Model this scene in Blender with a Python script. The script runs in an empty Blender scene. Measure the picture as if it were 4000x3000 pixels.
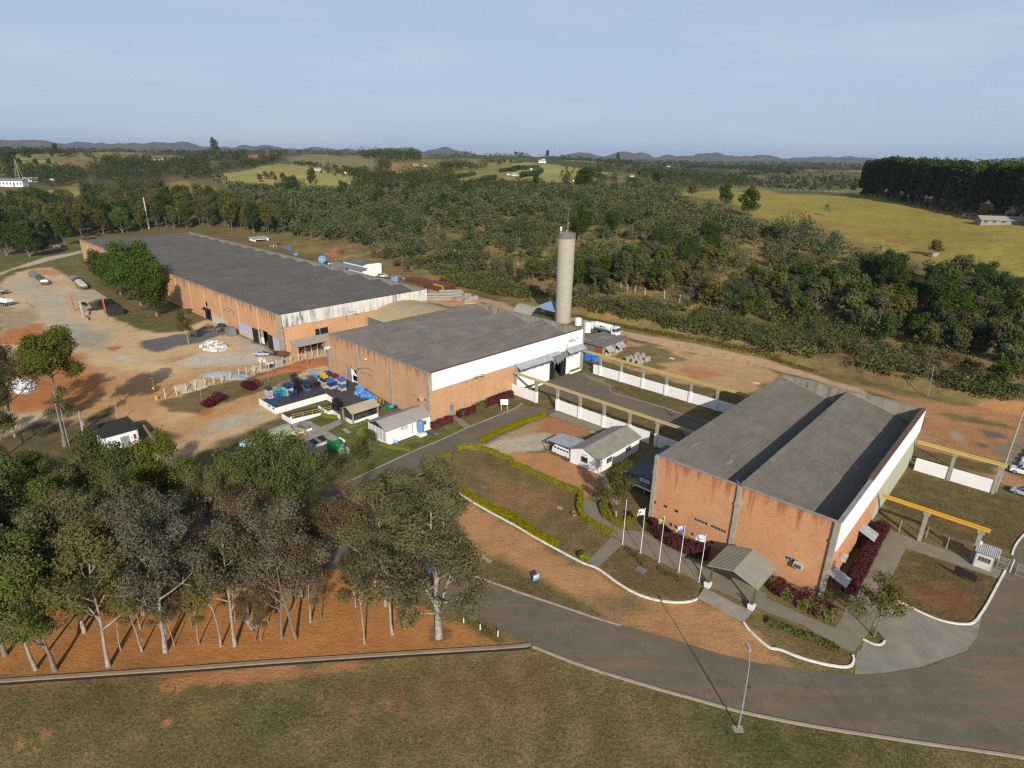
import bpy, math, random
import numpy as np
from mathutils import Vector, Matrix
from mathutils.geometry import tessellate_polygon

random.seed(7); RNG = np.random.default_rng(7)
sc = bpy.context.scene
COL = sc.collection
R = math.radians

# ------------------------------------------------------------------ camera model (a survey of the photograph)
F_PX, PITCH, ROLL, CAMH = 2331., R(20.7), R(0.92), 52.
_c, _s = math.cos(PITCH), math.sin(PITCH)
_fw = np.array([0, _c, -_s]); _r0 = np.array([1., 0, 0]); _u0 = np.array([0, _s, _c])
_rt = _r0*math.cos(ROLL) + _u0*math.sin(ROLL); _up = -_r0*math.sin(ROLL) + _u0*math.cos(ROLL)
TILE = {'A': (0,500,2.212), 'B': (1000,500,2.212), 'C': (2000,500,2.212), 'D': (3000,500,2.212),
        'E': (0,1150,2.212), 'F': (1000,1150,2.212), 'G': (2000,1150,2.212), 'H': (3000,1150,2.212),
        'I': (0,1800,2.212), 'J': (1000,1800,2.212), 'K': (2000,1800,2.212), 'L': (3000,1800,2.212),
        'M': (0,2400,1.106), 'N': (2000,2400,1.106), 'O': (0,0,1.0),
        'q1': (1000,1400,4.424), 'q2': (900,1600,4.424), 'q3': (3500,1450,4.424), 'q4': (3500,2050,4.424),
        'q5': (2100,1100,4.424), 'q6': (1900,1075,4.424), 'q7': (0,1000,4.424), 'q8': (950,1200,4.424),
        'r1': (1200,880,3.16), 'r2': (2050,1600,3.687), 'r3': (700,1150,3.687), 'r4': (1400,2100,3.687),
        'r5': (150,880,3.687)}
def px(t, x, y):
    a, b, s = TILE[t]; return a + x/s, b + y/s
def ray(t, x, y):
    u, v = px(t, x, y); return _fw*F_PX + _rt*(u-2000) - _up*(v-1500)
def G(t, x, y, z=0.):
    d = ray(t, x, y); k = (z-CAMH)/d[2]; return (d[0]*k, d[1]*k)
# factory grid: a to the right along the fronts of the halls, b away from the camera
OX, OY, AN = 21.8, 79.2, R(-43.3)
_ca, _sa = math.cos(AN), math.sin(AN)
def W(a, b, z=0.): return (OX + a*_ca - b*_sa, OY + a*_sa + b*_ca, z)
def toF(x, y): dx, dy = x-OX, y-OY; return dx*_ca + dy*_sa, -dx*_sa + dy*_ca
def FP(t, x, y, z=0.): return toF(*G(t, x, y, z))
def onB(t, x, y, b0):
    d = ray(t, x, y); da, db = toF(d[0]+OX, d[1]+OY); A0, B0 = toF(0, 0); k = (b0-B0)/db
    return A0+da*k, CAMH+d[2]*k
def onA(t, x, y, a0):
    d = ray(t, x, y); da, db = toF(d[0]+OX, d[1]+OY); A0, B0 = toF(0, 0); k = (a0-A0)/da
    return B0+db*k, CAMH+d[2]*k
def hgt(t, x, y, t2, x2, y2, z0=0.):
    b = G(t, x, y, z0); d = ray(t2, x2, y2); return CAMH + d[2]/math.hypot(d[0], d[1])*math.hypot(*b) - z0

# ------------------------------------------------------------------ noise
def _hash(ix, iy, seed):
    h = (ix.astype(np.int64)*374761393 + iy.astype(np.int64)*668265263 + seed*974634777) & 0xffffffff
    h = ((h ^ (h >> 13))*1274126177) & 0xffffffff
    return ((h ^ (h >> 16)) & 0xffff)/65535.
def vnoise(x, y, seed=0):
    ix, iy = np.floor(x), np.floor(y); fx, fy = x-ix, y-iy
    fx = fx*fx*(3-2*fx); fy = fy*fy*(3-2*fy)
    a, b = _hash(ix, iy, seed), _hash(ix+1, iy, seed); c, d = _hash(ix, iy+1, seed), _hash(ix+1, iy+1, seed)
    return (a*(1-fx)+b*fx)*(1-fy) + (c*(1-fx)+d*fx)*fy
def fbm(x, y, seed=0, o=4):
    x = np.asarray(x, float); y = np.asarray(y, float); s = 0; k = .5
    for i in range(o): s = s + k*vnoise(x*2**i, y*2**i, seed+i*17); k *= .5
    return s/(1-.5**o)
def sstep(x, a, b):
    t = np.clip((x-a)/(b-a), 0, 1); return t*t*(3-2*t)

# ------------------------------------------------------------------ terrain heights
_UC = [-900, 0, 500, 1000, 1250, 1500, 2000, 2500, 3000, 3500, 4000, 4900]
_DC = [0, 150, 200, 260, 330, 420, 550, 700, 900, 1150, 1500, 2000, 2800, 4000, 6500, 9000, 14000]
_ZT = [[0,0,0,0,0,0,2,6,10,24,40,40,40,60,100,150,120],
       [0,0,0,0,0,0,2,4,8,26,43,40,40,60,110,165,120],
       [0,0,0,0,0,0,2,6,12,28,43,44,40,60,100,150,110],
       [0,0,0,0,0,2,8,16,30,40,50,53,45,50,80,128,100],
       [0,0,0,0,1,4,12,18,30,40,54,52,45,50,75,125,100],
       [0,0,0,1,3,7,14,20,28,38,49,50,45,50,80,135,100],
       [0,0,0,5,12,17,20,22,28,40,55,50,40,50,75,112,90],
       [0,0,0,6,15,21,24,24,24,32,34,38,34,44,90,158,100],
       [0,0,0,7,16,24,30,20,14,18,24,30,38,46,100,168,110],
       [0,0,0,7,16,25,32,24,14,18,24,30,38,46,100,150,110],
       [0,0,3,10,20,26,30,24,18,18,24,30,38,46,100,172,110],
       [0,0,4,12,22,28,30,24,18,18,24,30,38,46,100,160,110]]
_azc = np.arctan((np.array(_UC)-2000.)/2492.)
_AZ = np.linspace(_azc[0], _azc[-1], 200); _LD = np.linspace(math.log(60), math.log(14000), 260)
_tab = np.array([np.interp(np.exp(_LD), _DC, z) for z in _ZT])
_tab = np.array([np.interp(_AZ, _azc, _tab[:, j]) for j in range(len(_LD))])
def _blur(a, n):
    k = np.exp(-np.linspace(-2, 2, 2*n+1)**2); k /= k.sum(); p = np.pad(a, ((n, n), (0, 0)), 'edge')
    return sum(k[i]*p[i:i+a.shape[0]] for i in range(2*n+1))
_tab = _blur(_tab, 4); _tab = _blur(_tab.T, 7).T
_SA, _SZ = [], []
for _g in "A 0 120 200 118 400 128 560 145 800 150 1000 150 1200 148 1350 140 1500 150 1590 137 1700 155 1900 170 2212 165|B 50 150 150 175 300 185 450 185 540 168 700 190 900 195 1050 190 1200 183 1350 183 1450 212 1560 192 1640 185 1750 200 1880 240 2050 255|C 0 262 300 255 420 235 500 224 700 235 800 245 900 222 1020 214 1150 225 1230 252 1340 238 1420 255 1560 245 1640 218 1760 216 1850 240 1950 260 2120 245|D 0 245 150 268 380 258 620 272 720 255 830 270 1500 290 1900 300 2050 268 2212 262".split('|'):
    _w = _g.split()
    for _i in range(1, len(_w), 2):
        _d = ray(_w[0], float(_w[_i]), float(_w[_i+1])); _SA.append(math.atan2(_d[0], _d[1])); _SZ.append(CAMH+_d[2]/math.hypot(_d[0], _d[1])*8800.)
def terr(x, y):
    x = np.asarray(x, float); y = np.asarray(y, float)
    r = np.maximum(np.hypot(x, y), 1.); az = np.arctan2(x, y)
    i = np.clip((np.log(r)-_LD[0])/(_LD[1]-_LD[0]), 0, len(_LD)-1.001); j = np.clip((az-_AZ[0])/(_AZ[1]-_AZ[0]), 0, len(_AZ)-1.001)
    i0, j0 = i.astype(int), j.astype(int); fi, fj = i-i0, j-j0
    z = (_tab[i0, j0]*(1-fi)+_tab[i0+1, j0]*fi)*(1-fj) + (_tab[i0, j0+1]*(1-fi)+_tab[i0+1, j0+1]*fi)*fj
    a, b = toF(x, y)
    far = sstep(r, 260, 900)
    z = z + (fbm(x/90., y/90., 3)-.5)*(2.5+9*far)*sstep(r, 230, 420) + (fbm(x/700., y/700., 5)-.5)*26*sstep(r, 900, 2500)
    rg = np.exp(-(np.log(r/9000.)/.22)**2)
    z = z*(1-sstep(r, 3800, 5500)) + 30*sstep(r, 3800, 5500)*(1+fbm(x/900., y/900., 14)) + rg*np.maximum(np.interp(az, _SA, _SZ)-34, 0) + ((fbm(az*55, r/1500., 12, 4)-.5)*70)*rg
    flat = np.where(a > -250, sstep(b, 92, 150), 1.)
    z = z*flat
    z = z + 2.6*sstep(b, 94, 99)*(.75+.5*fbm(x/9., y/9., 21))*sstep(a, -110, -95)*(1-sstep(a, 30, 60))*(1-sstep(r, 260, 420))
    z = z + .5*(fbm(x/6., y/6., 31)-.5)*sstep(b, 94, 100)*(1-sstep(r, 300, 500))
    return z
def T1(x, y): return float(terr(np.array([x]), np.array([y]))[0])
def HIT(t, x, y):
    """the point of the terrain seen at a place of the photograph"""
    d = ray(t, x, y); d = d/math.hypot(d[0], d[1])
    rr = np.exp(np.linspace(math.log(60), math.log(13500), 1500))
    gap = CAMH + d[2]*rr - terr(d[0]*rr, d[1]*rr)
    k = np.argmax(gap < 0)
    if gap[k] >= 0: k = len(rr)-1
    if k > 0: r = rr[k-1] + (rr[k]-rr[k-1])*gap[k-1]/(gap[k-1]-gap[k]+1e-9)
    else: r = rr[0]
    return d[0]*r, d[1]*r

# ------------------------------------------------------------------ mesh builder
class MB:
    def __init__(s): s.v = []; s.f = []; s.m = []
    def add(s, vs, fs, mi=0):
        o = len(s.v); s.v += [tuple(v) for v in vs]; s.f += [tuple(i+o for i in f) for f in fs]; s.m += [mi]*len(fs); return s
    def box(s, x0, x1, y0, y1, z0, z1, mi=0):
        return s.add([(x0,y0,z0),(x1,y0,z0),(x1,y1,z0),(x0,y1,z0),(x0,y0,z1),(x1,y0,z1),(x1,y1,z1),(x0,y1,z1)],
                     [(3,2,1,0),(4,5,6,7),(0,1,5,4),(1,2,6,5),(2,3,7,6),(3,0,4,7)], mi)
    def cbox(s, cx, cy, cz, sx, sy, sz, mi=0): return s.box(cx-sx/2, cx+sx/2, cy-sy/2, cy+sy/2, cz-sz/2, cz+sz/2, mi)
    def hexa(s, b4, t4, mi=0):
        return s.add(list(b4)+list(t4), [(3,2,1,0),(4,5,6,7),(0,1,5,4),(1,2,6,5),(2,3,7,6),(3,0,4,7)], mi)
    def extr(s, prof, axis, t0, t1, mi=0):
        n = len(prof); P = (lambda u, w, t: (t, u, w)) if axis == 'x' else ((lambda u, w, t: (u, t, w)) if axis == 'y' else (lambda u, w, t: (u, w, t)))
        return s.add([P(u, w, t0) for u, w in prof]+[P(u, w, t1) for u, w in prof],
                     [tuple(range(n-1, -1, -1)), tuple(range(n, 2*n))]+[(i, (i+1) % n, n+(i+1) % n, n+i) for i in range(n)], mi)
    def quad(s, a, b, c, d, mi=0): return s.add([a, b, c, d], [(0,1,2,3)], mi)
    def slab(s, pts, th, mi=0):
        p = [Vector(q) for q in pts]; nrm = (p[1]-p[0]).cross(p[2]-p[0]).normalized()*th
        return s.hexa([q-nrm for q in p], p, mi)
    def tube(s, pts, r, n=6, mi=0, cap=True):
        pts = [Vector(p) for p in pts]; k = len(pts); rs = r if isinstance(r, (list, tuple)) else [r]*k
        vs = []; fs = []; up = Vector((0, 0, 1))
        for i, p in enumerate(pts):
            d = (pts[min(i+1, k-1)]-pts[max(i-1, 0)]).normalized()
            x = d.cross(Vector((1, 0, 0)) if abs(d.z) > .9 else up).normalized(); y = d.cross(x)
            for j in range(n):
                a = 2*math.pi*j/n; vs.append(p + (x*math.cos(a)+y*math.sin(a))*rs[i])
        for i in range(k-1):
            for j in range(n): fs.append((i*n+j, i*n+(j+1) % n, (i+1)*n+(j+1) % n, (i+1)*n+j))
        if cap: fs += [tuple(range(n-1, -1, -1)), tuple((k-1)*n+j for j in range(n))]
        return s.add(vs, fs, mi)
    def cyl(s, x, y, z0, z1, r, n=16, r2=None, mi=0): return s.tube([(x, y, z0), (x, y, z1)], [r, r if r2 is None else r2], n, mi)
    def xcyl(s, x0, x1, y, z, r, n=14, mi=0): return s.tube([(x0, y, z), (x1, y, z)], r, n, mi)
    def sph(s, c, rx, ry, rz, nu=10, nv=7, jit=0., mi=0):
        vs = []; fs = []
        for i in range(nv+1):
            th = math.pi*i/nv
            for j in range(nu):
                ph = 2*math.pi*j/nu; k = 1+random.uniform(-jit, jit)
                vs.append((c[0]+rx*k*math.sin(th)*math.cos(ph), c[1]+ry*k*math.sin(th)*math.sin(ph), c[2]+rz*k*math.cos(th)))
        for i in range(nv):
            for j in range(nu): fs.append((i*nu+j, (i+1)*nu+j, (i+1)*nu+(j+1) % nu, i*nu+(j+1) % nu))
        return s.add(vs, fs, mi)
    def wall(s, o, ux, nx, L, H, t, ops=(), mi=0, z0=0.):
        """a wall of thickness t with real openings (u0,u1,w0,w1); o: start, ux: along, nx: inward"""
        us = sorted({0., L, *[min(max(q, 0), L) for p in ops for q in p[:2]]}); ws = sorted({z0, H, *[min(max(q, z0), H) for p in ops for q in p[2:]]})
        P = lambda u, d, w: (o[0]+ux[0]*u+nx[0]*d, o[1]+ux[1]*u+nx[1]*d, w)
        full = lambda i, j: 0 <= i < len(us)-1 and 0 <= j < len(ws)-1 and not any(p[0]-1e-6 <= us[i] and us[i+1] <= p[1]+1e-6 and p[2]-1e-6 <= ws[j] and ws[j+1] <= p[3]+1e-6 for p in ops)
        for i in range(len(us)-1):
            for j in range(len(ws)-1):
                if not full(i, j): continue
                a, b, c, d = us[i], us[i+1], ws[j], ws[j+1]
                s.quad(P(a,0,c), P(b,0,c), P(b,0,d), P(a,0,d), mi); s.quad(P(b,t,c), P(a,t,c), P(a,t,d), P(b,t,d), mi)
                if not full(i-1, j): s.quad(P(a,t,c), P(a,0,c), P(a,0,d), P(a,t,d), mi)
                if not full(i+1, j): s.quad(P(b,0,c), P(b,t,c), P(b,t,d), P(b,0,d), mi)
                if not full(i, j-1): s.quad(P(a,0,c), P(a,t,c), P(b,t,c), P(b,0,c), mi)
                if not full(i, j+1): s.quad(P(a,0,d), P(b,0,d), P(b,t,d), P(a,t,d), mi)
        return s
    def mesh(s, name, mats, smooth=False):
        me = bpy.data.meshes.new(name); me.from_pydata(s.v, [], s.f)
        for m in (mats if isinstance(mats, (list, tuple)) else [mats]): me.materials.append(m)
        if any(s.m): me.polygons.foreach_set('material_index', s.m)
        if smooth: me.polygons.foreach_set('use_smooth', [True]*len(me.polygons))
        me.update(); return me
    def build(s, name, mats, parent=None, loc=None, rot=0., smooth=False):
        return link(name, s.mesh(name, mats, smooth), parent, loc, rot)

def link(name, me, parent=None, loc=None, rot=0.):
    o = bpy.data.objects.new(name, me); COL.objects.link(o)
    if parent: o.parent = parent
    if loc: o.location = loc
    if rot: o.rotation_euler[2] = rot
    return o
def tag(o, label=None, cat=None, group=None, kind=None):
    if label: o['label'] = label
    if cat: o['category'] = cat
    if group: o['group'] = group
    if kind: o['kind'] = kind
    return o
def thing(name, label, cat, a, b, z=0., rot=0., group=None):
    return tag(link(name, None, None, W(a, b, z), AN+rot), label, cat, group)
def wthing(name, label, cat, x, y, z=None, rot=0., group=None):
    return tag(link(name, None, None, (x, y, T1(x, y) if z is None else z), rot), label, cat, group)
def solo(name, mb, mats, label, cat, a, b, z=0., rot=0., group=None, smooth=False):
    return tag(mb.build(name, mats, None, W(a, b, z), AN+rot, smooth), label, cat, group)
def part(name, mb, mats, parent, label=None, smooth=False):
    o = mb.build(name, mats, parent, smooth=smooth)
    if label: o['label'] = label
    return o
def struct(name, mb, mats, smooth=False):
    return tag(mb.build(name, mats, smooth=smooth), kind='structure')
def dup(o, loc, rot=None, scale=None, label=None, group=None):
    """a copy of a thing with copies of its parts and sub-parts"""
    def cp(src, parent):
        c = src.copy(); COL.objects.link(c)
        if parent: c.parent = parent
        for ch in list(src.children): cp(ch, c)
        return c
    c = cp(o, None); c.location = loc
    if rot is not None: c.rotation_euler[2] = rot
    if scale is not None: c.scale = (scale,)*3 if not isinstance(scale, (tuple, list)) else scale
    if label: c['label'] = label
    if group: c['group'] = group
    return c

# ------------------------------------------------------------------ materials
def _new(name):
    m = bpy.data.materials.new(name); m.use_nodes = True; nt = m.node_tree; b = nt.nodes['Principled BSDF']
    return m, nt, nt.nodes, nt.links, b
def _noise(nt, vec, scale, detail=4., rough=.6, sc3=None):
    n = nt.nodes.new('ShaderNodeTexNoise'); n.inputs['Scale'].default_value = scale; n.inputs['Detail'].default_value = detail; n.inputs['Roughness'].default_value = rough
    if sc3:
        mp = nt.nodes.new('ShaderNodeMapping'); mp.inputs['Scale'].default_value = sc3; nt.links.new(vec, mp.inputs['Vector']); vec = mp.outputs['Vector']
    nt.links.new(vec, n.inputs['Vector']); return n.outputs['Fac']
def _ramp(nt, fac, lo, hi, a=0., b=1.):
    m = nt.nodes.new('ShaderNodeMapRange'); m.inputs['From Min'].default_value = lo; m.inputs['From Max'].default_value = hi
    m.inputs['To Min'].default_value = a; m.inputs['To Max'].default_value = b; nt.links.new(fac, m.inputs['Value']); return m.outputs['Result']
def _mix(nt, fac, a, b, mode='MIX'):
    m = nt.nodes.new('ShaderNodeMix'); m.data_type = 'RGBA'; m.blend_type = mode
    for v, i in ((fac, 0), (a, 6), (b, 7)):
        if isinstance(v, (int, float)): m.inputs[i].default_value = v
        elif isinstance(v, tuple): m.inputs[i].default_value = (*v[:3], 1)
        else: nt.links.new(v, m.inputs[i])
    return m.outputs[2]
def _math(nt, op, a, b=None):
    m = nt.nodes.new('ShaderNodeMath'); m.operation = op
    for i, v in enumerate((a, b)):
        if v is None: continue
        if isinstance(v, (int, float)): m.inputs[i].default_value = v
        else: nt.links.new(v, m.inputs[i])
    return m.outputs[0]
def _obj(nt): return nt.nodes.new('ShaderNodeTexCoord').outputs['Object']
def mat(name, c, rough=.8, var=.25, scale=1.5, c2=None, metal=0., fine=12., sc3=None, spec=.3):
    """painted or plain surface with grime: large and fine variation"""
    m, nt, N, L, b = _new(name); v = _obj(nt)
    c2 = c2 or tuple(x*(1-var) for x in c)
    col = _mix(nt, _ramp(nt, _noise(nt, v, scale, 5, .65, sc3), .35, .68), c, c2)
    col = _mix(nt, _ramp(nt, _noise(nt, v, fine, 3, .6), .3, .7, 0, .35), col, tuple(x*(1-var*.9) for x in c))
    L.new(col, b.inputs['Base Color']); b.inputs['Roughness'].default_value = rough; b.inputs['Metallic'].default_value = metal
    b.inputs['Specular IOR Level'].default_value = spec
    return m
def brick(name, c, c2, stain, top=11., amount=1.):
    m, nt, N, L, b = _new(name); v = _obj(nt)
    col = _mix(nt, _ramp(nt, _noise(nt, v, .25, 4), .35, .65), c, c2)
    dash = _ramp(nt, _noise(nt, v, 1., 3, .7, (1.3, 1.3, 6.)), .55, .66)
    col = _mix(nt, _math(nt, 'MULTIPLY', dash, .8), col, tuple(x*.62 for x in c2))
    dash2 = _ramp(nt, _noise(nt, v, 1., 2, .6, (1.9, 1.9, 8.)), .56, .66)
    col = _mix(nt, _math(nt, 'MULTIPLY', dash2, .75), col, tuple(min(1, x*1.25) for x in c))
    sep = nt.nodes.new('ShaderNodeSeparateXYZ'); L.new(v, sep.inputs[0])
    st = _noise(nt, v, 1., 4, .7, (.9, .9, .08)); hz = _ramp(nt, sep.outputs['Z'], top-5.5, top, 0, .28)
    stf = _ramp(nt, _math(nt, 'ADD', st, hz), .70, .86)
    col = _mix(nt, _math(nt, 'MULTIPLY', stf, .75*amount), col, stain)
    gr = _math(nt, 'MULTIPLY', _ramp(nt, sep.outputs['Z'], 1.2, 0, 0, .6), _ramp(nt, _noise(nt, v, .7, 4), .4, .65))
    col = _mix(nt, gr, col, (.30, .15, .08))
    L.new(col, b.inputs['Base Color']); b.inputs['Roughness'].default_value = .9; b.inputs['Specular IOR Level'].default_value = .2
    return m
def sheetroof(name, c, c2, px_=1.1, py_=2.4, var=.25, lines=True):
    """weathered sheets: every sheet a little different, seams, streaks"""
    m, nt, N, L, b = _new(name); v = _obj(nt)
    sep = nt.nodes.new('ShaderNodeSeparateXYZ'); L.new(v, sep.inputs[0])
    cx = _math(nt, 'FLOOR', _math(nt, 'DIVIDE', sep.outputs['X'], px_)); cy = _math(nt, 'FLOOR', _math(nt, 'DIVIDE', sep.outputs['Y'], py_))
    cmb = nt.nodes.new('ShaderNodeCombineXYZ'); L.new(cx, cmb.inputs[0]); L.new(cy, cmb.inputs[1])
    wn = nt.nodes.new('ShaderNodeTexWhiteNoise'); wn.noise_dimensions = '2D'; L.new(cmb.outputs[0], wn.inputs['Vector'])
    col = _mix(nt, _ramp(nt, _noise(nt, v, .12, 5, .65), .38, .64), c, c2)
    k = _ramp(nt, wn.outputs['Value'], 0, 1, 1-var*.55, 1+var*.35)
    g = nt.nodes.new('ShaderNodeCombineColor'); [L.new(k, g.inputs[i]) for i in range(3)]
    col = _mix(nt, 1., col, g.outputs[0], 'MULTIPLY')
    col = _mix(nt, _ramp(nt, _noise(nt, v, 1., 4, .7, (3.5, .25, 1)), .42, .75, 0, .5), col, tuple(x*.7 for x in c2))
    col = _mix(nt, _ramp(nt, _noise(nt, v, 1.6, 5, .7), .45, .75, 0, .45), col, tuple(min(1, x*1.3) for x in c))
    if lines:
        fx = _math(nt, 'FRACT', _math(nt, 'DIVIDE', sep.outputs['Y'], py_)); ln = _ramp(nt, fx, .05, .0)
        col = _mix(nt, _math(nt, 'MULTIPLY', ln, .5), col, tuple(x*.45 for x in c))
        col = _mix(nt, _ramp(nt, _noise(nt, v, 1., 2, .5, (.9, .16, 1)), .70, .76, 0, .55), col, tuple(x*1.7 for x in c))
    L.new(col, b.inputs['Base Color']); b.inputs['Roughness'].default_value = .92; b.inputs['Specular IOR Level'].default_value = .15
    return m
def corrug(name, c, axis='x', pitch=.25, c2=None, rough=.6, metal=.0, depth=.4):
    m, nt, N, L, b = _new(name); v = _obj(nt)
    sep = nt.nodes.new('ShaderNodeSeparateXYZ'); L.new(v, sep.inputs[0])
    w = _math(nt, 'SINE', _math(nt, 'MULTIPLY', sep.outputs[axis.upper()], 2*math.pi/pitch))
    col = _mix(nt, _ramp(nt, _noise(nt, v, .8, 5, .7), .35, .68), c, c2 or tuple(x*.75 for x in c))
    bp = nt.nodes.new('ShaderNodeBump'); bp.inputs['Strength'].default_value = depth; bp.inputs['Distance'].default_value = .05; L.new(w, bp.inputs['Height'])
    L.new(bp.outputs[0], b.inputs['Normal']); L.new(col, b.inputs['Base Color']); b.inputs['Roughness'].default_value = rough; b.inputs['Metallic'].default_value = metal
    return m
def streaky(name, c, stain, lo=.5, hi=.66, fx=1.2):
    """white sheet cladding with rain streaks"""
    m, nt, N, L, b = _new(name); v = _obj(nt)
    s = _ramp(nt, _noise(nt, v, 1., 4, .75, (fx, fx, .12)), lo, hi)
    big = _ramp(nt, _noise(nt, v, .09, 2), .40, .62)
    col = _mix(nt, _math(nt, 'MULTIPLY', s, _ramp(nt, big, 0, 1, .25, 1.)), c, stain)
    fine = _ramp(nt, _noise(nt, v, 1., 3, .6, (9, 9, .5)), .35, .7, 0, .3)
    col = _mix(nt, fine, col, tuple(x*.72 for x in c))
    L.new(col, b.inputs['Base Color']); b.inputs['Roughness'].default_value = .75; b.inputs['Specular IOR Level'].default_value = .2
    return m
def leaf(name, c1, c2, c3, scale=.5):
    m, nt, N, L, b = _new(name); v = _obj(nt)
    oi = nt.nodes.new('ShaderNodeObjectInfo')
    col = _mix(nt, _ramp(nt, _noise(nt, v, scale, 3, .6), .36, .64), c1, c2)
    col = _mix(nt, _ramp(nt, _noise(nt, v, scale*5, 2, .6), .5, .8), col, c3)
    hs = nt.nodes.new('ShaderNodeHueSaturation'); L.new(col, hs.inputs['Color'])
    L.new(_ramp(nt, oi.outputs['Random'], 0, 1, .480, .503), hs.inputs['Hue']); L.new(_ramp(nt, oi.outputs['Random'], 0, 1, 1.15, .8), hs.inputs['Saturation'])
    wn = nt.nodes.new('ShaderNodeTexWhiteNoise'); wn.noise_dimensions = '1D'; L.new(oi.outputs['Random'], wn.inputs['W'])
    L.new(_ramp(nt, wn.outputs['Value'], 0, 1, .80, 1.15), hs.inputs['Value'])
    col = hs.outputs['Color']
    tr = nt.nodes.new('ShaderNodeBsdfTranslucent'); L.new(col, tr.inputs['Color']); df = nt.nodes.new('ShaderNodeBsdfDiffuse'); L.new(col, df.inputs['Color'])
    mx = nt.nodes.new('ShaderNodeMixShader'); mx.inputs[0].default_value = .28; L.new(df.outputs[0], mx.inputs[1]); L.new(tr.outputs[0], mx.inputs[2])
    L.new(mx.outputs[0], N['Material Output'].inputs['Surface']); N.remove(b)
    return m
def glass(name, c=(.03,.04,.05)):
    m, nt, N, L, b = _new(name); v = _obj(nt)
    L.new(_mix(nt, _ramp(nt, _noise(nt, v, .7, 3), .3, .7), c, tuple(x*1.8 for x in c)), b.inputs['Base Color'])
    b.inputs['Roughness'].default_value = .12; b.inputs['Specular IOR Level'].default_value = .6; return m

M = {}
M['brick'] = brick('brick', (.53,.315,.172), (.47,.262,.138), (.16,.085,.05))
M['brick_back'] = brick('brick_back', (.56,.32,.162), (.50,.272,.135), (.12,.075,.045), amount=1.1)
M['brick_front'] = brick('brick_front', (.52,.275,.138), (.46,.22,.105), (.27,.085,.04), amount=1.15)
M['brick_red'] = brick('brick_red', (.33,.095,.05), (.27,.08,.045), (.09,.05,.04), top=4)
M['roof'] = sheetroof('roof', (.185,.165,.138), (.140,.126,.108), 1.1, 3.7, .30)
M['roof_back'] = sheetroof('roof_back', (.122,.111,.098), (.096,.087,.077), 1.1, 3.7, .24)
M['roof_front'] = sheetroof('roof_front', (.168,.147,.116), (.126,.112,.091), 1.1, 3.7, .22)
M['conc'] = mat('conc', (.36,.335,.28), .9, .35, 1.2)
M['conc_dirty'] = streaky('conc_dirty', (.30,.265,.20), (.07,.06,.045), .46, .66, .8)
M['conc_dark'] = mat('conc_dark', (.20,.19,.165), .9, .4, .9)
M['conc_tower'] = mat('conc_tower', (.42,.385,.305), .9, .25, .8, (.31,.285,.225), sc3=(.5, .5, 2.2))
M['white'] = mat('white', (.80,.80,.78), .7, .1, .8)
M['white_wall'] = streaky('white_wall', (.80,.79,.76), (.42,.38,.32), .58, .80, .9)
M['white_clad'] = streaky('white_clad', (.82,.82,.80), (.45,.44,.42), .62, .80)
M['band_back'] = streaky('band_back', (.66,.64,.58), (.095,.092,.085), .45, .60, .7)
M['greenclad'] = corrug('greenclad', (.42,.43,.30), 'y', 1.2, (.34,.35,.25), .8)
M['tile_brown'] = mat('tile_brown', (.16,.085,.06), .85, .4, 2.)
M['coping'] = mat('coping', (.30,.29,.27), .9, .4, 1.)
M['galv'] = corrug('galv', (.40,.42,.42), 'x', .25, (.28,.29,.29), .55, .15)
M['galv_y'] = corrug('galv_y', (.42,.43,.43), 'y', .28, (.27,.28,.28), .55, .15)
M['galv_dark'] = mat('galv_dark', (.20,.205,.21), .7, .3, 1.5)
M['strip'] = streaky('strip', (.26,.265,.26), (.05,.05,.05), .42, .58, 3.5)
M['black'] = mat('black', (.018,.018,.020), .6, .3, 2.)
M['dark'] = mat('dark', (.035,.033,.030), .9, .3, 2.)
M['steel'] = mat('steel', (.13,.13,.13), .55, .3, 2., metal=.4)
M['grey_paint'] = mat('grey_paint', (.28,.29,.30), .6, .2, 2.)
M['lilac'] = corrug('lilac', (.42,.40,.62), 'x', .8, (.38,.36,.55), .7)
M['panel_conc'] = mat('panel_conc', (.52,.50,.42), .9, .25, .8)
M['glass'] = glass('glass'); M['glass_blue'] = glass('glass_blue', (.10,.13,.15))
M['yellow'] = mat('yellow', (.62,.40,.03), .6, .25, 1.5)
M['beam'] = mat('beam', (.52,.42,.18), .7, .3, 1.2, (.40,.33,.17))
M['beam_or'] = mat('beam_or', (.62,.36,.04), .6, .2, 1.5)
M['orange'] = mat('orange', (.55,.14,.04), .7, .3, 1.5)
M['blue'] = mat('blue', (.06,.16,.42), .6, .25, 1.)
M['tarp'] = mat('tarp', (.05,.20,.62), .45, .35, 1.5)
M['ltblue'] = mat('ltblue', (.16,.36,.66), .5, .2, 1.)
M['tankblue'] = mat('tankblue', (.13,.27,.50), .45, .15, 1.)
M['navy'] = mat('navy', (.025,.045,.16), .6, .35, 1.5)
M['teal'] = mat('teal', (.02,.10,.14), .6, .3, 1.5)
M['cyan'] = mat('cyan', (.06,.42,.50), .6, .3, 1.5)
M['green'] = mat('green', (.015,.22,.05), .5, .25, 1.)
M['dkgreen'] = mat('dkgreen', (.03,.08,.045), .6, .3, 1.)
M['rust'] = mat('rust', (.16,.065,.035), .9, .45, 1.5)
M['maroon'] = mat('maroon', (.12,.03,.03), .7, .4, 1.5)
M['cratewhite'] = mat('cratewhite', (.55,.53,.46), .8, .4, 1.5)
M['wood'] = mat('wood', (.20,.14,.085), .9, .35, 2.)
M['khaki_roof'] = sheetroof('khaki_roof', (.40,.335,.225), (.34,.29,.20), 1.0, 2.2, .12)
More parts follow.
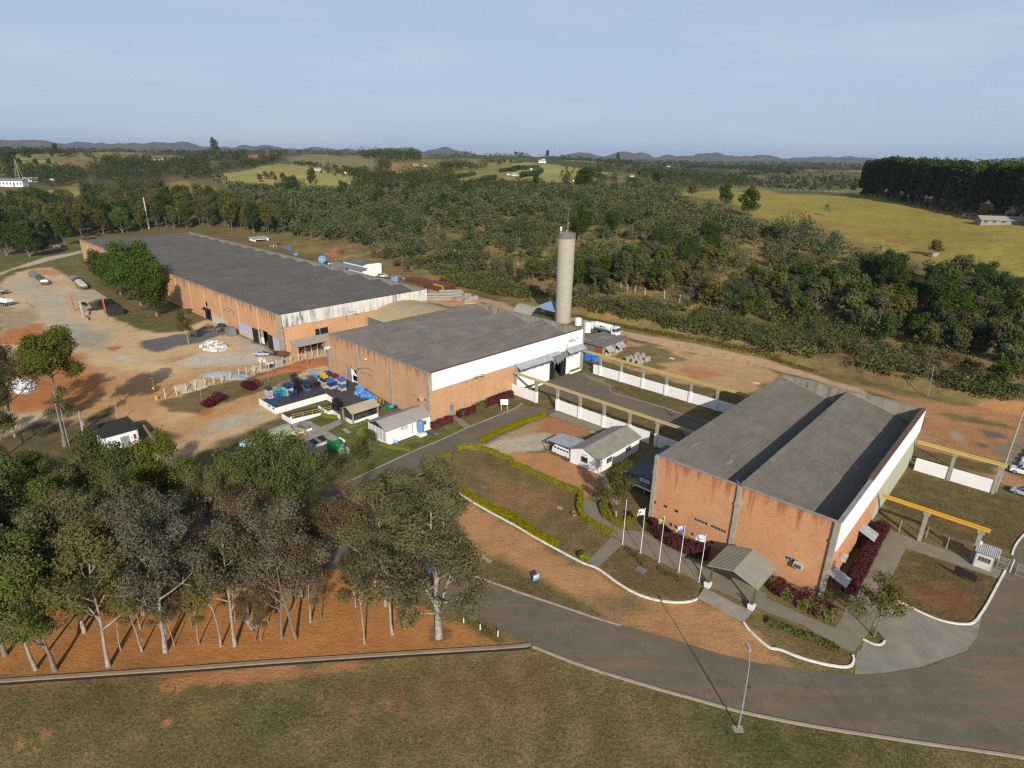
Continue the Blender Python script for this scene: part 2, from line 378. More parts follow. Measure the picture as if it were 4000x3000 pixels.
M['arch_roof'] = sheetroof('arch_roof', (.40,.31,.16), (.34,.27,.145), 3.0, 4.0, .10, False)
M['office_roof'] = corrug('office_roof', (.29,.265,.20), 'y', .36, (.20,.185,.145), .9, 0, .8)
M['wb_roof'] = sheetroof('wb_roof', (.33,.31,.27), (.28,.265,.235), 1.1, 2.4, .10, False)
M['porch_roof'] = corrug('porch_roof', (.29,.27,.20), 'y', .34, (.24,.225,.175), .9, 0, .7)
M['annex_roof'] = sheetroof('annex_roof', (.15,.145,.14), (.11,.105,.10), 1.1, 2.4, .15)
M['slat'] = corrug('slat', (.20,.20,.20), 'z', .22, (.13,.13,.13), .8, 0, .9)
M['louvre'] = corrug('louvre', (.74,.75,.77), 'z', .16, (.66,.67,.70), .7, 0, 1.)
M['greencover'] = mat('greencover', (.34,.38,.22), .7, .15, .5)
M['dirtyconc'] = mat('dirtyconc', (.33,.30,.245), .95, .4, .6, (.22,.195,.16))
M['pave'] = mat('pave', (.23,.20,.145), .95, .3, .5, (.175,.15,.105))
M['apron'] = mat('apron', (.26,.24,.185), .95, .3, .45, (.175,.16,.125))
M['kerbwhite'] = mat('kerbwhite', (.78,.76,.70), .8, .25, 1.5, (.52,.47,.38))
M['kerbgrey'] = mat('kerbgrey', (.36,.31,.24), .9, .35, 1., (.27,.21,.14))
M['kerbdirt'] = mat('kerbdirt', (.29,.215,.14), .95, .4, .8, (.21,.165,.115))
M['bark_white'] = mat('bark_white', (.40,.365,.31), .9, .55, 1.8, (.15,.12,.095))
M['bark'] = mat('bark', (.22,.18,.145), .9, .4, 1.5)
M['bark_dark'] = mat('bark_dark', (.10,.08,.065), .9, .4, 1.5)
M['soilred'] = mat('soilred', (.36,.125,.048), .95, .3, .8)
M['sand'] = mat('sand', (.47,.36,.25), .95, .2, 1.)
M['gravel'] = mat('gravel', (.34,.345,.35), .95, .3, 1.5)
M['plaster'] = mat('plaster', (.62,.60,.54), .9, .2, 1.)
M['tile_roof'] = mat('tile_roof', (.42,.15,.07), .9, .3, 1.)
M['tyre'] = mat('tyre', (.02,.02,.02), .9, .2, 3.)
M['chrome'] = mat('chrome', (.5,.5,.5), .35, .1, 3., metal=.6)
M['lamp'] = mat('lamp', (.26,.265,.26), .5, .1, 3.)
M['terra'] = mat('terra', (.45,.16,.08), .8, .2, 3.)
def paint(name, c): 
    m = mat(name, c, .3, .06, 1.5, spec=.5); m.node_tree.nodes['Principled BSDF'].inputs['Coat Weight'].default_value = .4; return m
for k, c in dict(car_white=(.72,.73,.74), car_silver=(.38,.42,.47), car_dark=(.02,.025,.04), car_blue=(.03,.06,.16), car_grey=(.10,.105,.115), car_red=(.25,.02,.03), truck_white=(.76,.77,.77)).items(): M[k] = paint(k, c)
# foliage
M['lf_euc'] = leaf('lf_euc', (.120,.122,.040), (.150,.138,.048), (.21,.175,.068), .35)
M['lf_green'] = leaf('lf_green', (.085,.112,.027), (.115,.135,.036), (.165,.165,.05), .35)
M['lf_bright'] = leaf('lf_bright', (.065,.125,.014), (.088,.15,.018), (.045,.09,.012), .4)
M['lf_dark'] = leaf('lf_dark', (.039,.071,.014), (.057,.091,.018), (.088,.117,.024), .35)
M['lf_scrub'] = leaf('lf_scrub', (.093,.106,.026), (.129,.123,.032), (.178,.142,.046), .35)
M['lf_dry'] = leaf('lf_dry', (.165,.125,.072), (.130,.105,.060), (.215,.16,.088), .4)
M['lf_grey'] = leaf('lf_grey', (.135,.124,.070), (.110,.105,.058), (.175,.155,.095), .4)
M['lf_far'] = leaf('lf_far', (.048,.068,.018), (.071,.083,.023), (.106,.102,.029), .02)
M['lf_plant'] = leaf('lf_plant', (.043,.079,.014), (.06,.098,.018), (.032,.055,.012), .2)
M['lf_hedge'] = leaf('lf_hedge', (.27,.26,.02), (.21,.215,.022), (.115,.13,.02), 1.2)
M['lf_red'] = leaf('lf_red', (.125,.028,.030), (.085,.026,.024), (.165,.05,.042), 1.)
M['lf_grass'] = leaf('lf_grass', (.12,.162,.03), (.168,.168,.042), (.09,.12,.024), 1.)
M['lf_yel'] = leaf('lf_yel', (.24,.204,.06), (.18,.168,.054), (.132,.132,.042), .3)
# ------------------------------------------------------------------ the ground sheet and what grows or lies on it, as colour
def P(s):
    """'E 0 330 200 250 | F 10 20' -> world points on the level yard"""
    out = []
    for seg in s.split('|'):
        w = seg.split(); out += [G(w[0], float(w[i]), float(w[i+1])) for i in range(1, len(w), 2)]
    return out
def PH(s):
    out = []
    for seg in s.split('|'):
        w = seg.split(); out += [HIT(w[0], float(w[i]), float(w[i+1])) for i in range(1, len(w), 2)]
    return out
RED, ORA, TAN, GRV = (.41,.165,.058), (.48,.27,.115), (.54,.38,.21), (.44,.365,.255)
GRY, DRY, GRN, YEL = (.36,.31,.22), (.20,.150,.058), (.10,.135,.03), (.285,.255,.075)
BRN, ASP, PALE, FLOOR = (.15,.09,.045), (.075,.07,.065), (.50,.44,.36), (.155,.118,.046)
NEAR = [  # points, colour, soft edge (m), ragged edge (m), grassiness
 ("A 0 1335 150 1255 310 1222 450 1215 620 1290 720 1410 900 1560|E 960 190 1120 270 1330 330 1560 320 1800 210 2212 440|F 100 500 640 470 640 690 420 700 50 850 150 1010 230 1060 0 1150|E 2000 1230 1600 1420 1480 1560 900 1520 300 1380 0 1250", TAN, 1.5, 2., .05),
 ("E 1340 760 1700 650 2212 600|F 200 560 0 640|E 2212 700 1420 900 1500 1060 2212 840|F 60 830|E 2212 1060 1500 1330 1200 1180 900 1100 600 1080 500 800 740 620 1000 640", ORA, 4., 5., 0),
 ("E 0 330 200 250 380 245 480 330 400 380 180 440 0 420", RED, 1.5, 3., 0),
 ("E 0 560 640 500 760 540 740 600 760 700 900 760 860 900 700 1000 300 1020 0 1060", RED, 2.5, 3., 0),
 ("E 880 460 1000 445 1055 455 980 492", RED, .6, 1.2, 0),
 ("E 1300 580 1700 500 1800 540 1500 620", ORA, 2, 2, 0),
 ("q7 0 820 200 1000 560 900 700 1100 400 1240 0 1260", (.40,.29,.17), 2.5, 3., .45),
 ("q7 100 500 500 330 900 560 1300 600 1200 1000 1400 1200 1500 1330 1000 1560 700 1000 300 620", GRV, 3., 4., 0),
 ("q7 1050 1200 1400 1120 1900 1400 1750 1600 1300 1580 1100 1400", GRY, 3., 3., 0),
 ("q7 470 290 560 240 780 245 1000 270 1130 320 900 360 600 330", (.44,.24,.11), 1.5, 2., 0),
 ("E 1230 400 1620 335 1800 255 2000 330 1700 420 1350 492 1230 480", (.14,.13,.12), 1.2, 2., 0),
 ("E 1480 600 1700 540 1960 515 1900 570 1600 605", PALE, 1., 2., 0),
 ("E 960 540 1050 522 1180 555 1100 580", PALE, .5, 1., 0),
 ("r3 0 950 300 850 700 850 1100 900 1400 930 900 1000 400 1020 0 1010", (.49,.415,.32), 2., 3., 0),
 ("r3 900 620 1180 760 1320 850 1200 900 900 830", (.42,.36,.28), 1.5, 2., 0),
 ("E 1700 1215 1850 1090 2212 965|F 380 720 640 640 600 700 100 860 60 960|E 2212 1080", GRV, 2., 2.5, .1),
 ("E 1340 930 1430 905 2195 695|F 0 685 600 545 640 560 400 690 60 830|E 2100 880 1900 960 1740 1040 1480 1015", (.20,.135,.062), .8, 1.5, .6),
 ("F 0 725 100 680 250 615 330 590 420 560 520 552 635 532 635 610 500 630 400 645 200 690 0 735", RED, .5, 1., 0),
 ("E 1650 1050 1780 985 1900 985 1780 1050", RED, .7, 1., 0),
 ("E 130 1190 300 1100 560 1130 900 1010 1000 1080 1330 1130 1500 1230 1350 1300 1250 1400 600 1500 0 1400 0 1250", (.13,.095,.045), 1.5, 2.5, .7),
 ("A 310 1218 420 1180 700 1088 760 1200 800 1290 790 1360 620 1300 450 1212", (.15,.145,.05), 1., 2., .8),
 ("E 930 175 1250 170 1480 210 1560 290 1520 315 1400 325 1150 270", (.13,.13,.04), .8, 1.5, .8),
 ("A 0 1185 300 1110 700 1030 700 1055 300 1150 0 1240", (.12,.14,.04), 1., 1.5, .8),
 ("A 0 1290 100 1240 290 1195 710 1082 705 1055 400 1120 180 1200 0 1260", GRV, .7, .5, .05),
 ("F 0 1200 230 1110 340 1115 540 1010 700 1080 980 1100 1500 1165 1800 1112 1860 1142 1330 1362 780 1600 700 1300 300 1150", (.13,.15,.04), .8, 1.5, .8),
 ("F 430 1080 530 1020 640 1080 560 1140", GRN, .4, .8, .9),
 ("F 900 1400 1300 1330 1200 1420 950 1520", GRN, 2., 2., .9),
 ("E 1980 1290 2100 1240 2212 1230|F 60 1130 0 1200|E 2212 1340 2100 1400", (.11,.115,.04), .8, 1., .8),
 ("F 1560 1450 1720 1400 2212 1470|K 0 60 560 290 560 400 640 520 860 650 760 740 600 850 200 620 0 490|J 2212 470 1800 240 1500 60", (.19,.125,.055), .4, 1., .7),
 ("F 1700 1480 2100 1560|K 0 180 350 330 500 420 200 420|J 2212 300 1900 120", (.28,.145,.065), 4., 4., .45),
 ("J 1490 112 1900 400 2212 560|K 0 560 500 860 740 940 1000 1110 1300 1215 1600 1200 1990 1400 2212 1600|N 1200 215 1300 245 1060 215 740 140|K 1200 1490 940 1425 500 1290 0 1125|J 1900 1000 1650 500 1250 230", (.41,.215,.092), .8, 1.2, .15),
 ("J 1880 800 2212 900|K 0 900 300 1050 500 1180 700 1250 900 1390 600 1330 300 1220 0 1120|J 2212 1125 1890 1000", (.19,.13,.058), 1.2, 2., .8),
 ("K 700 1180 1000 1180 1100 1260 900 1380", (.25,.155,.075), 2., 2., .5),
 ("F 1700 1500 2212 1600|J 2212 160 1700 60", (.22,.145,.06), 4, 4, .6),
 ("G 300 1050 400 1060 640 1165 780 1180 560 1250 300 1240 100 1200 0 1190", (.38,.17,.075), 1., 1.5, .05),
 ("F 1860 1320 2000 1300|G 0 1190 120 1180 330 1215 300 1360 0 1370|F 2150 1400", GRV, .8, 1.5, .1),
 ("F 2100 1250|G 0 1180 150 1090 310 1060 200 1200 0 1240", (.38,.25,.14), 1., 1.5, .2),
 ("G 0 1372 300 1362 500 1450 760 1560 770 1600|K 800 200 640 330 580 290 300 150 0 30", (.44,.215,.095), .6, .8, .03),
 ("G 845 800 900 770 1050 778 1400 900 1900 1010 1760 1110 1300 985 940 850", (.15,.115,.045), .5, 1., .8),
 ("G 470 905 640 900 850 985 1260 1110 1500 1190 1250 1330 1180 1220 850 1060", (.16,.11,.048), .6, 1., .7),
 ("G 600 690 800 730 860 790 700 800 560 740", (.26,.22,.16), 1., 1.5, .2),
 ("G 620 520 700 420 1000 390 1400 470 2212 640|H 140 690 0 790|G 2212 760 2010 890 1500 770 760 570", (.44,.27,.13), 1., 2., .1),
 ("G 860 540 960 470 1200 430 1380 500 1560 570 1500 580 1250 600 1330 640 1150 640 900 580", (.24,.18,.08), 1., 2.5, .7),
 ("G 1420 640 1700 620 1800 700 1560 720", (.42,.19,.085), 2., 2., 0),
 ("G 490 190 620 215 1000 325 1600 430 2212 560|H 0 565 400 692 800 800 870 865 760 850 400 740 0 640|G 2212 640 1500 490 990 372 700 290 490 240", (.46,.30,.165), .5, .7, .03),
 ("B 1490 1400 1640 1380 1900 1450 2212 1530|C 0 1560|B 2212 1590 1950 1510 1700 1550 1490 1500", (.45,.28,.16), 1., 2., .1),
 ("G 490 178 700 210 1000 290 1500 395 2212 520 2212 560 1600 428 1000 318 620 212", (.24,.20,.06), .6, 1.2, .9),
 ("H 0 530 400 640 800 770 1200 850 1640 950 1600 985 1150 920 850 830 400 690 0 562", (.24,.17,.065), .8, 1.5, .8),
 ("H 830 800 1150 880 1640 960 1900 960 2212 1010 2212 1700 1260 1300 1340 1000 1000 880", (.39,.195,.085), 1., 2., .08),
 ("H 1290 1160 1440 1230 1700 1380 2000 1500 2212 1600 2212 1700 1260 1330", (.40,.215,.11), 1., 1.5, .1),
 ("H 1560 1190 1640 1180 1720 1240 1700 1290 1600 1250", (.36,.30,.20), 1., 1.5, .1),
 ("H 1840 1170 1980 1190 2040 1230 1900 1240", (.17,.12,.10), .8, 1.5, .1),
 ("H 1800 1280 1960 1280 1940 1330 1820 1320", (.17,.12,.10), .8, 1.5, .1),
 ("H 1500 1030 1800 1060 2050 1130 2150 1170 1900 1130 1600 1080", (.20,.15,.06), .8, 2., .8),
 ("H 1950 1330 2200 1200 2212 1500 2000 1440", (.26,.21,.14), 1., 1., .4),
 ("H 1230 1360 1560 1480 1960 1560 2212 1650|L 2212 120 2000 50 1540 -60 1210 -130", (.17,.115,.05), .6, 1., .7),
 ("L 1960 60 2212 160 2212 230 2000 170", (.42,.22,.11), .8, 1., .1),
 ("L 1210 75 1940 280 2212 350 2212 640 2110 800 1880 720 1300 600 1000 400", (.125,.092,.038), .5, 1., .8),
 ("L 1500 480 1900 600 2000 700 1700 620", (.17,.09,.042), 3., 3., .4),
 ("L 1190 762 1990 1012 1830 1332 1740 1400 1500 1362 1100 1205 1040 1070", (.135,.088,.038), .3, .6, .7),
 ("L 1120 1080 1700 1130 1780 1240 1700 1340 1400 1290", (.20,.085,.04), 2., 2., .3),
 ("K 960 720 1300 870 1640 1045 1600 1182 1400 1215 1100 1130 740 930", (.165,.105,.045), .3, .5, .6),
 ("K 2070 1290|N 1010 40 1100 5 1300 90 1478 178 1440 222 1200 160", (.18,.115,.05), .3, .5, .6),
 ("L 830 1540 880 1430 990 1490 1000 1570", (.10,.11,.035), .3, .4, .9),
 ("M -300 200 0 190|I 0 1100 600 1000 1500 1000 2212 900|J 500 900 900 1000 1300 1250 1900 1420 2080 1560 2120 1620|M 2212 140 1800 175 1000 225 0 295 -300 330", (.40,.175,.055), .8, 1.5, .2),
 ("M 400 120 1000 60 1700 100 1500 180 500 250", (.40,.17,.055), 2., 3., .1),
 ("J 1490 1560 1530 1440 1680 1460 1690 1530 1600 1570", (.22,.125,.055), .4, .8, .5),
 ("J 1700 1370 1900 1350 2100 1490 2212 1560 2100 1620 2050 1540 1850 1440", (.17,.12,.05), .5, 1., .8),
 ("M 700 310 840 260 1000 248 1500 215 1700 197 1770 207 1500 240 950 305 750 330", (.40,.185,.08), .5, 1.2, .08),
 ("M 1350 350 1380 330 1400 350 1375 400", (.44,.20,.09), .3, .5, 0), ("M 690 470 730 440 745 465 710 490", (.44,.20,.09), .3, .5, 0),
 ("M 165 490 220 480 215 520 180 540", (.44,.20,.09), .3, .5, 0), ("M 50 570 90 520 115 550 75 590", (.44,.20,.09), .3, .5, 0),
 ("M 1730 310 1745 310 1770 420 1745 435", (.42,.19,.08), .4, .6, .1), ("M 1510 370 1525 375 1520 430 1505 430", (.40,.18,.08), .4, .6, .1),
 ("M 1560 305 1590 300 1590 335 1570 330", (.40,.18,.08), .3, .5, .1), ("M 1670 380 1685 385 1685 420 1672 420", (.40,.18,.08), .3, .5, .1),
 ("M 1500 300 1900 260 2212 240|N 100 200 60 330 0 400|M 2100 420 1700 430 1450 380", (.22,.125,.055), 4., 5., .5),
 ("M 1100 380 1350 340 1300 480 1150 600 1000 520", (.10,.105,.036), 4., 5., .85),
 ("N 320 290 540 320 600 400 420 420 330 350", (.095,.10,.033), 3., 4., .9), ("N 700 380 1200 470 1700 580 1500 660 900 560", (.105,.10,.035), 4., 5., .8),
 ("M 0 330 500 320 600 400 300 480 0 480", (.15,.11,.042), 5., 5., .8),
]
FAR = [
 ("A 0 258 200 255 460 290 470 330 300 365 0 372", YEL), ("A 530 290 880 290 890 312 740 350 560 330", (.25,.15,.07)),
 ("A 480 530 720 470 745 520 540 562", (.24,.17,.055)), ("A 330 548 745 545 740 600 620 640 400 590", YEL),
 ("A 1420 482 1600 450 1850 520 1830 620 1560 605 1440 562", (.25,.19,.06)),
 ("A 1830 400 2212 350|B 0 340 200 300 480 330 900 430 900 462 800 552 400 562 100 545 0 495|A 2212 490 2000 480", YEL),
 ("A 1960 240 2212 230|B 150 215 230 215 150 255 0 262|A 2212 262", RED),
 ("B 230 290 380 230 740 250 1150 290 1250 360 1000 392 600 340", (.20,.172,.075)),
 ("B 1130 320 1250 318 1230 345 1180 350", RED), ("B 1330 350 1520 330 1990 290 2212 275 2212 480 1640 475 1640 400 1450 380", (.24,.195,.055)),
 ("C 0 305 130 298 400 318 650 358 870 390 850 425 640 400 660 470 700 482 930 510 560 535 300 542 0 485", YEL),
 ("C 900 310 1030 315 1000 350 900 340", (.10,.13,.05)), ("C 1130 340 1400 370 1820 412 1800 425 1300 385", YEL), ("C 1750 340 2212 355 2212 385 1900 375", (.16,.16,.055)),
 ("C 1660 530 1950 485 2150 500 2212 540", (.22,.205,.06)), ("D 0 372 240 345 560 372 800 380 800 520 0 530", (.115,.105,.042)), ("D 240 345 520 365 300 385 100 372", (.20,.17,.055)),
 ("C 1400 565 1480 548 1700 543 2212 541|D 0 538 700 560 1100 622 1650 742 2100 822 2300 860 2300 1400 1700 1260 900 1060 500 860 100 800|C 2100 760 1900 640 1600 600", (.285,.235,.050)),
 ("D 180 690 300 735 450 790 850 885 1200 1010 1400 1100 1380 1110 1180 1022 840 895 440 800 290 742", (.33,.17,.06)),
 ("B 1900 880 2010 870 2080 950 1960 975", (.26,.23,.05)), ("B 2000 1000 2212 985 2212 1050 2020 1040", (.25,.20,.06)), ("C 0 980 90 1000 90 1080 0 1060", (.25,.20,.06)),
 ("C 190 1090 330 1090 380 1180 220 1200", (.24,.20,.05)), ("C 780 1160 940 1180 900 1250 800 1230", (.24,.19,.06)), ("C 1750 1190 2000 1200 2150 1230 2000 1290 1800 1260", (.26,.19,.07)),
 ("D 200 1350 380 1380 340 1450 220 1420", (.25,.18,.065)), ("D 560 1450 660 1460 640 1480 570 1480", (.25,.18,.065)),
 ("B 1450 1000 1550 960 1560 1080 1480 1080", (.25,.19,.07)), ("B 500 910 610 930 600 960 500 950", (.36,.19,.09)),
 ("B 620 1100 700 1030 710 1110 650 1120", RED), ("B 1500 1310 1560 1230 1660 1200 1830 1190 1760 1330 1600 1330", (.38,.15,.06)), ("B 1580 1160 1730 1110 1730 1150 1600 1170", (.38,.16,.065)),
 ("B 2090 1380 2180 1320 2160 1390 2100 1400", (.38,.15,.06)),
 ("C 780 1590 900 1540 1000 1580 960 1640 800 1640", (.40,.16,.06)), ("C 1120 1540 1240 1520 1260 1560 1150 1580", (.36,.15,.06)),
 ("H 190 400 260 420 250 470 200 440", (.33,.13,.06)), ("H 640 520 860 560 830 590 650 570", (.30,.12,.055)), ("H 1040 620 1130 600 1150 690 1020 700", (.30,.13,.06)),
 ("H 470 670 650 690 640 730 480 710", (.28,.13,.06)),
]
def seg_dist(px_, py_, poly):
    d = np.full(px_.shape, 1e9); ins = np.zeros(px_.shape, bool); n = len(poly)
    for i in range(n):
        x0, y0 = poly[i]; x1, y1 = poly[(i+1) % n]; dx, dy = x1-x0, y1-y0
        t = np.clip(((px_-x0)*dx+(py_-y0)*dy)/(dx*dx+dy*dy+1e-12), 0, 1)
        d = np.minimum(d, np.hypot(px_-x0-t*dx, py_-y0-t*dy))
        c = (y0 > py_) != (y1 > py_)
        if dy: ins ^= c & (px_ < dx*(py_-y0)/dy + x0)
    return np.where(ins, d, -d)
def grid_object(name, X, Y, Z, Col, Gr, m):
    nr, nc = X.shape; me = bpy.data.meshes.new(name); nv = nr*nc
    me.vertices.add(nv); me.vertices.foreach_set('co', np.stack([X, Y, Z], -1).astype(np.float32).ravel())
    i = np.arange(nv).reshape(nr, nc); q = np.stack([i[:-1, :-1], i[:-1, 1:], i[1:, 1:], i[1:, :-1]], -1).reshape(-1, 4)
    me.loops.add(q.size); me.loops.foreach_set('vertex_index', q.astype(np.int32).ravel())
    me.polygons.add(len(q)); me.polygons.foreach_set('loop_start', np.arange(0, q.size, 4, dtype=np.int32)); me.polygons.foreach_set('loop_total', np.full(len(q), 4, np.int32))
    me.polygons.foreach_set('use_smooth', np.ones(len(q), bool))
    at = me.attributes.new('soil', 'FLOAT_COLOR', 'POINT'); at.data.foreach_set('color', np.concatenate([Col, Gr[..., None]], -1).astype(np.float32).ravel())
    me.materials.append(m); me.update(calc_edges=True); me.validate(); return link(name, me)

def ground_material():
    m, nt, N, L, b = _new('ground'); v = _obj(nt)
    at = nt.nodes.new('ShaderNodeAttribute'); at.attribute_name = 'soil'
    col, gr = at.outputs['Color'], at.outputs['Alpha']
    n1, n2, n3, n4 = _noise(nt, v, .045, 5, .6), _noise(nt, v, .35, 5, .65), _noise(nt, v, 1.7, 5, .7), _noise(nt, v, 3.2, 4, .75)
    def scale(c, f):
        g = nt.nodes.new('ShaderNodeCombineColor'); [L.new(f, g.inputs[i]) for i in range(3)]; return _mix(nt, 1., c, g.outputs[0], 'MULTIPLY')
    def soft(f, k): return _math(nt, 'ADD', 1., _math(nt, 'MULTIPLY', _math(nt, 'SUBTRACT', f, 1.), _math(nt, 'ADD', k, _math(nt, 'MULTIPLY', gr, 1.-k))))
    col = scale(col, soft(_ramp(nt, n1, .36, .64, .82, 1.18), .45)); col = scale(col, soft(_ramp(nt, n2, .36, .64, .76, 1.24), .4)); col = scale(col, soft(_ramp(nt, n3, .34, .66, .66, 1.32), .3)); col = scale(col, soft(_ramp(nt, _noise(nt, v, 2.6, 4, .8), .36, .64, .70, 1.28), .12))
    # worn spots and tufts where it is grassy
    col = _mix(nt, _math(nt, 'MULTIPLY', gr, _ramp(nt, n2, .52, .66, 0, .42)), col, (.31,.185,.08))
    col = _mix(nt, _math(nt, 'MULTIPLY', gr, _ramp(nt, n3, .47, .60, 0, .75)), col, (.105,.108,.036))
    col = _mix(nt, _math(nt, 'MULTIPLY', gr, _ramp(nt, n4, .50, .62, 0, .8)), col, (.052,.046,.020))
    col = _mix(nt, _math(nt, 'MULTIPLY', gr, _ramp(nt, n4, .44, .34, 0, .6)), col, (.31,.25,.12))
    # vehicle tracks and grit on the bare soil
    tr = _noise(nt, v, 1., 5, .7, (.05, .32, 1)); bare = _math(nt, 'SUBTRACT', 1., gr)
    col = _mix(nt, _math(nt, 'MULTIPLY', bare, _ramp(nt, tr, .52, .68, 0, .40)), col, scale(col, _ramp(nt, tr, .5, .7, .85, .6)))
    col = _mix(nt, _math(nt, 'MULTIPLY', bare, _ramp(nt, n4, .60, .78, 0, .4)), col, (.42,.37,.30))
    bp = nt.nodes.new('ShaderNodeBump'); bp.inputs['Strength'].default_value = .7; bp.inputs['Distance'].default_value = .35
    L.new(_math(nt, 'ADD', _math(nt, 'MULTIPLY', n3, .6), _math(nt, 'MULTIPLY', n4, .4)), bp.inputs['Height']); L.new(bp.outputs[0], b.inputs['Normal'])
    L.new(col, b.inputs['Base Color']); b.inputs['Roughness'].default_value = 1.; b.inputs['Specular IOR Level'].default_value = .05
    return m

KERB_FOOT = P("M -400 335 0 303 250 285 500 268 830 246 1200 218 1700 185 2212 153|N 80 143")
def make_ground():
    az = np.linspace(-R(57), R(57), 950)
    rr = np.concatenate([np.linspace(1, 30, 30, endpoint=False), np.linspace(30, 120, 420, endpoint=False), np.exp(np.linspace(math.log(120), math.log(420), 330, endpoint=False)), np.exp(np.linspace(math.log(420), math.log(14000), 330))])
    A, RR = np.meshgrid(az, rr); X, Y = RR*np.sin(A), RR*np.cos(A); Z = terr(X, Y)
    a, b = toF(X, Y)
    # colour by what lies there
    C = np.empty(X.shape+(3,)); C[:] = FLOOR; gr = np.full(X.shape, .55)
    lp = sstep(RR, 60, 150); C[...] = np.array(DRY)*(1-lp[..., None]) + C*lp[..., None]; gr = np.where(RR < 150, .75, gr)
    hill = sstep(RR, 4500, 8000)[..., None]; k = fbm(X/900., Y/900., 41)[..., None]
    C = C*(1-hill) + hill*(np.array((.105,.085,.052))*k*1.25+np.array((.06,.068,.035))*(1-k)*1.2)
    mid = (sstep(RR, 700, 1200)*(1-sstep(RR, 3500, 6000)))[..., None]; k2 = sstep(fbm(X/260., Y/420., 43), .50, .60)[..., None]
    C = C*(1-mid) + mid*(np.array((.055,.068,.028))*(1-k2)+np.array((.22,.18,.06))*k2)
    rank = sstep(b, 86, 94)*(1-sstep(RR, 330, 520))*sstep(RR, 150, 190)
    t = fbm(X/14., Y/14., 51); u = sstep(t, .46, .60)[..., None]*rank[..., None]
    C = C*(1-u) + u*np.array((.24,.145,.07)); u = (sstep(fbm(X/10., Y/10., 52), .48, .60)*rank*.8)[..., None]; C = C*(1-u)+u*np.array((.26,.20,.06))
    def lay(pts, col, soft, rag, g):
        nonlocal C, gr
        p = np.array(pts); m0 = p.min(0)-soft-rag-2; m1 = p.max(0)+soft+rag+2
        s = (X > m0[0]) & (X < m1[0]) & (Y > m0[1]) & (Y < m1[1])
        if not s.any(): return
        x, y = X[s], Y[s]; d = seg_dist(x, y, pts) + (fbm(x/(rag*2.2+.3), y/(rag*2.2+.3), 61)-.5)*2*rag
        w = sstep(d, -soft, soft); C[s] = C[s]*(1-w[:, None]) + w[:, None]*np.array(col); gr[s] = gr[s]*(1-w)+w*g
    for s, c, so, rg, g in NEAR: lay(P(s), c, so, rg, g)
    for s, c in FAR:
        q = PH(s); d = np.mean([math.hypot(*p) for p in q]); lay(q, c, d*.008, d*.012, .25 if d > 300 else .5)
    C *= (0.9+.2*fbm(X/40., Y/40., 71))[..., None]
    tag(grid_object('ground', X, Y, Z, C, gr, ground_material()), kind='structure')
make_ground()

# ------------------------------------------------------------------ roads, walks, kerbs
def sheet(name, s, z, m, zs=None):
    pts = P(s) if isinstance(s, str) else s; tri = tessellate_polygon([[Vector((x, y, 0)) for x, y in pts]])
    mb = MB(); mb.v = [(x, y, z) for x, y in pts]
    for t in tri:
        a, b, c = (Vector(mb.v[i]) for i in t); mb.f.append(tuple(t) if (b-a).cross(c-a).z > 0 else tuple(t[::-1])); mb.m.append(0)
    return struct(name, mb, m)
def asphalt(name, c, dirt):
    m, nt, N, L, b = _new(name); v = _obj(nt)
    col = _mix(nt, _ramp(nt, _noise(nt, v, .12, 5, .65), .35, .65), c, tuple(x*.78 for x in c))
    col = _mix(nt, _ramp(nt, _noise(nt, v, .35, 6, .7), .52, .70, 0, .55), col, tuple(x*1.35 for x in c))
    col = _mix(nt, _ramp(nt, _noise(nt, v, 3., 4, .75), .42, .66, 0, .5), col, tuple(x*.6 for x in c))
    col = _mix(nt, _ramp(nt, _noise(nt, v, 1., 5, .7, (.06, .5, 1)), .48, .66, 0, dirt), col, (.26,.135,.07))
    col = _mix(nt, _ramp(nt, _noise(nt, v, .8, 2, .5), .73, .78, 0, .8), col, (.03,.028,.026))
    vo = nt.nodes.new('ShaderNodeTexVoronoi'); vo.feature = 'DISTANCE_TO_EDGE'; vo.inputs['Scale'].default_value = .16; wv = nt.nodes.new('ShaderNodeVectorMath'); wv.operation = 'ADD'; nz = nt.nodes.new('ShaderNodeTexNoise'); nz.inputs['Scale'].default_value = .5; nz.inputs['Detail'].default_value = 5; L.new(v, nz.inputs['Vector']); sc_ = nt.nodes.new('ShaderNodeVectorMath'); sc_.operation = 'SCALE'; sc_.inputs['Scale'].default_value = 3.; L.new(nz.outputs['Color'], sc_.inputs[0]); L.new(v, wv.inputs[0]); L.new(sc_.outputs[0], wv.inputs[1]); L.new(wv.outputs[0], vo.inputs['Vector'])
    col = _mix(nt, _math(nt, 'MULTIPLY', _ramp(nt, vo.outputs['Distance'], .022, .006), _ramp(nt, _noise(nt, v, .05, 2), .46, .60, 0, .4)), col, tuple(x*.55 for x in c))
    L.new(col, b.inputs['Base Color']); b.inputs['Roughness'].default_value = .95; b.inputs['Specular IOR Level'].default_value = .15; return m
M['asphalt'] = asphalt('asphalt', (.158,.133,.095), .5); M['asphalt2'] = asphalt('asphalt2', (.150,.130,.098), .35)
sheet('main_road', "J 2212 1132|K 0 1132 250 1210 500 1292 940 1425 1250 1505 1700 1640|N 740 130 1060 212 1300 246 1480 262 1600 256 1800 226 1970 158 2020 60|L 1850 1345 2055 962 2100 850 2118 800 2150 700 2212 620 2600 300 3400 900 3200 2400|N 2500 680 2212 628 1900 582 1700 552 1300 490 1000 430 800 376 600 320 300 226 90 145|J 2212 1495 2090 1440 1880 1335 1500 1180 1030 1010|I 2100 780 1500 620 800 560 200 560 200 360 900 250 1500 60|E 1900 1480|E 2212 1600|J 200 400 700 330 900 380 1250 600 1650 850 1900 1005", .03, M['asphalt'])
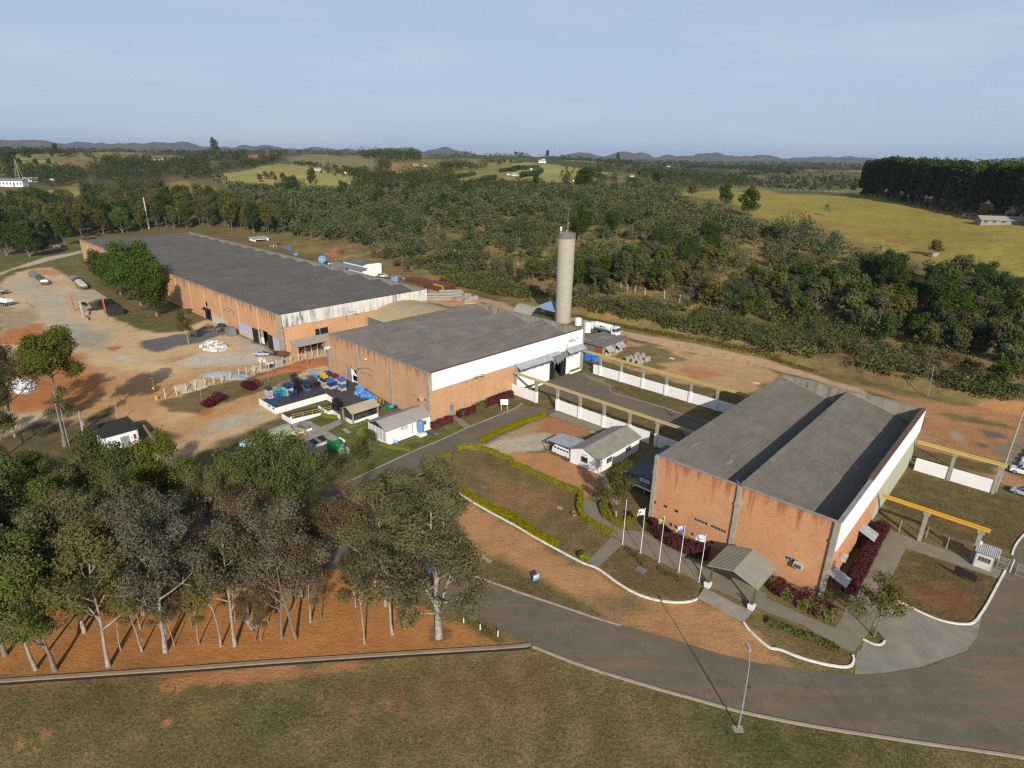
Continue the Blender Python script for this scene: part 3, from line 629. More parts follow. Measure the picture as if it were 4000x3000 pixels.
sheet('side_road', "J 400 480 500 350 772 197|F 1330 1372 1865 1142 2212 1000|G 100 960 380 1008 480 905 230 830 250 800 340 745 455 700 600 690 700 740 850 800 940 850 1300 985 1710 1110 1650 1170 1500 1185 1260 1090 850 985 640 900|G 480 910 380 1010 300 1035 280 1045 0 1170|F 2212 1170 1900 1310 1740 1345 1660 1390 1490 1480 1470 1560|J 1480 100 1200 208 1000 260 800 420", .034, M['asphalt2'])
sheet('gate_road', "L 2212 620 2150 700 2115 800 2040 950 1990 1020 2100 1060 2400 1150 2600 700", .026, M['asphalt'])
sheet('apron', "N 1490 160 1479 261 1600 255 1750 232 1962 160 2010 95 2022 45|L 1850 1345 1760 1422 1500 1390 1100 1205 960 1330 900 1420 1010 1540 1000 1580 950 1602 830 1552 800 1640", .036, M['apron'])
sheet('walkway', "K 590 320 720 360 800 480 880 560 980 600 1110 610 1500 820 1700 905 2200 1150 2212 1290 2080 1262 1880 1165 1650 1065 960 712 880 652 740 575 625 485 585 410", .030, M['pave'])
sheet('cross_walk', "K 862 655 962 715 740 925 652 868", .034, M['pave'])
sheet('entrance_walk', "L 0 1190 300 1330 575 1445 640 1350 690 1190 860 900 1030 590 1190 755 1040 1065 870 1480 820 1548 740 1650 640 1622 300 1420 0 1315 -120 1260 -130 1200", .032, M['pave'])
sheet('gate_walk', "L 1030 595 1300 690 1760 852 2050 962 1985 1020 1190 757", .038, M['pave'])
sheet('court_walk', "G 310 1045 390 1012 800 1158 760 1185 640 1165", .030, M['pave'])
sheet('slab_walk', "r2 990 1040 1130 945 1300 1100 1250 1150", .032, M['pave'])
sheet('treatment_slab', "q2 150 570 320 480 900 260 1240 205 1380 205 1560 305 1900 165 1960 230 1680 370 1900 500 1960 540 1540 760 1300 800 1000 700 480 700", .030, M['dirtyconc'])
sheet('door_walk', "F 1700 1065 1750 1050 1860 1140 1800 1160", .032, M['pave'])

def kerb(name, s, w, h, m, label=None, closed=False, z0=-.02):
    pts = [Vector((x, y, 0)) for x, y in (P(s) if isinstance(s, str) else s)]
    # resample so that bends are smooth
    out = []
    for i in range(len(pts)-1):
        p0, p1, p2, p3 = pts[max(i-1, 0)], pts[i], pts[i+1], pts[min(i+2, len(pts)-1)]
        for k in range(5):
            t = k/5; out.append(.5*((2*p1)+(p2-p0)*t+(2*p0-5*p1+4*p2-p3)*t*t+(3*p1-p0-3*p2+p3)*t**3))
    out.append(pts[-1]); mb = MB(); n = len(out); vs = []; fs = []
    for i, p in enumerate(out):
        d = (out[min(i+1, n-1)]-out[max(i-1, 0)]); d = d.normalized() if d.length else Vector((1, 0, 0)); nn = Vector((-d.y, d.x, 0))*w/2
        j = random.uniform(-.012, .012)
        vs += [(*(p-nn).xy, z0), (*(p-nn*.92).xy, h+j), (*(p+nn*.92).xy, h+j), (*(p+nn).xy, z0)]
    for i in range(n-1):
        for k in range(3): fs.append((4*i+k, 4*i+k+1, 4*i+k+5, 4*i+k+4))
    fs += [(0, 1, 2, 3), (4*n-1, 4*n-2, 4*n-3, 4*n-4)]
    mb.add(vs, fs); o = mb.build(name, m); tag(o, kind='structure'); return o
kerb('kerb', "J 1480 95 1490 125 1600 195 1750 280 1900 375 2050 460 2212 548|K 0 545 200 665 400 775 600 880 740 935 900 1050 1050 1140 1200 1195 1350 1222 1480 1225 1560 1213 1600 1196", .28, .16, M['kerbwhite'])
kerb('kerb', "K 2000 1400 2060 1480 2212 1610|N 1160 155 1250 190 1350 217 1430 229 1465 222 1477 200 1472 178", .28, .16, M['kerbwhite'])
kerb('kerb', "L 1100 1205 1240 1275 1380 1340 1500 1385 1620 1410 1730 1415 1790 1390 1840 1325 1900 1230 1980 1080 2045 960 2060 930", .26, .16, M['kerbwhite'])
kerb('kerb', "L 820 1545 880 1575 940 1594 985 1588 1008 1560", .24, .15, M['kerbwhite'])
kerb('kerb', "L 2108 815 2140 730 2212 640 2300 560", .24, .15, M['kerbwhite'])
kerb('kerb', "J 1890 1000 2212 1115|K 0 1118 200 1185 500 1285 720 1360 940 1425", .25, .14, M['kerbgrey'])
kerb('kerb', "N 90 140 300 222 600 315 800 371 1000 425 1300 485 1700 547 2000 590 2212 622 2500 672", .3, .14, M['kerbgrey'])
kerb('kerb', "J 768 195|F 1335 1368 1600 1258 1862 1138 2212 998|G 90 940", .22, .12, M['kerbgrey'])
kerb('kerb', "J 1470 102 1205 207", .2, .1, M['kerbgrey'])
kerb('kerb', "G 840 805 850 835 900 865 1050 905 1300 975 1500 1045 1710 1105", .2, .12, M['conc'])
kerb('retaining_kerb', [(x, y+.42) for x, y in KERB_FOOT], .42, .16, M['kerbdirt'])
kerb('drain_channel', [(x, y+.02) for x, y in KERB_FOOT], .36, .012, M['dark'])  # flat near-black strip: shade of the gap below the kerb, painted as colour
# ------------------------------------------------------------------ foliage meshes
def quads_mesh(name, C, N_, S, m, mi=None, flop=1.0):
    """leaf clumps: centres C, facing N_, size S"""
    n = len(C); t = RNG.normal(size=(n, 3)); u = np.cross(N_, t); u /= np.linalg.norm(u, axis=1)[:, None]+1e-9; w = np.cross(N_, u); w /= np.linalg.norm(w, axis=1)[:, None]+1e-9
    S = S[:, None]; k = RNG.uniform(.45, .8, (n, 1))*flop
    # a bent, pointed clump: four corners with uneven reach
    j = lambda: RNG.uniform(.65, 1.25, (n, 1))
    V = np.stack([C+u*S*j(), C+w*S*k*j(), C-u*S*j(), C-w*S*k*j()], 1).reshape(-1, 3)
    me = bpy.data.meshes.new(name); me.vertices.add(4*n); me.vertices.foreach_set('co', V.astype(np.float32).ravel())
    me.loops.add(4*n); me.loops.foreach_set('vertex_index', np.arange(4*n, dtype=np.int32)); me.polygons.add(n)
    me.polygons.foreach_set('loop_start', np.arange(0, 4*n, 4, dtype=np.int32)); me.polygons.foreach_set('loop_total', np.full(n, 4, np.int32))
    for q in (m if isinstance(m, list) else [m]): me.materials.append(q)
    if mi is not None: me.polygons.foreach_set('material_index', mi.astype(np.int32))
    me.update(calc_edges=True); return me
def blob_pts(blobs, n, shell=.5):
    """points in a set of ellipsoid clumps (x,y,z,rx,rz); shell pushes them to the outside"""
    B = np.array(blobs, float); wv = (B[:, 3]**2*B[:, 4]); i = RNG.choice(len(B), n, p=wv/wv.sum()); d = RNG.normal(size=(n, 3)); d /= np.linalg.norm(d, axis=1)[:, None]
    r = RNG.uniform(0, 1, n)**(1/3)*(1-shell)+shell*RNG.uniform(.75, 1.12, n)
    C = B[i, :3] + d*r[:, None]*np.stack([B[i, 3], B[i, 3], B[i, 4]], 1)
    nr = d + RNG.normal(size=(n, 3))*.5; nr /= np.linalg.norm(nr, axis=1)[:, None]; return C, nr
def skeleton(h, fork, nlimb, spread, r0, lean=0., seed=0, levels=2, top=.92, droop=0.):
    """trunk with limbs: returns a MB and the tips of the branches"""
    rd = random.Random(seed); mb = MB(); tips = []
    la = rd.uniform(0, 6.28); pts = []; n = 7; x = y = 0.
    for i in range(n+1):
        t = i/n; pts.append((x, y, h*top*t)); x += math.cos(la)*lean*h/n*(.5+t) + rd.uniform(-.025, .025)*h*.5; y += math.sin(la)*lean*h/n*(.5+t) + rd.uniform(-.025, .025)*h*.5
    rs = [r0*1.35]+[r0*(1-.82*i/n) for i in range(1, n+1)]; mb.tube([(pts[0][0], pts[0][1], -.4)]+pts, [rs[0]*1.1]+rs, 7)
    tips.append(Vector(pts[-1]))
    def limb(p, d, L, r, lv):
        q = [p]; v = d.normalized(); k = 4
        for i in range(k):
            v = (v + Vector((rd.uniform(-.28, .28), rd.uniform(-.28, .28), rd.uniform(-.05, .30)-droop*i/k))).normalized(); q.append(q[-1]+v*L/k)
        mb.tube(q, [r*(1-.78*i/k) for i in range(k+1)], 5 if lv > 1 else 4, cap=False); tips.append(q[-1]); tips.append(q[-2]) if lv < levels else None
        if lv > 0:
            for i in range(rd.choice((2, 3, 3))):
                b = q[rd.choice((2, 3, 3, 4))]; limb(b, v + Vector((rd.uniform(-1, 1), rd.uniform(-1, 1), rd.uniform(-.2, .6))), L*rd.uniform(.4, .62), r*.5, lv-1)
    for i in range(nlimb):
        t = fork + (1-fork)*(i+.3)/nlimb*.95; f = t*n; j = min(int(f), n-1); a, b = Vector(pts[j]), Vector(pts[j+1]); p = a.lerp(b, f-j)
        ang = 2.4*i + rd.uniform(-.5, .5); L = spread*(1.05-.55*(t-fork)/(1-fork))*rd.uniform(.75, 1.15)
        limb(p, Vector((math.cos(ang), math.sin(ang), rd.uniform(.5, 1.15))), L, r0*(1-.8*t)*.62+.02, levels-1)
    return mb, tips
def make_crown(tips, n, cl, size, shell=.25, flat=.8, seed=0):
    rd = random.Random(seed); bl = [(p.x, p.y, p.z, cl*rd.uniform(.6, 1.3), cl*flat*rd.uniform(.6, 1.2)) for p in tips]
    C, nr = blob_pts(bl, n, shell); nr[:, 2] = nr[:, 2]*.9+.25; nr /= np.linalg.norm(nr, axis=1)[:, None]; return C, nr, RNG.uniform(.6, 1.35, n)*size
PROTO = {}
def tree_proto(key, h, fork, nl, spread, r0, lean, seed, n, cl, size, leafm, barkm, levels=2, flat=.8, shell=.25, droop=0., extra=None):
    mb, tips = skeleton(h, fork, nl, spread, r0, lean, seed, levels, droop=droop)
    t = mb.mesh('trunk', M[barkm], True); C, nr, S = make_crown(tips, n, cl, size, shell, flat, seed)
    PROTO[key] = (t, quads_mesh('crown', C, nr, S, M[leafm], flop=.8))
def plant(key, name, label, cat, x, y, rot=None, s=1., group=None, z=None, parts=True, sz=None):
    t, c = PROTO[key]; r = random.uniform(0, 6.28) if rot is None else rot
    o = wthing(name, label, cat, x, y, z, r, group); o.scale = (s, s, s if sz is None else sz)
    link('trunk', t, o); link('crown', c, o); return o
# tall trees of the grove in front
for i in range(4): tree_proto(f'euc{i}', 17, .28, 12, 5.4, .20, .06, 100+i, 16000, 1.15, .15, 'lf_euc', 'bark_white', 3)
for i in range(3): tree_proto(f'grn{i}', 16, .18, 15, 5.9, .22, .05, 120+i, 26000, 1.3, .165, 'lf_green', 'bark', 3)
for i in range(2): tree_proto(f'dry{i}', 15, .22, 14, 4.8, .15, .06, 140+i, 11000, 1.05, .115, 'lf_dry', 'bark', 3)
tree_proto('gry0', 16, .30, 12, 5.0, .19, .06, 150, 14000, 1.0, .13, 'lf_grey', 'bark_white', 3)
tree_proto('gry1', 14, .30, 8, 4.0, .17, .08, 151, 5200, 1.0, .15, 'lf_grey', 'bark_white', 3)
for i in range(2): tree_proto(f'slim{i}', 12, .45, 6, 2.6, .11, .12, 160+i, 2600, .9, .15, 'lf_euc', 'bark_white', 2)
tree_proto('umb', 21, .60, 16, 5.6, .30, .03, 170, 20000, 1.8, .22, 'lf_green', 'bark', 2, flat=.75)
tree_proto('big', 20, .20, 17, 7.3, .40, .03, 171, 34000, 1.35, .17, 'lf_euc', 'bark_white', 3, droop=.3)
tree_proto('mango', 16, .06, 26, 8.8, .5, .02, 180, 17000, 2.4, .38, 'lf_bright', 'bark', 2, shell=.6)
tree_proto('mangod', 12, .05, 20, 6.8, .4, .02, 181, 10000, 2.0, .36, 'lf_dark', 'bark', 2, shell=.55)
tree_proto('young', 9, .18, 10, 2.6, .13, .03, 182, 4600, .8, .15, 'lf_scrub', 'bark_white', 2)
tree_proto('young2', 6.5, .2, 12, 2.9, .10, .05, 183, 3600, .75, .14, 'lf_scrub', 'bark', 2)
for i in range(3): tree_proto(f'tall{i}', 24, .20, 20, 6.2, .26, .04, 190+i, 3800, 2.1, .52, ('lf_green', 'lf_dark', 'lf_scrub')[i], 'bark', 2)
for i in range(2): tree_proto(f'plt{i}', 29, .22, 24, 3.2, .20, .01, 200+i, 1900, 1.6, .66, 'lf_plant', 'bark', 1)
# scrub wood, middle distance
for i in range(3): tree_proto(f'wd{i}', 7.5+i*.8, .10, 12, 4.1, .14, .06, 210+i, 1500, 1.5, .40, ('lf_scrub', 'lf_dark', 'lf_green')[i], 'bark', 1, shell=.5)
tree_proto('wdb', 4.2, .05, 10, 2.6, .08, .04, 220, 800, 1.0, .34, 'lf_scrub', 'bark', 1, shell=.45)
tree_proto('wdg', 8.5, .2, 9, 3.6, .13, .06, 221, 700, 1.2, .28, 'lf_grey', 'bark_white', 2)
tree_proto('wdd', 8, .2, 8, 3.4, .13, .06, 222, 760, 1.2, .32, 'lf_dry', 'bark', 2)
tree_proto('thin', 9, .5, 7, 1.8, .09, .05, 223, 340, .9, .36, 'lf_scrub', 'bark_white', 1)

# ---- the grove of the foreground: place of the foot in the photograph, kind, height, label
def at_h(t, x, y, t2, x2, y2): return hgt(t, x, y, t2, x2, y2)
GROVE = [
 ('O', 646, 2546, 'gry0', 17.5, 'white-barked forked tree with grey crown, nearly bare, mid grove', 2.2),
 ('O', 1714, 2488, 'big', 19.5, 'biggest olive tree of the grove, white flared trunk on a grassy mound by the road', .6),
 ('O', 918, 2522, 'gry1', 16, 'slender pale trunk just left of the small white box on a post', 1.),
 ('O', 1100, 2493, 'dry0', 15.5, 'straight pale trunk with brown twiggy crown right of the small white box', 2.),
 ('O', 1157, 2498, 'dry1', 16.5, 'straight pale trunk with dry upright twigs, right of its near twin', .4),
 ('O', 1424, 2515, 'slim0', 11, 'thin low-crowned tree two trunks left of the biggest grove tree', 1.2),
 ('O', 1533, 2478, 'gry1', 13, 'knotty grey trunk with thin drooping crown beside the biggest grove tree', 3.),
 ('O', 1505, 2365, 'euc1', 17, 'pale leaning trunk forking in front of the blue digger', 4.2),
 ('O', 424, 2604, 'euc0', 17, 'double white trunk near the drain, left of the white-barked forked tree', .2),
 ('O', 215, 2620, 'grn1', 15, 'dark leaning trunk with green crown beside the drain at the left edge', 2.6),
 ('O', 140, 2615, 'euc2', 15, 'white slanting trunk at the far left beside the drain', 4.8),
 ('O', 20, 2560, 'grn2', 16, 'green tree cut by the left edge of the picture', 3.),
 ('O', 556, 2545, 'slim1', 11, 'thin crooked white trunk between the double trunk and the forked tree', .5),
 ('O', 778, 2518, 'slim0', 8, 'small sharply leaning sapling right of the white-barked forked tree', 5.1),
 ('O', 863, 2524, 'slim1', 12, 'thin upright grey trunk left of the slender pale trunk', 2.),
 ('O', 967, 2410, 'dry1', 15, 'dry twiggy tree behind the small white box', 4.),
 ('O', 1213, 2430, 'slim1', 12, 'thin trunk behind the two straight pale trunks', 3.),
 ('O', 1590, 2420, 'dry0', 11, 'reddish dry tree with short trunk left of the biggest grove tree', 1.7),
 ('O', 330, 2470, 'euc3', 17, 'yellowish-leaved eucalyptus in the second row behind the double trunk', 1.),
 ('O', 90, 2420, 'grn0', 17, 'tall green eucalyptus in the second row at the left edge', 2.2),
 ('O', 560, 2400, 'euc2', 17, 'olive eucalyptus in the second row behind the thin crooked trunk', .9),
 ('O', 760, 2360, 'dry0', 15, 'brown thin-crowned tree in the second row behind the leaning sapling', 5.),
 ('O', 240, 2300, 'grn1', (1880,), 'dense green tree of the third row, left part of the grove', 4.4),
 ('O', 500, 2160, 'grn0', (1748,), 'olive tree of the third row behind the olive eucalyptus', 3.3),
 ('O', 40, 2180, 'grn2', (1760,), 'broad green tree of the back row at the left edge', .3),
 ('O', 190, 2150, 'grn0', (1795,), 'bright-topped green tree of the back row above the dense green tree', 5.2),
 ('O', 690, 2150, 'grn1', (1762,), 'green tree of the back row below the white hut', 1.5),
 ('O', 860, 2200, 'euc1', (1835,), 'small-leaved tree of the back row at the edge of the shaded asphalt', 2.8),
 ('O', 1000, 2220, 'dry0', (1900,), 'dry upright tree left of the big dense tree by the pond', 3.7),
 ('O', 1120, 2150, 'grn2', (1735,), 'big dense green tree in front of the treatment pond', .8),
 ('O', 1260, 2260, 'euc2', (1960,), 'olive tree below the big dense tree by the pond', 4.),
 ('O', 350, 2200, 'euc3', (1800,), 'olive tree of the back row left of the hut', 2.),
 ('O', 960, 2150, 'grn1', (1800,), 'green tree left of the big dense tree by the pond', 5.),
 ('O', 1030, 2330, 'euc1', (2010,), 'olive tree in the second row behind the small white box', 1.),
 ('O', 640, 2290, 'dry1', (1950,), 'brown twiggy tree of the third row behind the white-barked forked tree', 3.),
 ('O', 1180, 2340, 'euc0', (2030,), 'olive tree in the second row right of the small white box', 3.6),
 ('O', 1390, 2290, 'dry1', 14.5, 'brown-leaved tree beside the shaded road, centre of the grove', 2.5),
 ('O', 1600, 2255, 'euc3', 14, 'dark olive tree directly behind the biggest grove tree', 4.9),
]
_rd = random.Random(11)
for _i in range(26):
    g = G('O', _rd.uniform(30, 1620), _rd.uniform(2330, 2540)); plant(_rd.choice(('slim0', 'slim1', 'young2', 'dry0', 'gry1')), 'sapling', 'thin understorey sapling between the big trunks of the red-earth grove', 'tree', *g, None, _rd.uniform(.42, .75), 'understorey saplings of the grove')
for t, x, y, k, h, lab, r in GROVE:
    g = G(t, x, y); base = {'euc': 17, 'grn': 16, 'dry': 15, 'gry': 16, 'sli': 12, 'big': 20}[k[:3]]
    if k == 'gry1': base = 14
    h = hgt(t, x, y, t, x if len(h) < 2 else h[1], h[0]) if isinstance(h, tuple) else h; plant(k, 'eucalyptus_tree' if k[:3] in ('euc', 'gry', 'sli', 'big') else 'grove_tree', lab, 'tree', g[0], g[1], r, h/base, 'trees of the red-earth grove')
g = G('E', 563, 1312); plant('umb', 'eucalyptus_tree', 'tall tree with bare twin trunk and round dark green crown beside the utility pole', 'tree', *g, 1.3, 1.)
g = G('E', 600, 1316); plant('slim0', 'eucalyptus_tree', 'thin sapling right beside the tall round-crowned tree', 'tree', *g, 1.3, .95)
g = G('E', 130, 1230); plant('gry0', 'eucalyptus_tree', 'pale many-limbed tree left of the tall round-crowned tree', 'tree', *g, 2.7, 1.1)
g = G('E', 30, 1420); plant('grn0', 'grove_tree', 'green tree at the left edge below the pale many-limbed tree', 'tree', *g, .7, .95)
# trees by the long brick hall
for t, x, y, k, s, lab, r in [('r5', 1480, 1150, 'mango', 1.12, 'large bright green round tree in front of the long brick hall', 0.),
                           ('r5', 985, 850, 'mangod', .95, 'dark green tree left of the large bright green tree', 1.),
                           ('r5', 1710, 1310, 'mangod', 1.0, 'dark bushy tree right of and below the large bright green tree', 2.),
                           ('r5', 1190, 1000, 'mango', .80, 'smaller bright green tree in front of the large one, by the open shelter', 2.4),
                           ('E', 1632, 425, 'young', 1.12, 'thin brownish tree with yellow blossom beside the dark hall door', .4)]:
    g = G(t, x, y); plant(k, 'broad_tree' if k != 'young' else 'blossoming_tree', lab, 'tree', *g, r, s)
g = G('K', 900, 490); plant('young', 'slender_tree', 'feathery slender tree inside the ring of yellow hedge', 'tree', *g, .4, 1.05)
g = G('L', 912, 1520); plant('young2', 'small_tree', 'small airy tree on the little kerbed island by the gate road', 'tree', *g, .9, 1.1)
g = G('F', 880, 1500); plant('young2', 'flowering_shrub_tree', 'round grey-green bush with white flowers beside the louvred white building', 'shrub', *g, .2, .72)
g = G('F', 990, 1350); plant('young2', 'flowering_shrub_tree', 'flat wide bush with white flowers against the louvred white building', 'shrub', *g, 2.2, .62)
g = G('J', 1120, 330); plant('young2', 'young_palm_tree', 'spiky bright green plant at the edge of the shaded road', 'plant', *g, .2, .7)

# ------------------------------------------------------------------ hedges and shrubs
def path_pts(s, step=.5):
    p = [Vector((x, y, 0)) for x, y in P(s)]; out = []
    for i in range(len(p)-1):
        n = max(1, int((p[i+1]-p[i]).length/step)); out += [p[i].lerp(p[i+1], k/n) for k in range(n)]
    return out+[p[-1]]
def hedge(name, s, w, h, m, label, cat='hedge', dens=110, size=.13, patch=None, group=None, wob=.0):
    dens *= 1.7; pts = path_pts(s); o = pts[len(pts)//2]; C = []; N_ = []
    for a, b in zip(pts[:-1], pts[1:]):
        d = b-a; L = d.length; n = max(4, int(L*dens*(w+2*h)/2.2)); nn = Vector((-d.y, d.x, 0)).normalized(); hh = h*(1+random.uniform(-.12, .12)+wob*random.uniform(-1, 1)); ww = w*random.uniform(.9, 1.12)
        for _ in range(n):
            t = random.random(); r = random.random()*(2*hh+ww)
            if r < hh: off, z, nv = -ww/2, r, -nn
            elif r < hh+ww: off, z, nv = r-hh-ww/2, hh, Vector((0, 0, 1))
            else: off, z, nv = ww/2, r-hh-ww, nn
            e = abs(off)/(ww/2); z -= max(0, z-hh*.75)*.6*e**3
            C.append(a+d*t+nn*(off*random.uniform(.8, 1.06))+Vector((0, 0, max(.04, z+random.uniform(-.09, .07))))-o); v = nv+Vector((random.gauss(0, .6), random.gauss(0, .6), random.gauss(.25, .5))); N_.append(v.normalized())
    mb = MB()
    for i in range(len(pts)-1):
        a, b = pts[i]-o, pts[i+1]-o; d = b-a; nn = Vector((-d.y, d.x, 0)).normalized()*w*.40
        z = Vector((0, 0, h*.86)); mb.hexa([a-nn, b-nn, b+nn, a+nn], [a-nn*.85+z, b-nn*.85+z, b+nn*.85+z, a+nn*.85+z])
    root = tag(link(name, None, None, (o.x, o.y, 0)), label, cat, group)
    n = len(C); mi = None; mats = [m]
    if patch: mats = [m, patch]; C_ = np.array([tuple(c) for c in C]); mi = (fbm((C_[:, 0]+o.x)/2.2, (C_[:, 1]+o.y)/2.2, 5) > .60).astype(int)
    link('foliage', quads_mesh('foliage', np.array([tuple(c) for c in C]), np.array([tuple(v) for v in N_]), RNG.uniform(.6, 1.3, n)*size, mats, mi), root)
    part('branches', mb, m, root); return root
YH = M['lf_hedge']
hedge('clipped_hedge', "F 1672 1383 1560 1420 1490 1470 1482 1545 1510 1590|J 1500 60 1580 140 1720 235 1860 320 1950 380|J 2212 495|K 60 540 220 650 390 735", .95, .75, YH, 'long yellow-green hedge round the outer side of the lawn island', group='yellow hedges')
hedge('clipped_hedge', "F 1735 1345 1790 1325 1900 1322 2050 1375 2212 1445|K 0 30 150 95 300 165 450 230 550 265 595 300 590 360 580 420 605 480 680 545 780 600 870 645", .95, .8, YH, 'winding yellow-green hedge between the lawn island and the court', group='yellow hedges')
hedge('clipped_hedge', "K 800 375 775 420 800 480 880 530 980 556 1030 520 1045 480", .95, .85, YH, 'ring of yellow-green hedge round the slender tree', group='yellow hedges')
hedge('clipped_hedge', "F 1945 1272 2080 1200 2212 1150|G 120 1100 285 1042", 1., .7, YH, 'short yellow-green hedge along the road beside the dirt court', group='yellow hedges')
hedge('clipped_hedge', "q1 1070 910 1130 960 1200 1010 1300 1020 1390 1030", .8, .5, YH, 'low yellow hedge below the dock ramp rail', group='yellow hedges')
hedge('clipped_hedge', "q1 1500 1110 1560 1150 1640 1190 1800 1150 1935 1085", .8, .5, YH, 'low yellow hedge round the foot of the cylinder shelter', group='yellow hedges')
hedge('clipped_hedge', "q1 1935 1210 1800 1270 1770 1310 1850 1350 1950 1365", .8, .5, YH, 'hook-shaped yellow hedge at the louvred gable', group='yellow hedges')
hedge('clipped_hedge', "F 1075 1300 1150 1325 1240 1335 1330 1352", .8, .5, YH, 'yellow hedge between the louvred building and the road', group='yellow hedges')
RH = M['lf_red']
hedge('red_hedge', "K 1165 560 1270 640 1400 730 1550 790 1700 830", 2.0, 1.5, RH, 'dark red hedge with green patch in front of the brick wall behind the flagpoles', patch=M['lf_grass'], size=.17, group='red hedges', wob=.1)
hedge('red_hedge', "L 30 1080 120 1150 260 1230 400 1300 570 1370", 1.9, 1.35, RH, 'dark red hedge with green tufts right of the entrance canopy', patch=M['lf_grass'], size=.17, group='red hedges', wob=.1)
hedge('red_hedge', "L 985 590 900 740 830 880 760 1010 690 1150", 1.7, 1.5, RH, 'long dark red hedge down the sunny side of the front hall', size=.17, group='red hedges', wob=.08)
hedge('red_hedge', "F 1520 1165 1600 1130 1690 1100", 1.3, 1.4, RH, 'short dark red hedge beside the side door of the middle hall', size=.17, group='red hedges')
hedge('red_hedge', "F 1745 1062 1850 1030 2000 960 2140 900 2212 880", 1.3, 1.5, RH, 'red-and-green hedge along the brick side of the middle hall', patch=M['lf_grass'], size=.17, group='red hedges')
hedge('flower_border', "L 0 1400 150 1460 300 1520 450 1575 600 1640|N 1400 160", .9, .55, M['lf_grass'], 'green flower border on the bed in front of the entrance walk', 'border', 80, .2)
hedge('flower_border', "K 985 770 1060 820 1110 870 1140 905", .7, .35, M['lf_scrub'], 'sparse planting in the flagpole bed, left row', 'border', 40, .17)
hedge('flower_border', "K 1270 940 1330 985 1400 1010 1470 1050", .7, .35, M['lf_scrub'], 'sparse planting in the flagpole bed, right row', 'border', 40, .17)
hedge('planter_bed', "G 130 815 200 790 270 768", .9, .55, M['lf_grass'], 'low green planting at the white gate wall, near part', 'border', 70, .16)
def tufts():
    """dry grass tufts of the near slope and verges"""
    pts = []
    for s, n in (("M -900 330 0 330 500 300 1000 275 1600 240 2150 190|N 100 170 300 250 600 345 800 400 1000 450 1300 510 1700 570 2212 650 3000 900 2300 1500|M 0 1500", 30000), ("J 1700 1370 1900 1350 2100 1490 2212 1560 2100 1620 1850 1440", 900), ("K 0 950 300 1070 500 1190 700 1260 900 1390 600 1330 300 1230 0 1125|J 1900 980", 2500), ("F 1560 1450 1720 1400 2212 1470|K 0 60 560 290 560 400 640 520 860 650 760 740 600 850 200 620 0 490|J 2212 470 1800 240 1500 60", 2200), ("L 1210 75 1940 280 2212 350 2212 640 2110 800 1880 720 1300 600 1000 400", 2200), ("L 1190 762 1990 1012 1830 1332 1740 1400 1500 1362 1100 1205 1040 1070", 1000), ("K 960 720 1300 870 1640 1045 1600 1182 1400 1215 1100 1130 740 930", 700), ("E 1340 930 1430 905 2195 695|F 60 830|E 2100 880 1740 1040", 2500)):
        p = np.array(P(s)); lo, hi = np.maximum(p.min(0), (-70, 18)), np.minimum(p.max(0), (110, 200)); got = 0
        while got < n:
            q = RNG.uniform(lo, hi, (n, 2)); q = q[(seg_dist(q[:, 0], q[:, 1], [tuple(v) for v in p]) > .3) & (fbm(q[:, 0]/2.5, q[:, 1]/2.5, 91) > RNG.uniform(.3, .6, n))][:n-got]; got += len(q); pts.append(q)
    g = np.concatenate(pts); k = 2; C = np.column_stack([g, np.zeros(len(g))]); C = np.repeat(C, k, 0)+RNG.normal(size=(len(g)*k, 3))*(.10, .10, 0); S = RNG.uniform(.03, .085, len(C)); C[:, 2] = S*.5
    N_ = RNG.normal(size=C.shape); N_[:, 2] = np.abs(N_[:, 2])+.7; N_ /= np.linalg.norm(N_, axis=1)[:, None]
    mi = np.where(RNG.random(len(C)) < .45, 0, np.where(fbm(C[:, 0]/6, C[:, 1]/6, 92) > .5, 1, 0)); tag(link('dry_grass', quads_mesh('dry_grass', C, N_, S, [M['lf_straw'], M['lf_scrub'], M['lf_dry']], mi)), 'dry grass tufts on the near slope and the lawns', 'grass', None, 'stuff')
M['lf_straw'] = leaf('lf_straw', (.27,.21,.10), (.20,.165,.075), (.15,.14,.05), 1.)
tufts()
def bush(name, t, x, y, r, h, m, label, n=900, size=.2, nb=9, z=0., cat='shrub', group=None):
    g = G(t, x, y); o = tag(link(name, None, None, (*g, z)), label, cat, group); rd = random.Random(int(x*7+y))
    bl = [(rd.uniform(-.55, .55)*r, rd.uniform(-.55, .55)*r, h*rd.uniform(.35, .75), r*rd.uniform(.35, .55), h*rd.uniform(.22, .36)) for _ in range(nb)]
    C, nr = blob_pts(bl, n, .6); C[:, 2] = np.maximum(C[:, 2], .05)
    link('foliage', quads_mesh('foliage', C, nr, RNG.uniform(.6, 1.3, n)*size, m), o)
    mb = MB()
    for b in bl: mb.tube([(0, 0, -.1), (b[0]*.5, b[1]*.5, b[2]*.5), b[:3]], [.06, .045, .02], 4)
    part('stems', mb, M['bark_dark'], o); return o
bush('red_bush', 'E', 1815, 960, 1.9, 1.9, RH, 'left one of the pair of dark red bushes beside the dirt road', group='red bushes')
bush('red_bush', 'E', 1900, 925, 1.9, 2.0, RH, 'right one of the pair of dark red bushes beside the dirt road', group='red bushes')
bush('red_bush', 'E', 2175, 830, 2.6, 2.5, RH, 'largest dark red bush, alone near the crate stacks', 1500, group='red bushes')
o = bush('topiary_ball', 'K', 620, 865, .95, 1.5, YH, 'round clipped yellow shrub beside the white kerb', 900, .12, 14)
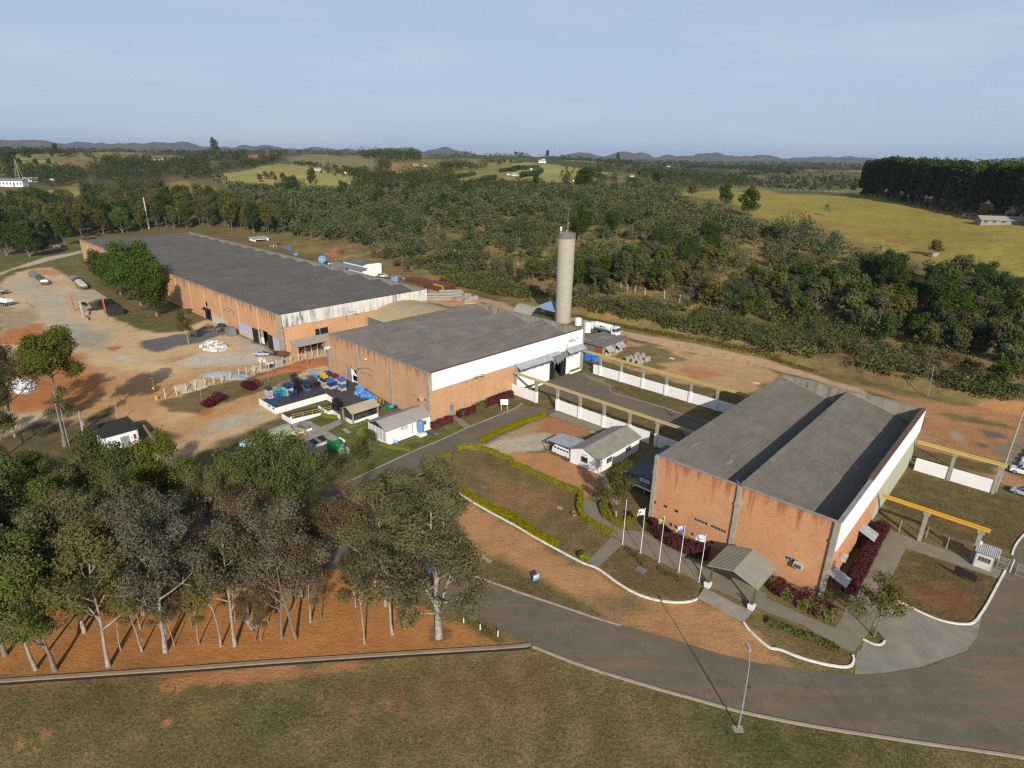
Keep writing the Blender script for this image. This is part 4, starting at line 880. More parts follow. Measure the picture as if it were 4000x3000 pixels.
# ------------------------------------------------------------------ the three saw-tooth halls
def ac_unit(parent, x, y, z, ax='y', label=None):
    """window air conditioner sticking out of a wall: ax is the outward axis with sign"""
    mb = MB()
    if ax == '-y': mb.box(x-.55, x+.55, y-.65, y-.02, z-.35, z+.35)
    else: mb.box(y+.02, y+.65, x-.55, x+.55, z-.35, z+.35)
    o = part('air_conditioner', mb, M['cratewhite'], parent, label); mb = MB()
    if ax == '-y': mb.box(x-.45, x+.45, y-.66, y-.63, z-.27, z+.25)
    else: mb.box(y+.63, y+.66, x-.45, x+.45, z-.27, z+.25)
    part('grille', mb, M['steel'], o); return o
def win(parent, x, z, w, h, face='-y', at=0., m='glass', nb=0, name='window'):
    """frame with pane set into an opening; face -y: plane y=at, +x: plane x=at"""
    mb = MB(); f = .07; Q = (lambda a, b, c, d, e, g: mb.box(a, b, at+c, at+d, e, g)) if face == '-y' else (lambda a, b, c, d, e, g: mb.box(at-d, at-c, a, b, e, g))
    Q(x-w/2, x+w/2, .05, .13, z-h/2, z-h/2+f); Q(x-w/2, x+w/2, .05, .13, z+h/2-f, z+h/2); Q(x-w/2, x-w/2+f, .05, .13, z-h/2+f, z+h/2-f); Q(x+w/2-f, x+w/2, .05, .13, z-h/2+f, z+h/2-f)
    for i in range(nb): u = x-w/2+(i+1)*w/(nb+1); Q(u-.03, u+.03, .05, .12, z-h/2+f, z+h/2-f)
    o = part(name, mb, M['conc'], parent); keep = mb.v; mb = MB()
    Q = (lambda a, b, c, d, e, g: mb.box(a, b, at+c, at+d, e, g)) if face == '-y' else (lambda a, b, c, d, e, g: mb.box(at-d, at-c, a, b, e, g))
    Q(x-w/2+f, x+w/2-f, .14, .17, z-h/2+f, z+h/2-f); part('pane', mb, M[m], o); return o
def roofs(root, L, D, nb, top, drop, m, step_m):
    w = L/nb; th = .16
    for i in range(nb):
        mb = MB(); x0, x1 = i*w+(-.12 if i == 0 else -.22), (i+1)*w-(.32 if i == nb-1 else .02); zt = top-.22
        mb.slab([(x0, .32, zt), (x1, .32, zt-drop), (x1, D-.32, zt-drop), (x0, D-.32, zt)], th)
        part('roof', mb, M[m], root)
        if i < nb-1:
            mb = MB(); x = (i+1)*w; mb.box(x, x+.12, .33, D-.33, top-drop-.7, zt-.17); part('roof_step', mb, M[step_m], root)
        mb = MB(); mb.box(x0+.35, x1-.1, D-.52, D-.34, zt-.6, zt-.5)
    mb = MB()
    for i in range(nb):
        x0, x1 = i*w, (i+1)*w-.3; zt = top-.22
        mb.slab([(x0, D-.62, zt+.1), (x1, D-.62, zt-drop+.1), (x1, D-.36, zt-drop+.1), (x0, D-.36, zt+.1)], .1)
    part('flashing', mb, M['coping'], root)
def gooseneck(parent, pts, heads, m='lamp'):
    mb = MB(); mb.tube(pts, .06, 6); o = part('wall_lamp', mb, M[m], parent)
    for h, d in heads:
        mb = MB(); mb.tube([h, Vector(h)+Vector(d)*.35, Vector(h)+Vector(d)*.8], [.08, .17, .10], 8); part('lamp_head', mb, M[m], o)

# --- front hall
def front_hall():
    L, D, H = 25.3, 50.6, 11.
    r = thing('brick_hall', 'front brick hall with two sloping dark roofs, behind the flagpoles', 'factory hall', -.25, 0, rot=R(.6))
    fw = lambda t, x, y: (onB(t, x, y, 0)[0]+.25, onB(t, x, y, 0)[1])
    ops = []; wins = []
    for t, x, y, w, h, nb in [('K', 1228, 358, .75, .6, 0), ('K', 1320, 395, .75, .6, 0), ('K', 1415, 437, .75, .6, 0), ('K', 1285, 517, .7, .6, 0), ('K', 1365, 553, .6, .7, 0), ('K', 1410, 573, .6, .7, 0),
                              ('K', 1550, 635, .55, .6, 0), ('K', 1607, 658, .6, .6, 0), ('K', 1722, 708, .55, .6, 0), ('K', 1625, 527, 2.1, .55, 4), ('K', 1775, 592, 2.3, .55, 5), ('L', 195, 862, 1.7, .6, 3)]:
        u, z = fw(t, x, y); ops.append((u-w/2, u+w/2, z-h/2, z+h/2)); wins.append((u, z, w, h, nb))
    mb = MB(); mb.wall((0, 0), (1, 0), (0, 1), L, H, .3, ops); part('front_wall', mb, M['brick_front'], r)
    for u, z, w, h, nb in wins: win(r, u, z, w, h, nb=nb)
    u, z = fw('L', 262, 900); ac_unit(r, u, 0, z, '-y')
    for x, w in ((-.05, .55), (12.6, .62), (L-.5, .62)):
        mb = MB(); mb.box(x, x+w, -.28, -.003, 0, H+.05); mb.box(x-.05, x+w+.05, -.36, -.0025, 8.2, 8.6); part('pilaster', mb, M['conc'], r)
    mb = MB(); mb.box(-.1, L+.1, -.08, .38, H, H+.10); part('coping', mb, M['coping'], r)
    mb = MB(); mb.wall((0, D), (0, -1), (1, 0), D-.3, H-.5, .3); part('left_wall', mb, M['brick_front'], r)
    mb = MB(); mb.wall((L, D), (-1, 0), (0, -1), L, H, .3); part('rear_wall', mb, M['conc_dirty'], r)
    mb = MB(); mb.box(-.1, L+.1, D-.38, D+.08, H, H+.10); part('rear_coping', mb, M['coping'], r)
    rops = [(4.2, 5.6, 3.3, 4.0), (3.4, 4.6, 1.3, 1.9), (1.2, 3.2, 0, 2.1), (14.5, 16.5, 0, 2.2)]
    mb = MB(); mb.wall((L, .3), (0, 1), (-1, 0), 23.0, H, .3, rops); part('side_wall', mb, M['brick_front'], r)
    for u0, u1, z0, z1 in rops[:2]: win(r, .3+(u0+u1)/2, (z0+z1)/2, u1-u0, z1-z0, '+x', L)
    for u0, u1, z0, z1 in rops[2:]:
        mb = MB(); mb.box(L-.25, L-.15, .3+u0, .3+u1, 0, z1); part('door', mb, M['dark'], r)
    mb = MB(); mb.wall((L, 23.3), (0, 1), (-1, 0), D-23.6, H, .3); part('green_cladding', mb, M['greenclad'], r)
    mb = MB(); mb.box(L+.004, L+.16, 1.0, D-.1, 6.5, H-.02); part('white_band', mb, M['white_clad'], r)
    mb = MB(); mb.box(L-.35, L+.2, .4, 14.5, H+.0, H+.12); part('side_coping', mb, M['coping'], r)
    mb = MB(); n = 22
    for i in range(n):
        y0 = 14.5+(D-14.9)*i/n; mb.box(L-.55, L+.22, y0+.03, 14.5+(D-14.9)*(i+1)/n-.03, H+.005, H+.10+.01*(i % 2))
    part('tile_coping', mb, M['tile_brown'], r)
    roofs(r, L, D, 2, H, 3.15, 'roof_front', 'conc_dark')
    ac_unit(r, 6.6, L, 2.6, '+x')
    for y0, y1, z, lab in ((1.0, 3.4, 2.9, 'rusty streaked awning near the corner'), (14.2, 16.8, 3.1, 'clean pale awning')):
        mb = MB(); mb.slab([(L+.02, y0, z), (L+2.2, y0, z-.9), (L+2.2, y1, z-.9), (L+.02, y1, z)], .05)
        part('awning', mb, M['galv_y'], r, lab)
    mb = MB()
    for i in range(9):
        a = 2*math.pi*i/9; mb.tube([(12.8, .1, H+.1), (12.8+.75*math.cos(a), .1+.5*math.sin(a), H+.35+.45*abs(math.sin(a*1.5)))], [.05, .015], 4)
    part('spiky_plant', mb, M['bark'], r)
front_hall()

# --- middle hall
def middle_hall():
    L, D, H, a0, b0 = 40.4, 50.4, 11., -92.2, -.9
    r = thing('brick_hall', 'middle brick hall with three roof bays and white band, beside the crate dock', 'factory hall', a0, b0, rot=R(-.75))
    fw = lambda t, x, y: (onB(t, x, y, b0)[0]-a0, onB(t, x, y, b0)[1])
    ops = [(7.6, 12.6, 0, 4.4)]; small = []
    for t, x, y in [('F', 785, 605), ('F', 805, 615), ('F', 828, 625), ('F', 885, 650), ('F', 912, 668), ('F', 933, 678), ('F', 955, 687), ('F', 978, 697), ('F', 1000, 705), ('F', 922, 795), ('F', 943, 804), ('F', 964, 815)]:
        u, z = fw(t, x, y); ops.append((u-.28, u+.28, z-.32, z+.32)); small.append((u, z, .56, .64))
    for t, x, y in [('F', 1367, 862), ('F', 1380, 867), ('F', 1392, 873), ('F', 1404, 880)]:
        u, z = fw(t, x, y); ops.append((u-.2, u+.2, z-.3, z+.3)); small.append((u, z, .4, .6))
    u, z = fw('F', 1477, 907); ops.append((u-.5, u+.5, z-.3, z+.3)); small.append((u, z, 1., .6))
    mb = MB(); mb.wall((0, 0), (1, 0), (0, 1), L, H, .3, ops); part('front_wall', mb, M['brick'], r)
    for s in small: win(r, *s)
    u, z = fw('F', 1440, 895); ac_unit(r, u, 0, z, '-y')
    mb = MB(); mb.box(7.62, 10.2, .16, .24, .02, 4.38); mb.box(8.8, 8.86, .10, .16, .1, 4.3); mb.box(7.7, 10.1, .1, .16, 2.1, 2.16); o = part('door', mb, M['grey_paint'], r); mb = MB(); mb.box(9.9, 10., .02, .1, 1.9, 2.5); part('handle', mb, M['steel'], o)
    mb = MB(); mb.box(10.2, 10.5, -.02, .22, .02, 4.36); mb.hexa([(10.5, .1, 2.9), (12.5, .1, 2.9), (12.5, .2, 2.9), (10.5, .2, 2.9)], [(10.5, .1, 4.3), (10.7, .1, 4.3), (10.7, .2, 4.3), (10.5, .2, 4.3)]); mb.box(10.5, 12.55, .1, .2, 1.2, 1.5); part('door_frame', mb, M['white'], r)
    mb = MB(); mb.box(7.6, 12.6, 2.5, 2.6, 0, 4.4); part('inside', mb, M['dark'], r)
    for x in (-.05, 13.15, 26.6, L-.55):
        mb = MB(); mb.box(x, x+.6, -.26, -.003, 0, H+.05); part('pilaster', mb, M['conc'], r)
    [part('drain_pipe', MB().tube([(x, -.15, z), (x, -.15, z1)], .09, 6), M['conc'], r) for x, z, z1 in ((3.4, 2.5, 7.2), (1., 1., 5.))]
    mb = MB(); mb.box(.2, 1.1, -.5, -.05, 4.2, 7.2); part('meter_panel', mb, M['grey_paint'], r); mb = MB(); mb.slab([(-.2, -.9, 7.3), (1.4, -.9, 7.3), (1.4, 0, 7.8), (-.2, 0, 7.8)], .06); part('panel_roof', mb, M['white'], r)
    mb = MB(); mb.box(-.1, L+.1, -.08, .38, H, H+.08); part('coping', mb, M['coping'], r)
    u, z = fw('F', 1040, 690); gooseneck(r, [(u, -.1, z), (u, -.5, z+.9), (u-.6, -1.2, z+1.9), (u-1.8, -1.9, z+2.2), (u-3.2, -2.4, z+1.9)], [((u-3.2, -2.4, z+1.9), (-.9, -.3, -.25))])
    mb = MB(); mb.sph((u-3.1, -.3, z+3.), .25, .25, .25, 8, 6); part('floodlight', mb, M['white'], r)
    mb = MB(); mb.wall((0, D), (0, -1), (1, 0), D-.3, H-.5, .3); part('left_wall', mb, M['brick'], r)
    mb = MB(); mb.wall((L, D), (-1, 0), (0, -1), L, H, .3); part('rear_wall', mb, M['conc_dirty'], r)
    mb = MB(); [mb.box(x-.12, x+.12, D-.46, D-.305, 7.6, H+.02) for x in np.arange(1.2, L-1, 2.9)]; part('rear_rib', mb, M['conc_dirty'], r)
    mb = MB(); mb.box(-.1, L+.1, D-.38, D+.08, H, H+.08); part('rear_coping', mb, M['coping'], r)
    mb = MB(); mb.wall((L, .3), (0, 1), (-1, 0), 25.0, H, .3, [(5.0, 6.1, 0, 2.6)]); part('side_wall', mb, M['brick'], r)
    mb = MB(); mb.box(L-.22, L-.14, 5.35, 6.35, .02, 2.55); o = part('side_door', mb, M['grey_paint'], r); mb = MB(); mb.box(L-.14, L-.12, 5.55, 6.15, 1.2, 2.3); part('pane', mb, M['glass_blue'], o)
    mb = MB(); mb.box(L+.004, L+.14, .7, D-.05, 7.1, H-.02); part('white_band', mb, M['white_clad'], r)
    mb = MB(); mb.box(L-.35, L+.2, .4, D-.4, H+.0, H+.09); part('side_coping', mb, M['tile_brown'], r)
    mb = MB(); mb.wall((L, 25.3), (0, 1), (-1, 0), D-25.6, 7.1, .3, [(12.4, 18.6, 0, 4.9)]); part('gate_wall', mb, M['white_wall'], r)
    for y0, y1, x0, x1, lab in ((37.75, 39.6, L-.06, L+.06, None), (41.9, 43.9, L+.05, L+.17, None)):
        mb = MB(); mb.box(x0, x1, y0, y1, .05, 4.85); mb.box(x1, x1+.05, y0, y1, 2.2, 2.3); part('gate_leaf', mb, M['black'], r)
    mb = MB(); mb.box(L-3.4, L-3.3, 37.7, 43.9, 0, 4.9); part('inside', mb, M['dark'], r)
    # hanging strips and the corrugated canopy over the gate
    mb = MB(); y = 25.8; rd = random.Random(3)
    while y < D-1.6:
        w = rd.uniform(.16, .30); d = rd.uniform(-.06, .06); low = 4.75 + rd.uniform(-.12, .18) - (rd.uniform(0, 1.4) if 38.5 < y < 42.5 else 0); mb.hexa([(L+.35+d, y, low), (L+.40+d, y, low), (L+.40+d, y+w*.9, low), (L+.35+d, y+w*.9, low)], [(L+.28, y, 6.6), (L+.33, y, 6.6), (L+.33, y+w, 6.6), (L+.28, y+w, 6.6)]); y += w*rd.uniform(.9, 1.35)
    part('strip_curtain', mb, M['strip'], r)
    for y0, y1 in ((25.3, 37.2), (37.2, 40.9), (43.6, D+.1)):
        mb = MB(); mb.slab([(L+.02, y0, 7.1), (L+1.7, y0, 6.0), (L+1.7, y1, 6.0), (L+.02, y1, 7.1)] if y0 != 37.2 else [(L+.02, y0, 7.1), (L+1.1, y0, 6.45), (L+1.1, y1, 6.45), (L+.02, y1, 7.1)], .05); part('canopy', mb, M['galv_y'], r)
    mb = MB(); mb.box(L+.002, L+.5, 25.0, 25.4, 0, 7.2); mb.box(L+.002, L+.5, D-.5, D-.1, 0, 7.0); part('gate_post', mb, M['conc'], r)
    mb = MB(); mb.box(L-.7, L-.3, D+.12, D+.5, 0, 13.2); mb.box(L-.1, L+.25, D+.12, D+.5, 0, 13.2); part('rear_column', mb, M['conc'], r)
    for y, z in ((11.5, 6.3), (44.0, 8.1)):
        gooseneck(r, [(L+.22, y, z-1.8), (L+.25, y, z), (L+.6, y+.1, z+1.), (L+1.3, y+.5, z+1.7), (L+2.0, y+1.2, z+1.9)], [((L+2., y+1.2, z+1.9), (.5, .8, -.1)), ((L+1., y+.4, z+1.2), (.4, .8, -.1))])
    [part('drain_pipe', MB().tube([(L+.12, y, 0), (L+.12, y, z)], .08, 6), M['brick'], r) for y, z in ((19., 7.), (11.5, 5.))]
    mb = MB(); mb.box(L+.15, L+.9, 26.2, 34.5, 0, .45); part('planter_kerb', mb, M['white_wall'], r); mb = MB(); mb.box(L+.15, L+.9, 45.2, 49.4, 0, .5); part('planter_kerb', mb, M['white_wall'], r)
    mb = MB(); [mb.sph((L+.55, 45.6+.42*i, .62), .32, .3, .28, 6, 5, .25) for i in range(9)]; [mb.sph((L+.55, 26.6+.5*i, .55), .32, .3, .28, 6, 5, .25) for i in range(9)]; part('planter_greenery', mb, M['lf_grass'], r)
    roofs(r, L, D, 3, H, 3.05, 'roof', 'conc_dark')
middle_hall()

# --- long hall at the back
def back_hall():
    L, D, H, a0, b0, nb = 208.8, 51.8, 11., -326.1, -1.2, 16
    r = thing('brick_hall', 'very long brick hall at the back with wide dark roof and stained fascia', 'factory hall', a0, b0)
    X = lambda a: a-a0
    ops = [(X(-131.0), X(-124.9), 0, 4.6), (X(-170.6), X(-166.0), 0, 3.6), (X(-170.6), X(-168.0), 4.3, 6.1)]
    mb = MB(); mb.wall((0, 0), (1, 0), (0, 1), L, H, .3, ops); part('front_wall', mb, M['brick_back'], r)
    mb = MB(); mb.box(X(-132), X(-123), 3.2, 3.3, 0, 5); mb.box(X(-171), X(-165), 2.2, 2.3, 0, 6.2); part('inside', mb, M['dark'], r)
    w = L/nb
    for i in range(nb+1):
        x = min(max(i*w, .25), L-.3); mb = MB(); mb.box(x-.2 if i in (0, nb) else x-.09, x+.2 if i in (0, nb) else x+.09, -.24 if i == nb else -.14, -.003, 0, H+.03 if i in (0, nb) else 10.4); part('pilaster', mb, M['conc'] if i in (0, nb) else M['panel_conc'], r)
    mb = MB(); mb.box(X(-144.6), X(-131.2), -.05, -.003, 0, 2.2); mb.box(X(-124.6), X(-117.9), -.05, -.003, 0, 1.8); mb.box(X(-165.8), X(-153.5), -.05, -.003, 0, 2.4); part('concrete_panel', mb, M['panel_conc'], r)
    [part('lilac_panel', MB().box(X(x0), X(x1), -.08, -.003, z0, z1), M['lilac'], r) for x0, x1, z0, z1 in ((-144.6, -131.4, 2.203, 3.9), (-124.6, -117.9, 1.803, 3.8))]
    for x0, x1 in ((-134.4, -131.0), (-124.6, -121.9)):
        mb = MB(); mb.box(X(x0), X(x1), -.34, -.22, .05, 4.2); mb.box(X(x0), X(x1), -.37, -.34, 2.3, 2.4); part('sliding_door', mb, M['black'], r)
    mb = MB(); mb.box(X(-131.), X(-129.2), .5, .6, 1.9, 4.6); part('door_panel', mb, M['greencover'], r); mb = MB(); mb.box(X(-131.), X(-129.2), .45, .6, 0, 1.9); part('door_panel', mb, M['white'], r)
    mb = MB(); mb.box(X(-170.6), X(-168.4), -.2, -.1, .05, 3.5); mb.box(X(-167.2), X(-166.), -.2, -.1, .05, 3.5); mb.slab([(X(-171), -1.1, 3.5), (X(-165.6), -1.1, 3.5), (X(-165.6), 0, 4.), (X(-171), 0, 4.)], .06); part('door', mb, M['black'], r)
    mb = MB(); mb.box(-.1, L+.1, -.08, .38, H, H+.07); part('coping', mb, M['coping'], r)
    mb = MB(); mb.wall((0, D), (0, -1), (1, 0), D-.3, H-.5, .3); part('left_wall', mb, M['brick_back'], r)
    mb = MB(); mb.wall((L, D), (-1, 0), (0, -1), L, H, .3); part('rear_wall', mb, M['conc_dirty'], r)
    mb = MB(); [mb.box(x-.12, x+.12, D-.48, D-.305, 7.6, H+.05) for x in np.arange(1.6, L-1, 3.26)]; part('rear_rib', mb, M['conc_dark'], r)
    mb = MB(); mb.box(-.1, L+.1, D-.38, D+.08, H, H+.07); part('rear_coping', mb, M['coping'], r)
    mb = MB(); mb.wall((L, .3), (0, 1), (-1, 0), D-.6, H, .3, [(10.3, 14.4, 0, 5.0)]); part('side_wall', mb, M['brick_back'], r)
    mb = MB(); mb.box(L-.25, L-.15, 10.6, 12.6, .02, 4.95); mb.box(L-.2, L-.1, 12.65, 14.7, .02, 4.95); part('side_gate', mb, M['black'], r)
    for y0, y1, z0, z1 in ((.9, 10.4, 7.3, H-.02), (10.4, 24.6, 7.3, 9.15), (10.4, 24.6, 9.16, H-.02), (24.6, D-.1, 7.3, 9.15), (24.6, D-.1, 9.16, H-.02)):
        mb = MB(); mb.box(L+.004, L+.14+(.03 if z0 > 9 else 0), y0, y1-.02, z0, z1); part('fascia_sheet', mb, M['band_back'], r)
    mb = MB(); mb.box(L-.35, L+.2, .4, D-.4, H+.0, H+.08); part('side_coping', mb, M['tile_brown'], r)
    mb = MB(); mb.box(L+.003, L+.6, -.1, .75, 0, 7.2); mb.box(L+.003, L+.5, .05, .75, 7.4, H); part('corner_pier', mb, M['conc'], r)
    [part('drain_pipe', MB().tube([(L+.1, y, 0), (L+.1, y, 7.2)], .08, 6), M['panel_conc'], r) for y in (2.6, 12., 24.6)]
    gooseneck(r, [(L+.2, 21., 5.4), (L+.25, 21., 7.8), (L+.8, 21.2, 8.6), (L+1.8, 22., 8.8), (L+2.2, 22.6, 8.5)], [((L+2.2, 22.6, 8.5), (.3, .8, -.1))], 'steel')
    for x in (X(-147.), X(-196.)): gooseneck(r, [(x, -.1, 5.6), (x, -.3, 6.8), (x-.5, -.9, 7.6), (x-1.4, -1.3, 7.7), (x-2.2, -1.6, 7.3)], [((x-2.2, -1.6, 7.3), (-.9, -.2, -.3))], 'rust')
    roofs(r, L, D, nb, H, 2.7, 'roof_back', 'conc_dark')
back_hall()

# --- barrel-roofed shed between the halls
def arch_shed():
    a0, a1, b0, b1 = -116.9, -92.9, 26.4, 51.5; r = thing('arched_shed', 'ochre barrel-roofed shed squeezed between the long and the middle hall', 'shed', a0, b0)
    L, D = a1-a0, b1-b0; n = 18; pr = [(D*i/n, 6.0+2.9*math.sin(math.pi*i/n)**.9) for i in range(n+1)]
    mb = MB(); mb.extr(pr+[(y, z-.15) for y, z in pr[::-1]], 'x', 0, L)
    part('roof', mb, M['arch_roof'], r, smooth=False)
    for y0, y1 in ((1.2, 3.6), (6.5, 9.), (13, 15.4)):
        mb = MB(); f = lambda y: 6.0+2.9*math.sin(math.pi*y/D)**.9
        for x in (4.5+y0*.3, 11+y0*.3): mb.hexa([(x, y0, f(y0)+.0), (x+1.3, y0, f(y0)), (x+1.3, y1, f(y1)), (x, y1, f(y1))], [(x, y0, f(y0)+.09), (x+1.3, y0, f(y0)+.09), (x+1.3, y1, f(y1)+.09), (x, y1, f(y1)+.09)])
        part('skylight', mb, M['conc'], r)
    mb = MB(); mb.wall((0, .15), (1, 0), (0, 1), L, 5.85, .2); mb.wall((L, D-.15), (-1, 0), (0, -1), L, 5.85, .2); part('wall', mb, M['slat'], r)
    mb = MB(); mb.box(.1, .7, -.1, .14, 0, 6.1); part('pier', mb, M['conc'], r)
arch_shed()

# --- water tower
def water_tower():
    x, y = W(-85.4, 83.6)[:2]; r = tag(link('water_tower', None, None, (x, y, 0)), 'tall slender round concrete water tower behind the middle hall', 'water tower'); Ht, r0, r1 = 29.6, 2.62, 2.92
    mb = MB(); n = 40; k = 24; pr = []
    for i in range(k+1):
        t = i/k; pr.append((r0+(r1-r0)*t+(.02 if i % 2 else 0), Ht*t))
    vs = [(q*math.cos(2*math.pi*j/n), q*math.sin(2*math.pi*j/n), z) for q, z in pr for j in range(n)]
    mb.add(vs, [(i*n+j, i*n+(j+1) % n, (i+1)*n+(j+1) % n, (i+1)*n+j) for i in range(k) for j in range(n)]); o = part('shaft', mb, M['conc_tower'], r, smooth=True)
    mb = MB()
    for j in range(n):
        a, b = 2*math.pi*j/n, 2*math.pi*(j+1)/n
        for q0, q1, z0, z1 in ((2.92, 2.98, 28., 29.75),):
            p = lambda ang, q, z: (q*math.cos(ang), q*math.sin(ang), z)
            mb.quad(p(a, q1, z0), p(b, q1, z0), p(b, q1, z1), p(a, q1, z1)); mb.quad(p(a, q1, z1), p(b, q1, z1), p(b, 2.7, z1), p(a, 2.7, z1)); mb.quad(p(b, 2.7, 29.), p(a, 2.7, 29.), p(a, 2.7, z1), p(b, 2.7, z1))
            mb.quad(p(a, 2.92, z0), p(b, 2.92, z0), p(b, q1, z0), p(a, q1, z0))
    part('rim', mb, M['conc_dark'], r, smooth=False)
    mb = MB(); mb.cyl(0, 0, 28.9, 29.1, 2.75, 32); part('top_slab', mb, M['conc_dark'], r)
    mb = MB(); mb.cyl(.15, -.3, 29.1, 37.6, .07, 6, .03); part('mast', mb, M['conc'], r)
    mb = MB(); mb.cyl(-2.0, -1.2, 29.1, 31.4, .05, 6); mb.tube([(-2.05, -1.3, 31.3), (-2.2, -1.75, 31.35)], [.42, .12], 10); mb.tube([(-2.0, -1.3, 30.6), (-2.2, -1.7, 30.6)], [.36, .1], 10); part('antenna', mb, M['white'], r)
    mb = MB(); mb.cyl(.6, 1.2, 29.1, 32.8, .05, 6); mb.tube([(.6, 1.1, 32.6), (.7, .8, 32.6)], [.34, .1], 10); mb.box(-.3, .05, -.5, -.25, 29.9, 30.6); part('antenna', mb, M['lamp'], r)
water_tower()
# ------------------------------------------------------------------ white walls with columns and crane beams
M['beam_y'] = mat('beam_y', (.55,.42,.11), .7, .3, 1.2, (.45,.35,.12))
def crane_wall(name, label, b, posts, walls, beam, mbeam, H=5.15, wh=2.5, wc='white_wall', col_low=True, z1=None):
    a0 = posts[0]; r = thing(name, label, 'wall', a0, b)
    for a in posts:
        mb = MB(); x = a-a0; mb.box(x-.24, x+.24, -.24, .24, 2.65 if col_low else 0, H); mb.box(x-.42, x+.42, -.3, .3, H-.45, H); o = part('column', mb, M['conc'], r)
        if col_low: mb = MB(); mb.box(x-.31, x+.31, -.31, .31, 0, 2.65); part('painted_foot', mb, M['white_wall'], o)
    for x0, x1 in walls:
        mb = MB(); mb.box(x0-a0, x1-a0, -.09, .09, 0, wh); part('wall_panel', mb, M[wc], r)
    if beam:
        x0, x1 = beam[0]-a0, beam[1]-a0; mb = MB(); mb.box(x0, x1, -.17, .17, H+.003, H+.06); mb.box(x0, x1, -.06, .06, H+.06, H+.42); mb.box(x0, x1, -.17, .17, H+.42, H+.49); mb.box(x0, x1, -.04, .04, H+.49, H+.58)
        part('crane_beam', mb, M[mbeam], r)
    return r
s = 6.2
near = [-43.9+s*i for i in range(7)]
crane_wall('crane_wall', 'stained white wall with columns and cream crane beam, behind the small office', 22.9, near, [(-51.4, near[0]-.33)] + [(near[i]+.32, near[i+1]-.32) for i in range(1, 4)] + [(near[4]+.32, -14.4), (-12.7, near[6]-.33), (near[6]+.33, -.4)], (-51.6, -.6), 'beam')
far = [-44.5+s*1.02*i for i in range(7)]
crane_wall('crane_wall', 'clean white wall with columns and yellow crane beam, far side of the inner yard', 48.4, far, [(-46.6, far[0]-.32)] + [(far[i]+.32, far[i+1]-.32) for i in range(6)] + [(far[6]+.32, -.5)], (-51.4, -.6), 'beam_y')
crane_wall('crane_runway', 'orange-yellow crane beam on two concrete columns over the low fence by the guard booth', 23.2, [31.3, 37.7], [], (25.4, 38.6), 'beam_or', 5.0, col_low=False)
crane_wall('crane_wall', 'short white wall with two columns and yellow beam beside the parked cars', 48.2, [30.8, 37.2], [(25.6, 30.5), (31.1, 36.9)], (25.0, 37.9), 'beam_y', 5.2, 2.4, 'white', False)

# ------------------------------------------------------------------ small buildings
def gable(root, x0, x1, y0, y1, ze, zr, ov, m, along='y', th=.1, name='roof', over2=None):
    o2 = ov if over2 is None else over2
    if along == 'y':
        xm = (x0+x1)/2; k = (zr-ze)/((x1-x0)/2)
        for sx, xe in ((-1, x0), (1, x1)):
            mb = MB(); e = xe+sx*ov; p = [(xm, y0-o2, zr), (e, y0-o2, ze-k*ov), (e, y1+o2, ze-k*ov), (xm, y1+o2, zr)]
            mb.slab(p[::-1] if sx < 0 else p, th); part(name, mb, M[m], root)
    else:
        ym = (y0+y1)/2; k = (zr-ze)/((y1-y0)/2)
        for sy, ye in ((-1, y0), (1, y1)):
            mb = MB(); e = ye+sy*ov; p = [(x0-o2, ym, zr), (x1+o2, ym, zr), (x1+o2, e, ze-k*ov), (x0-o2, e, ze-k*ov)]
            mb.slab(p[::-1] if sy < 0 else p, th); part(name, mb, M[m], root)
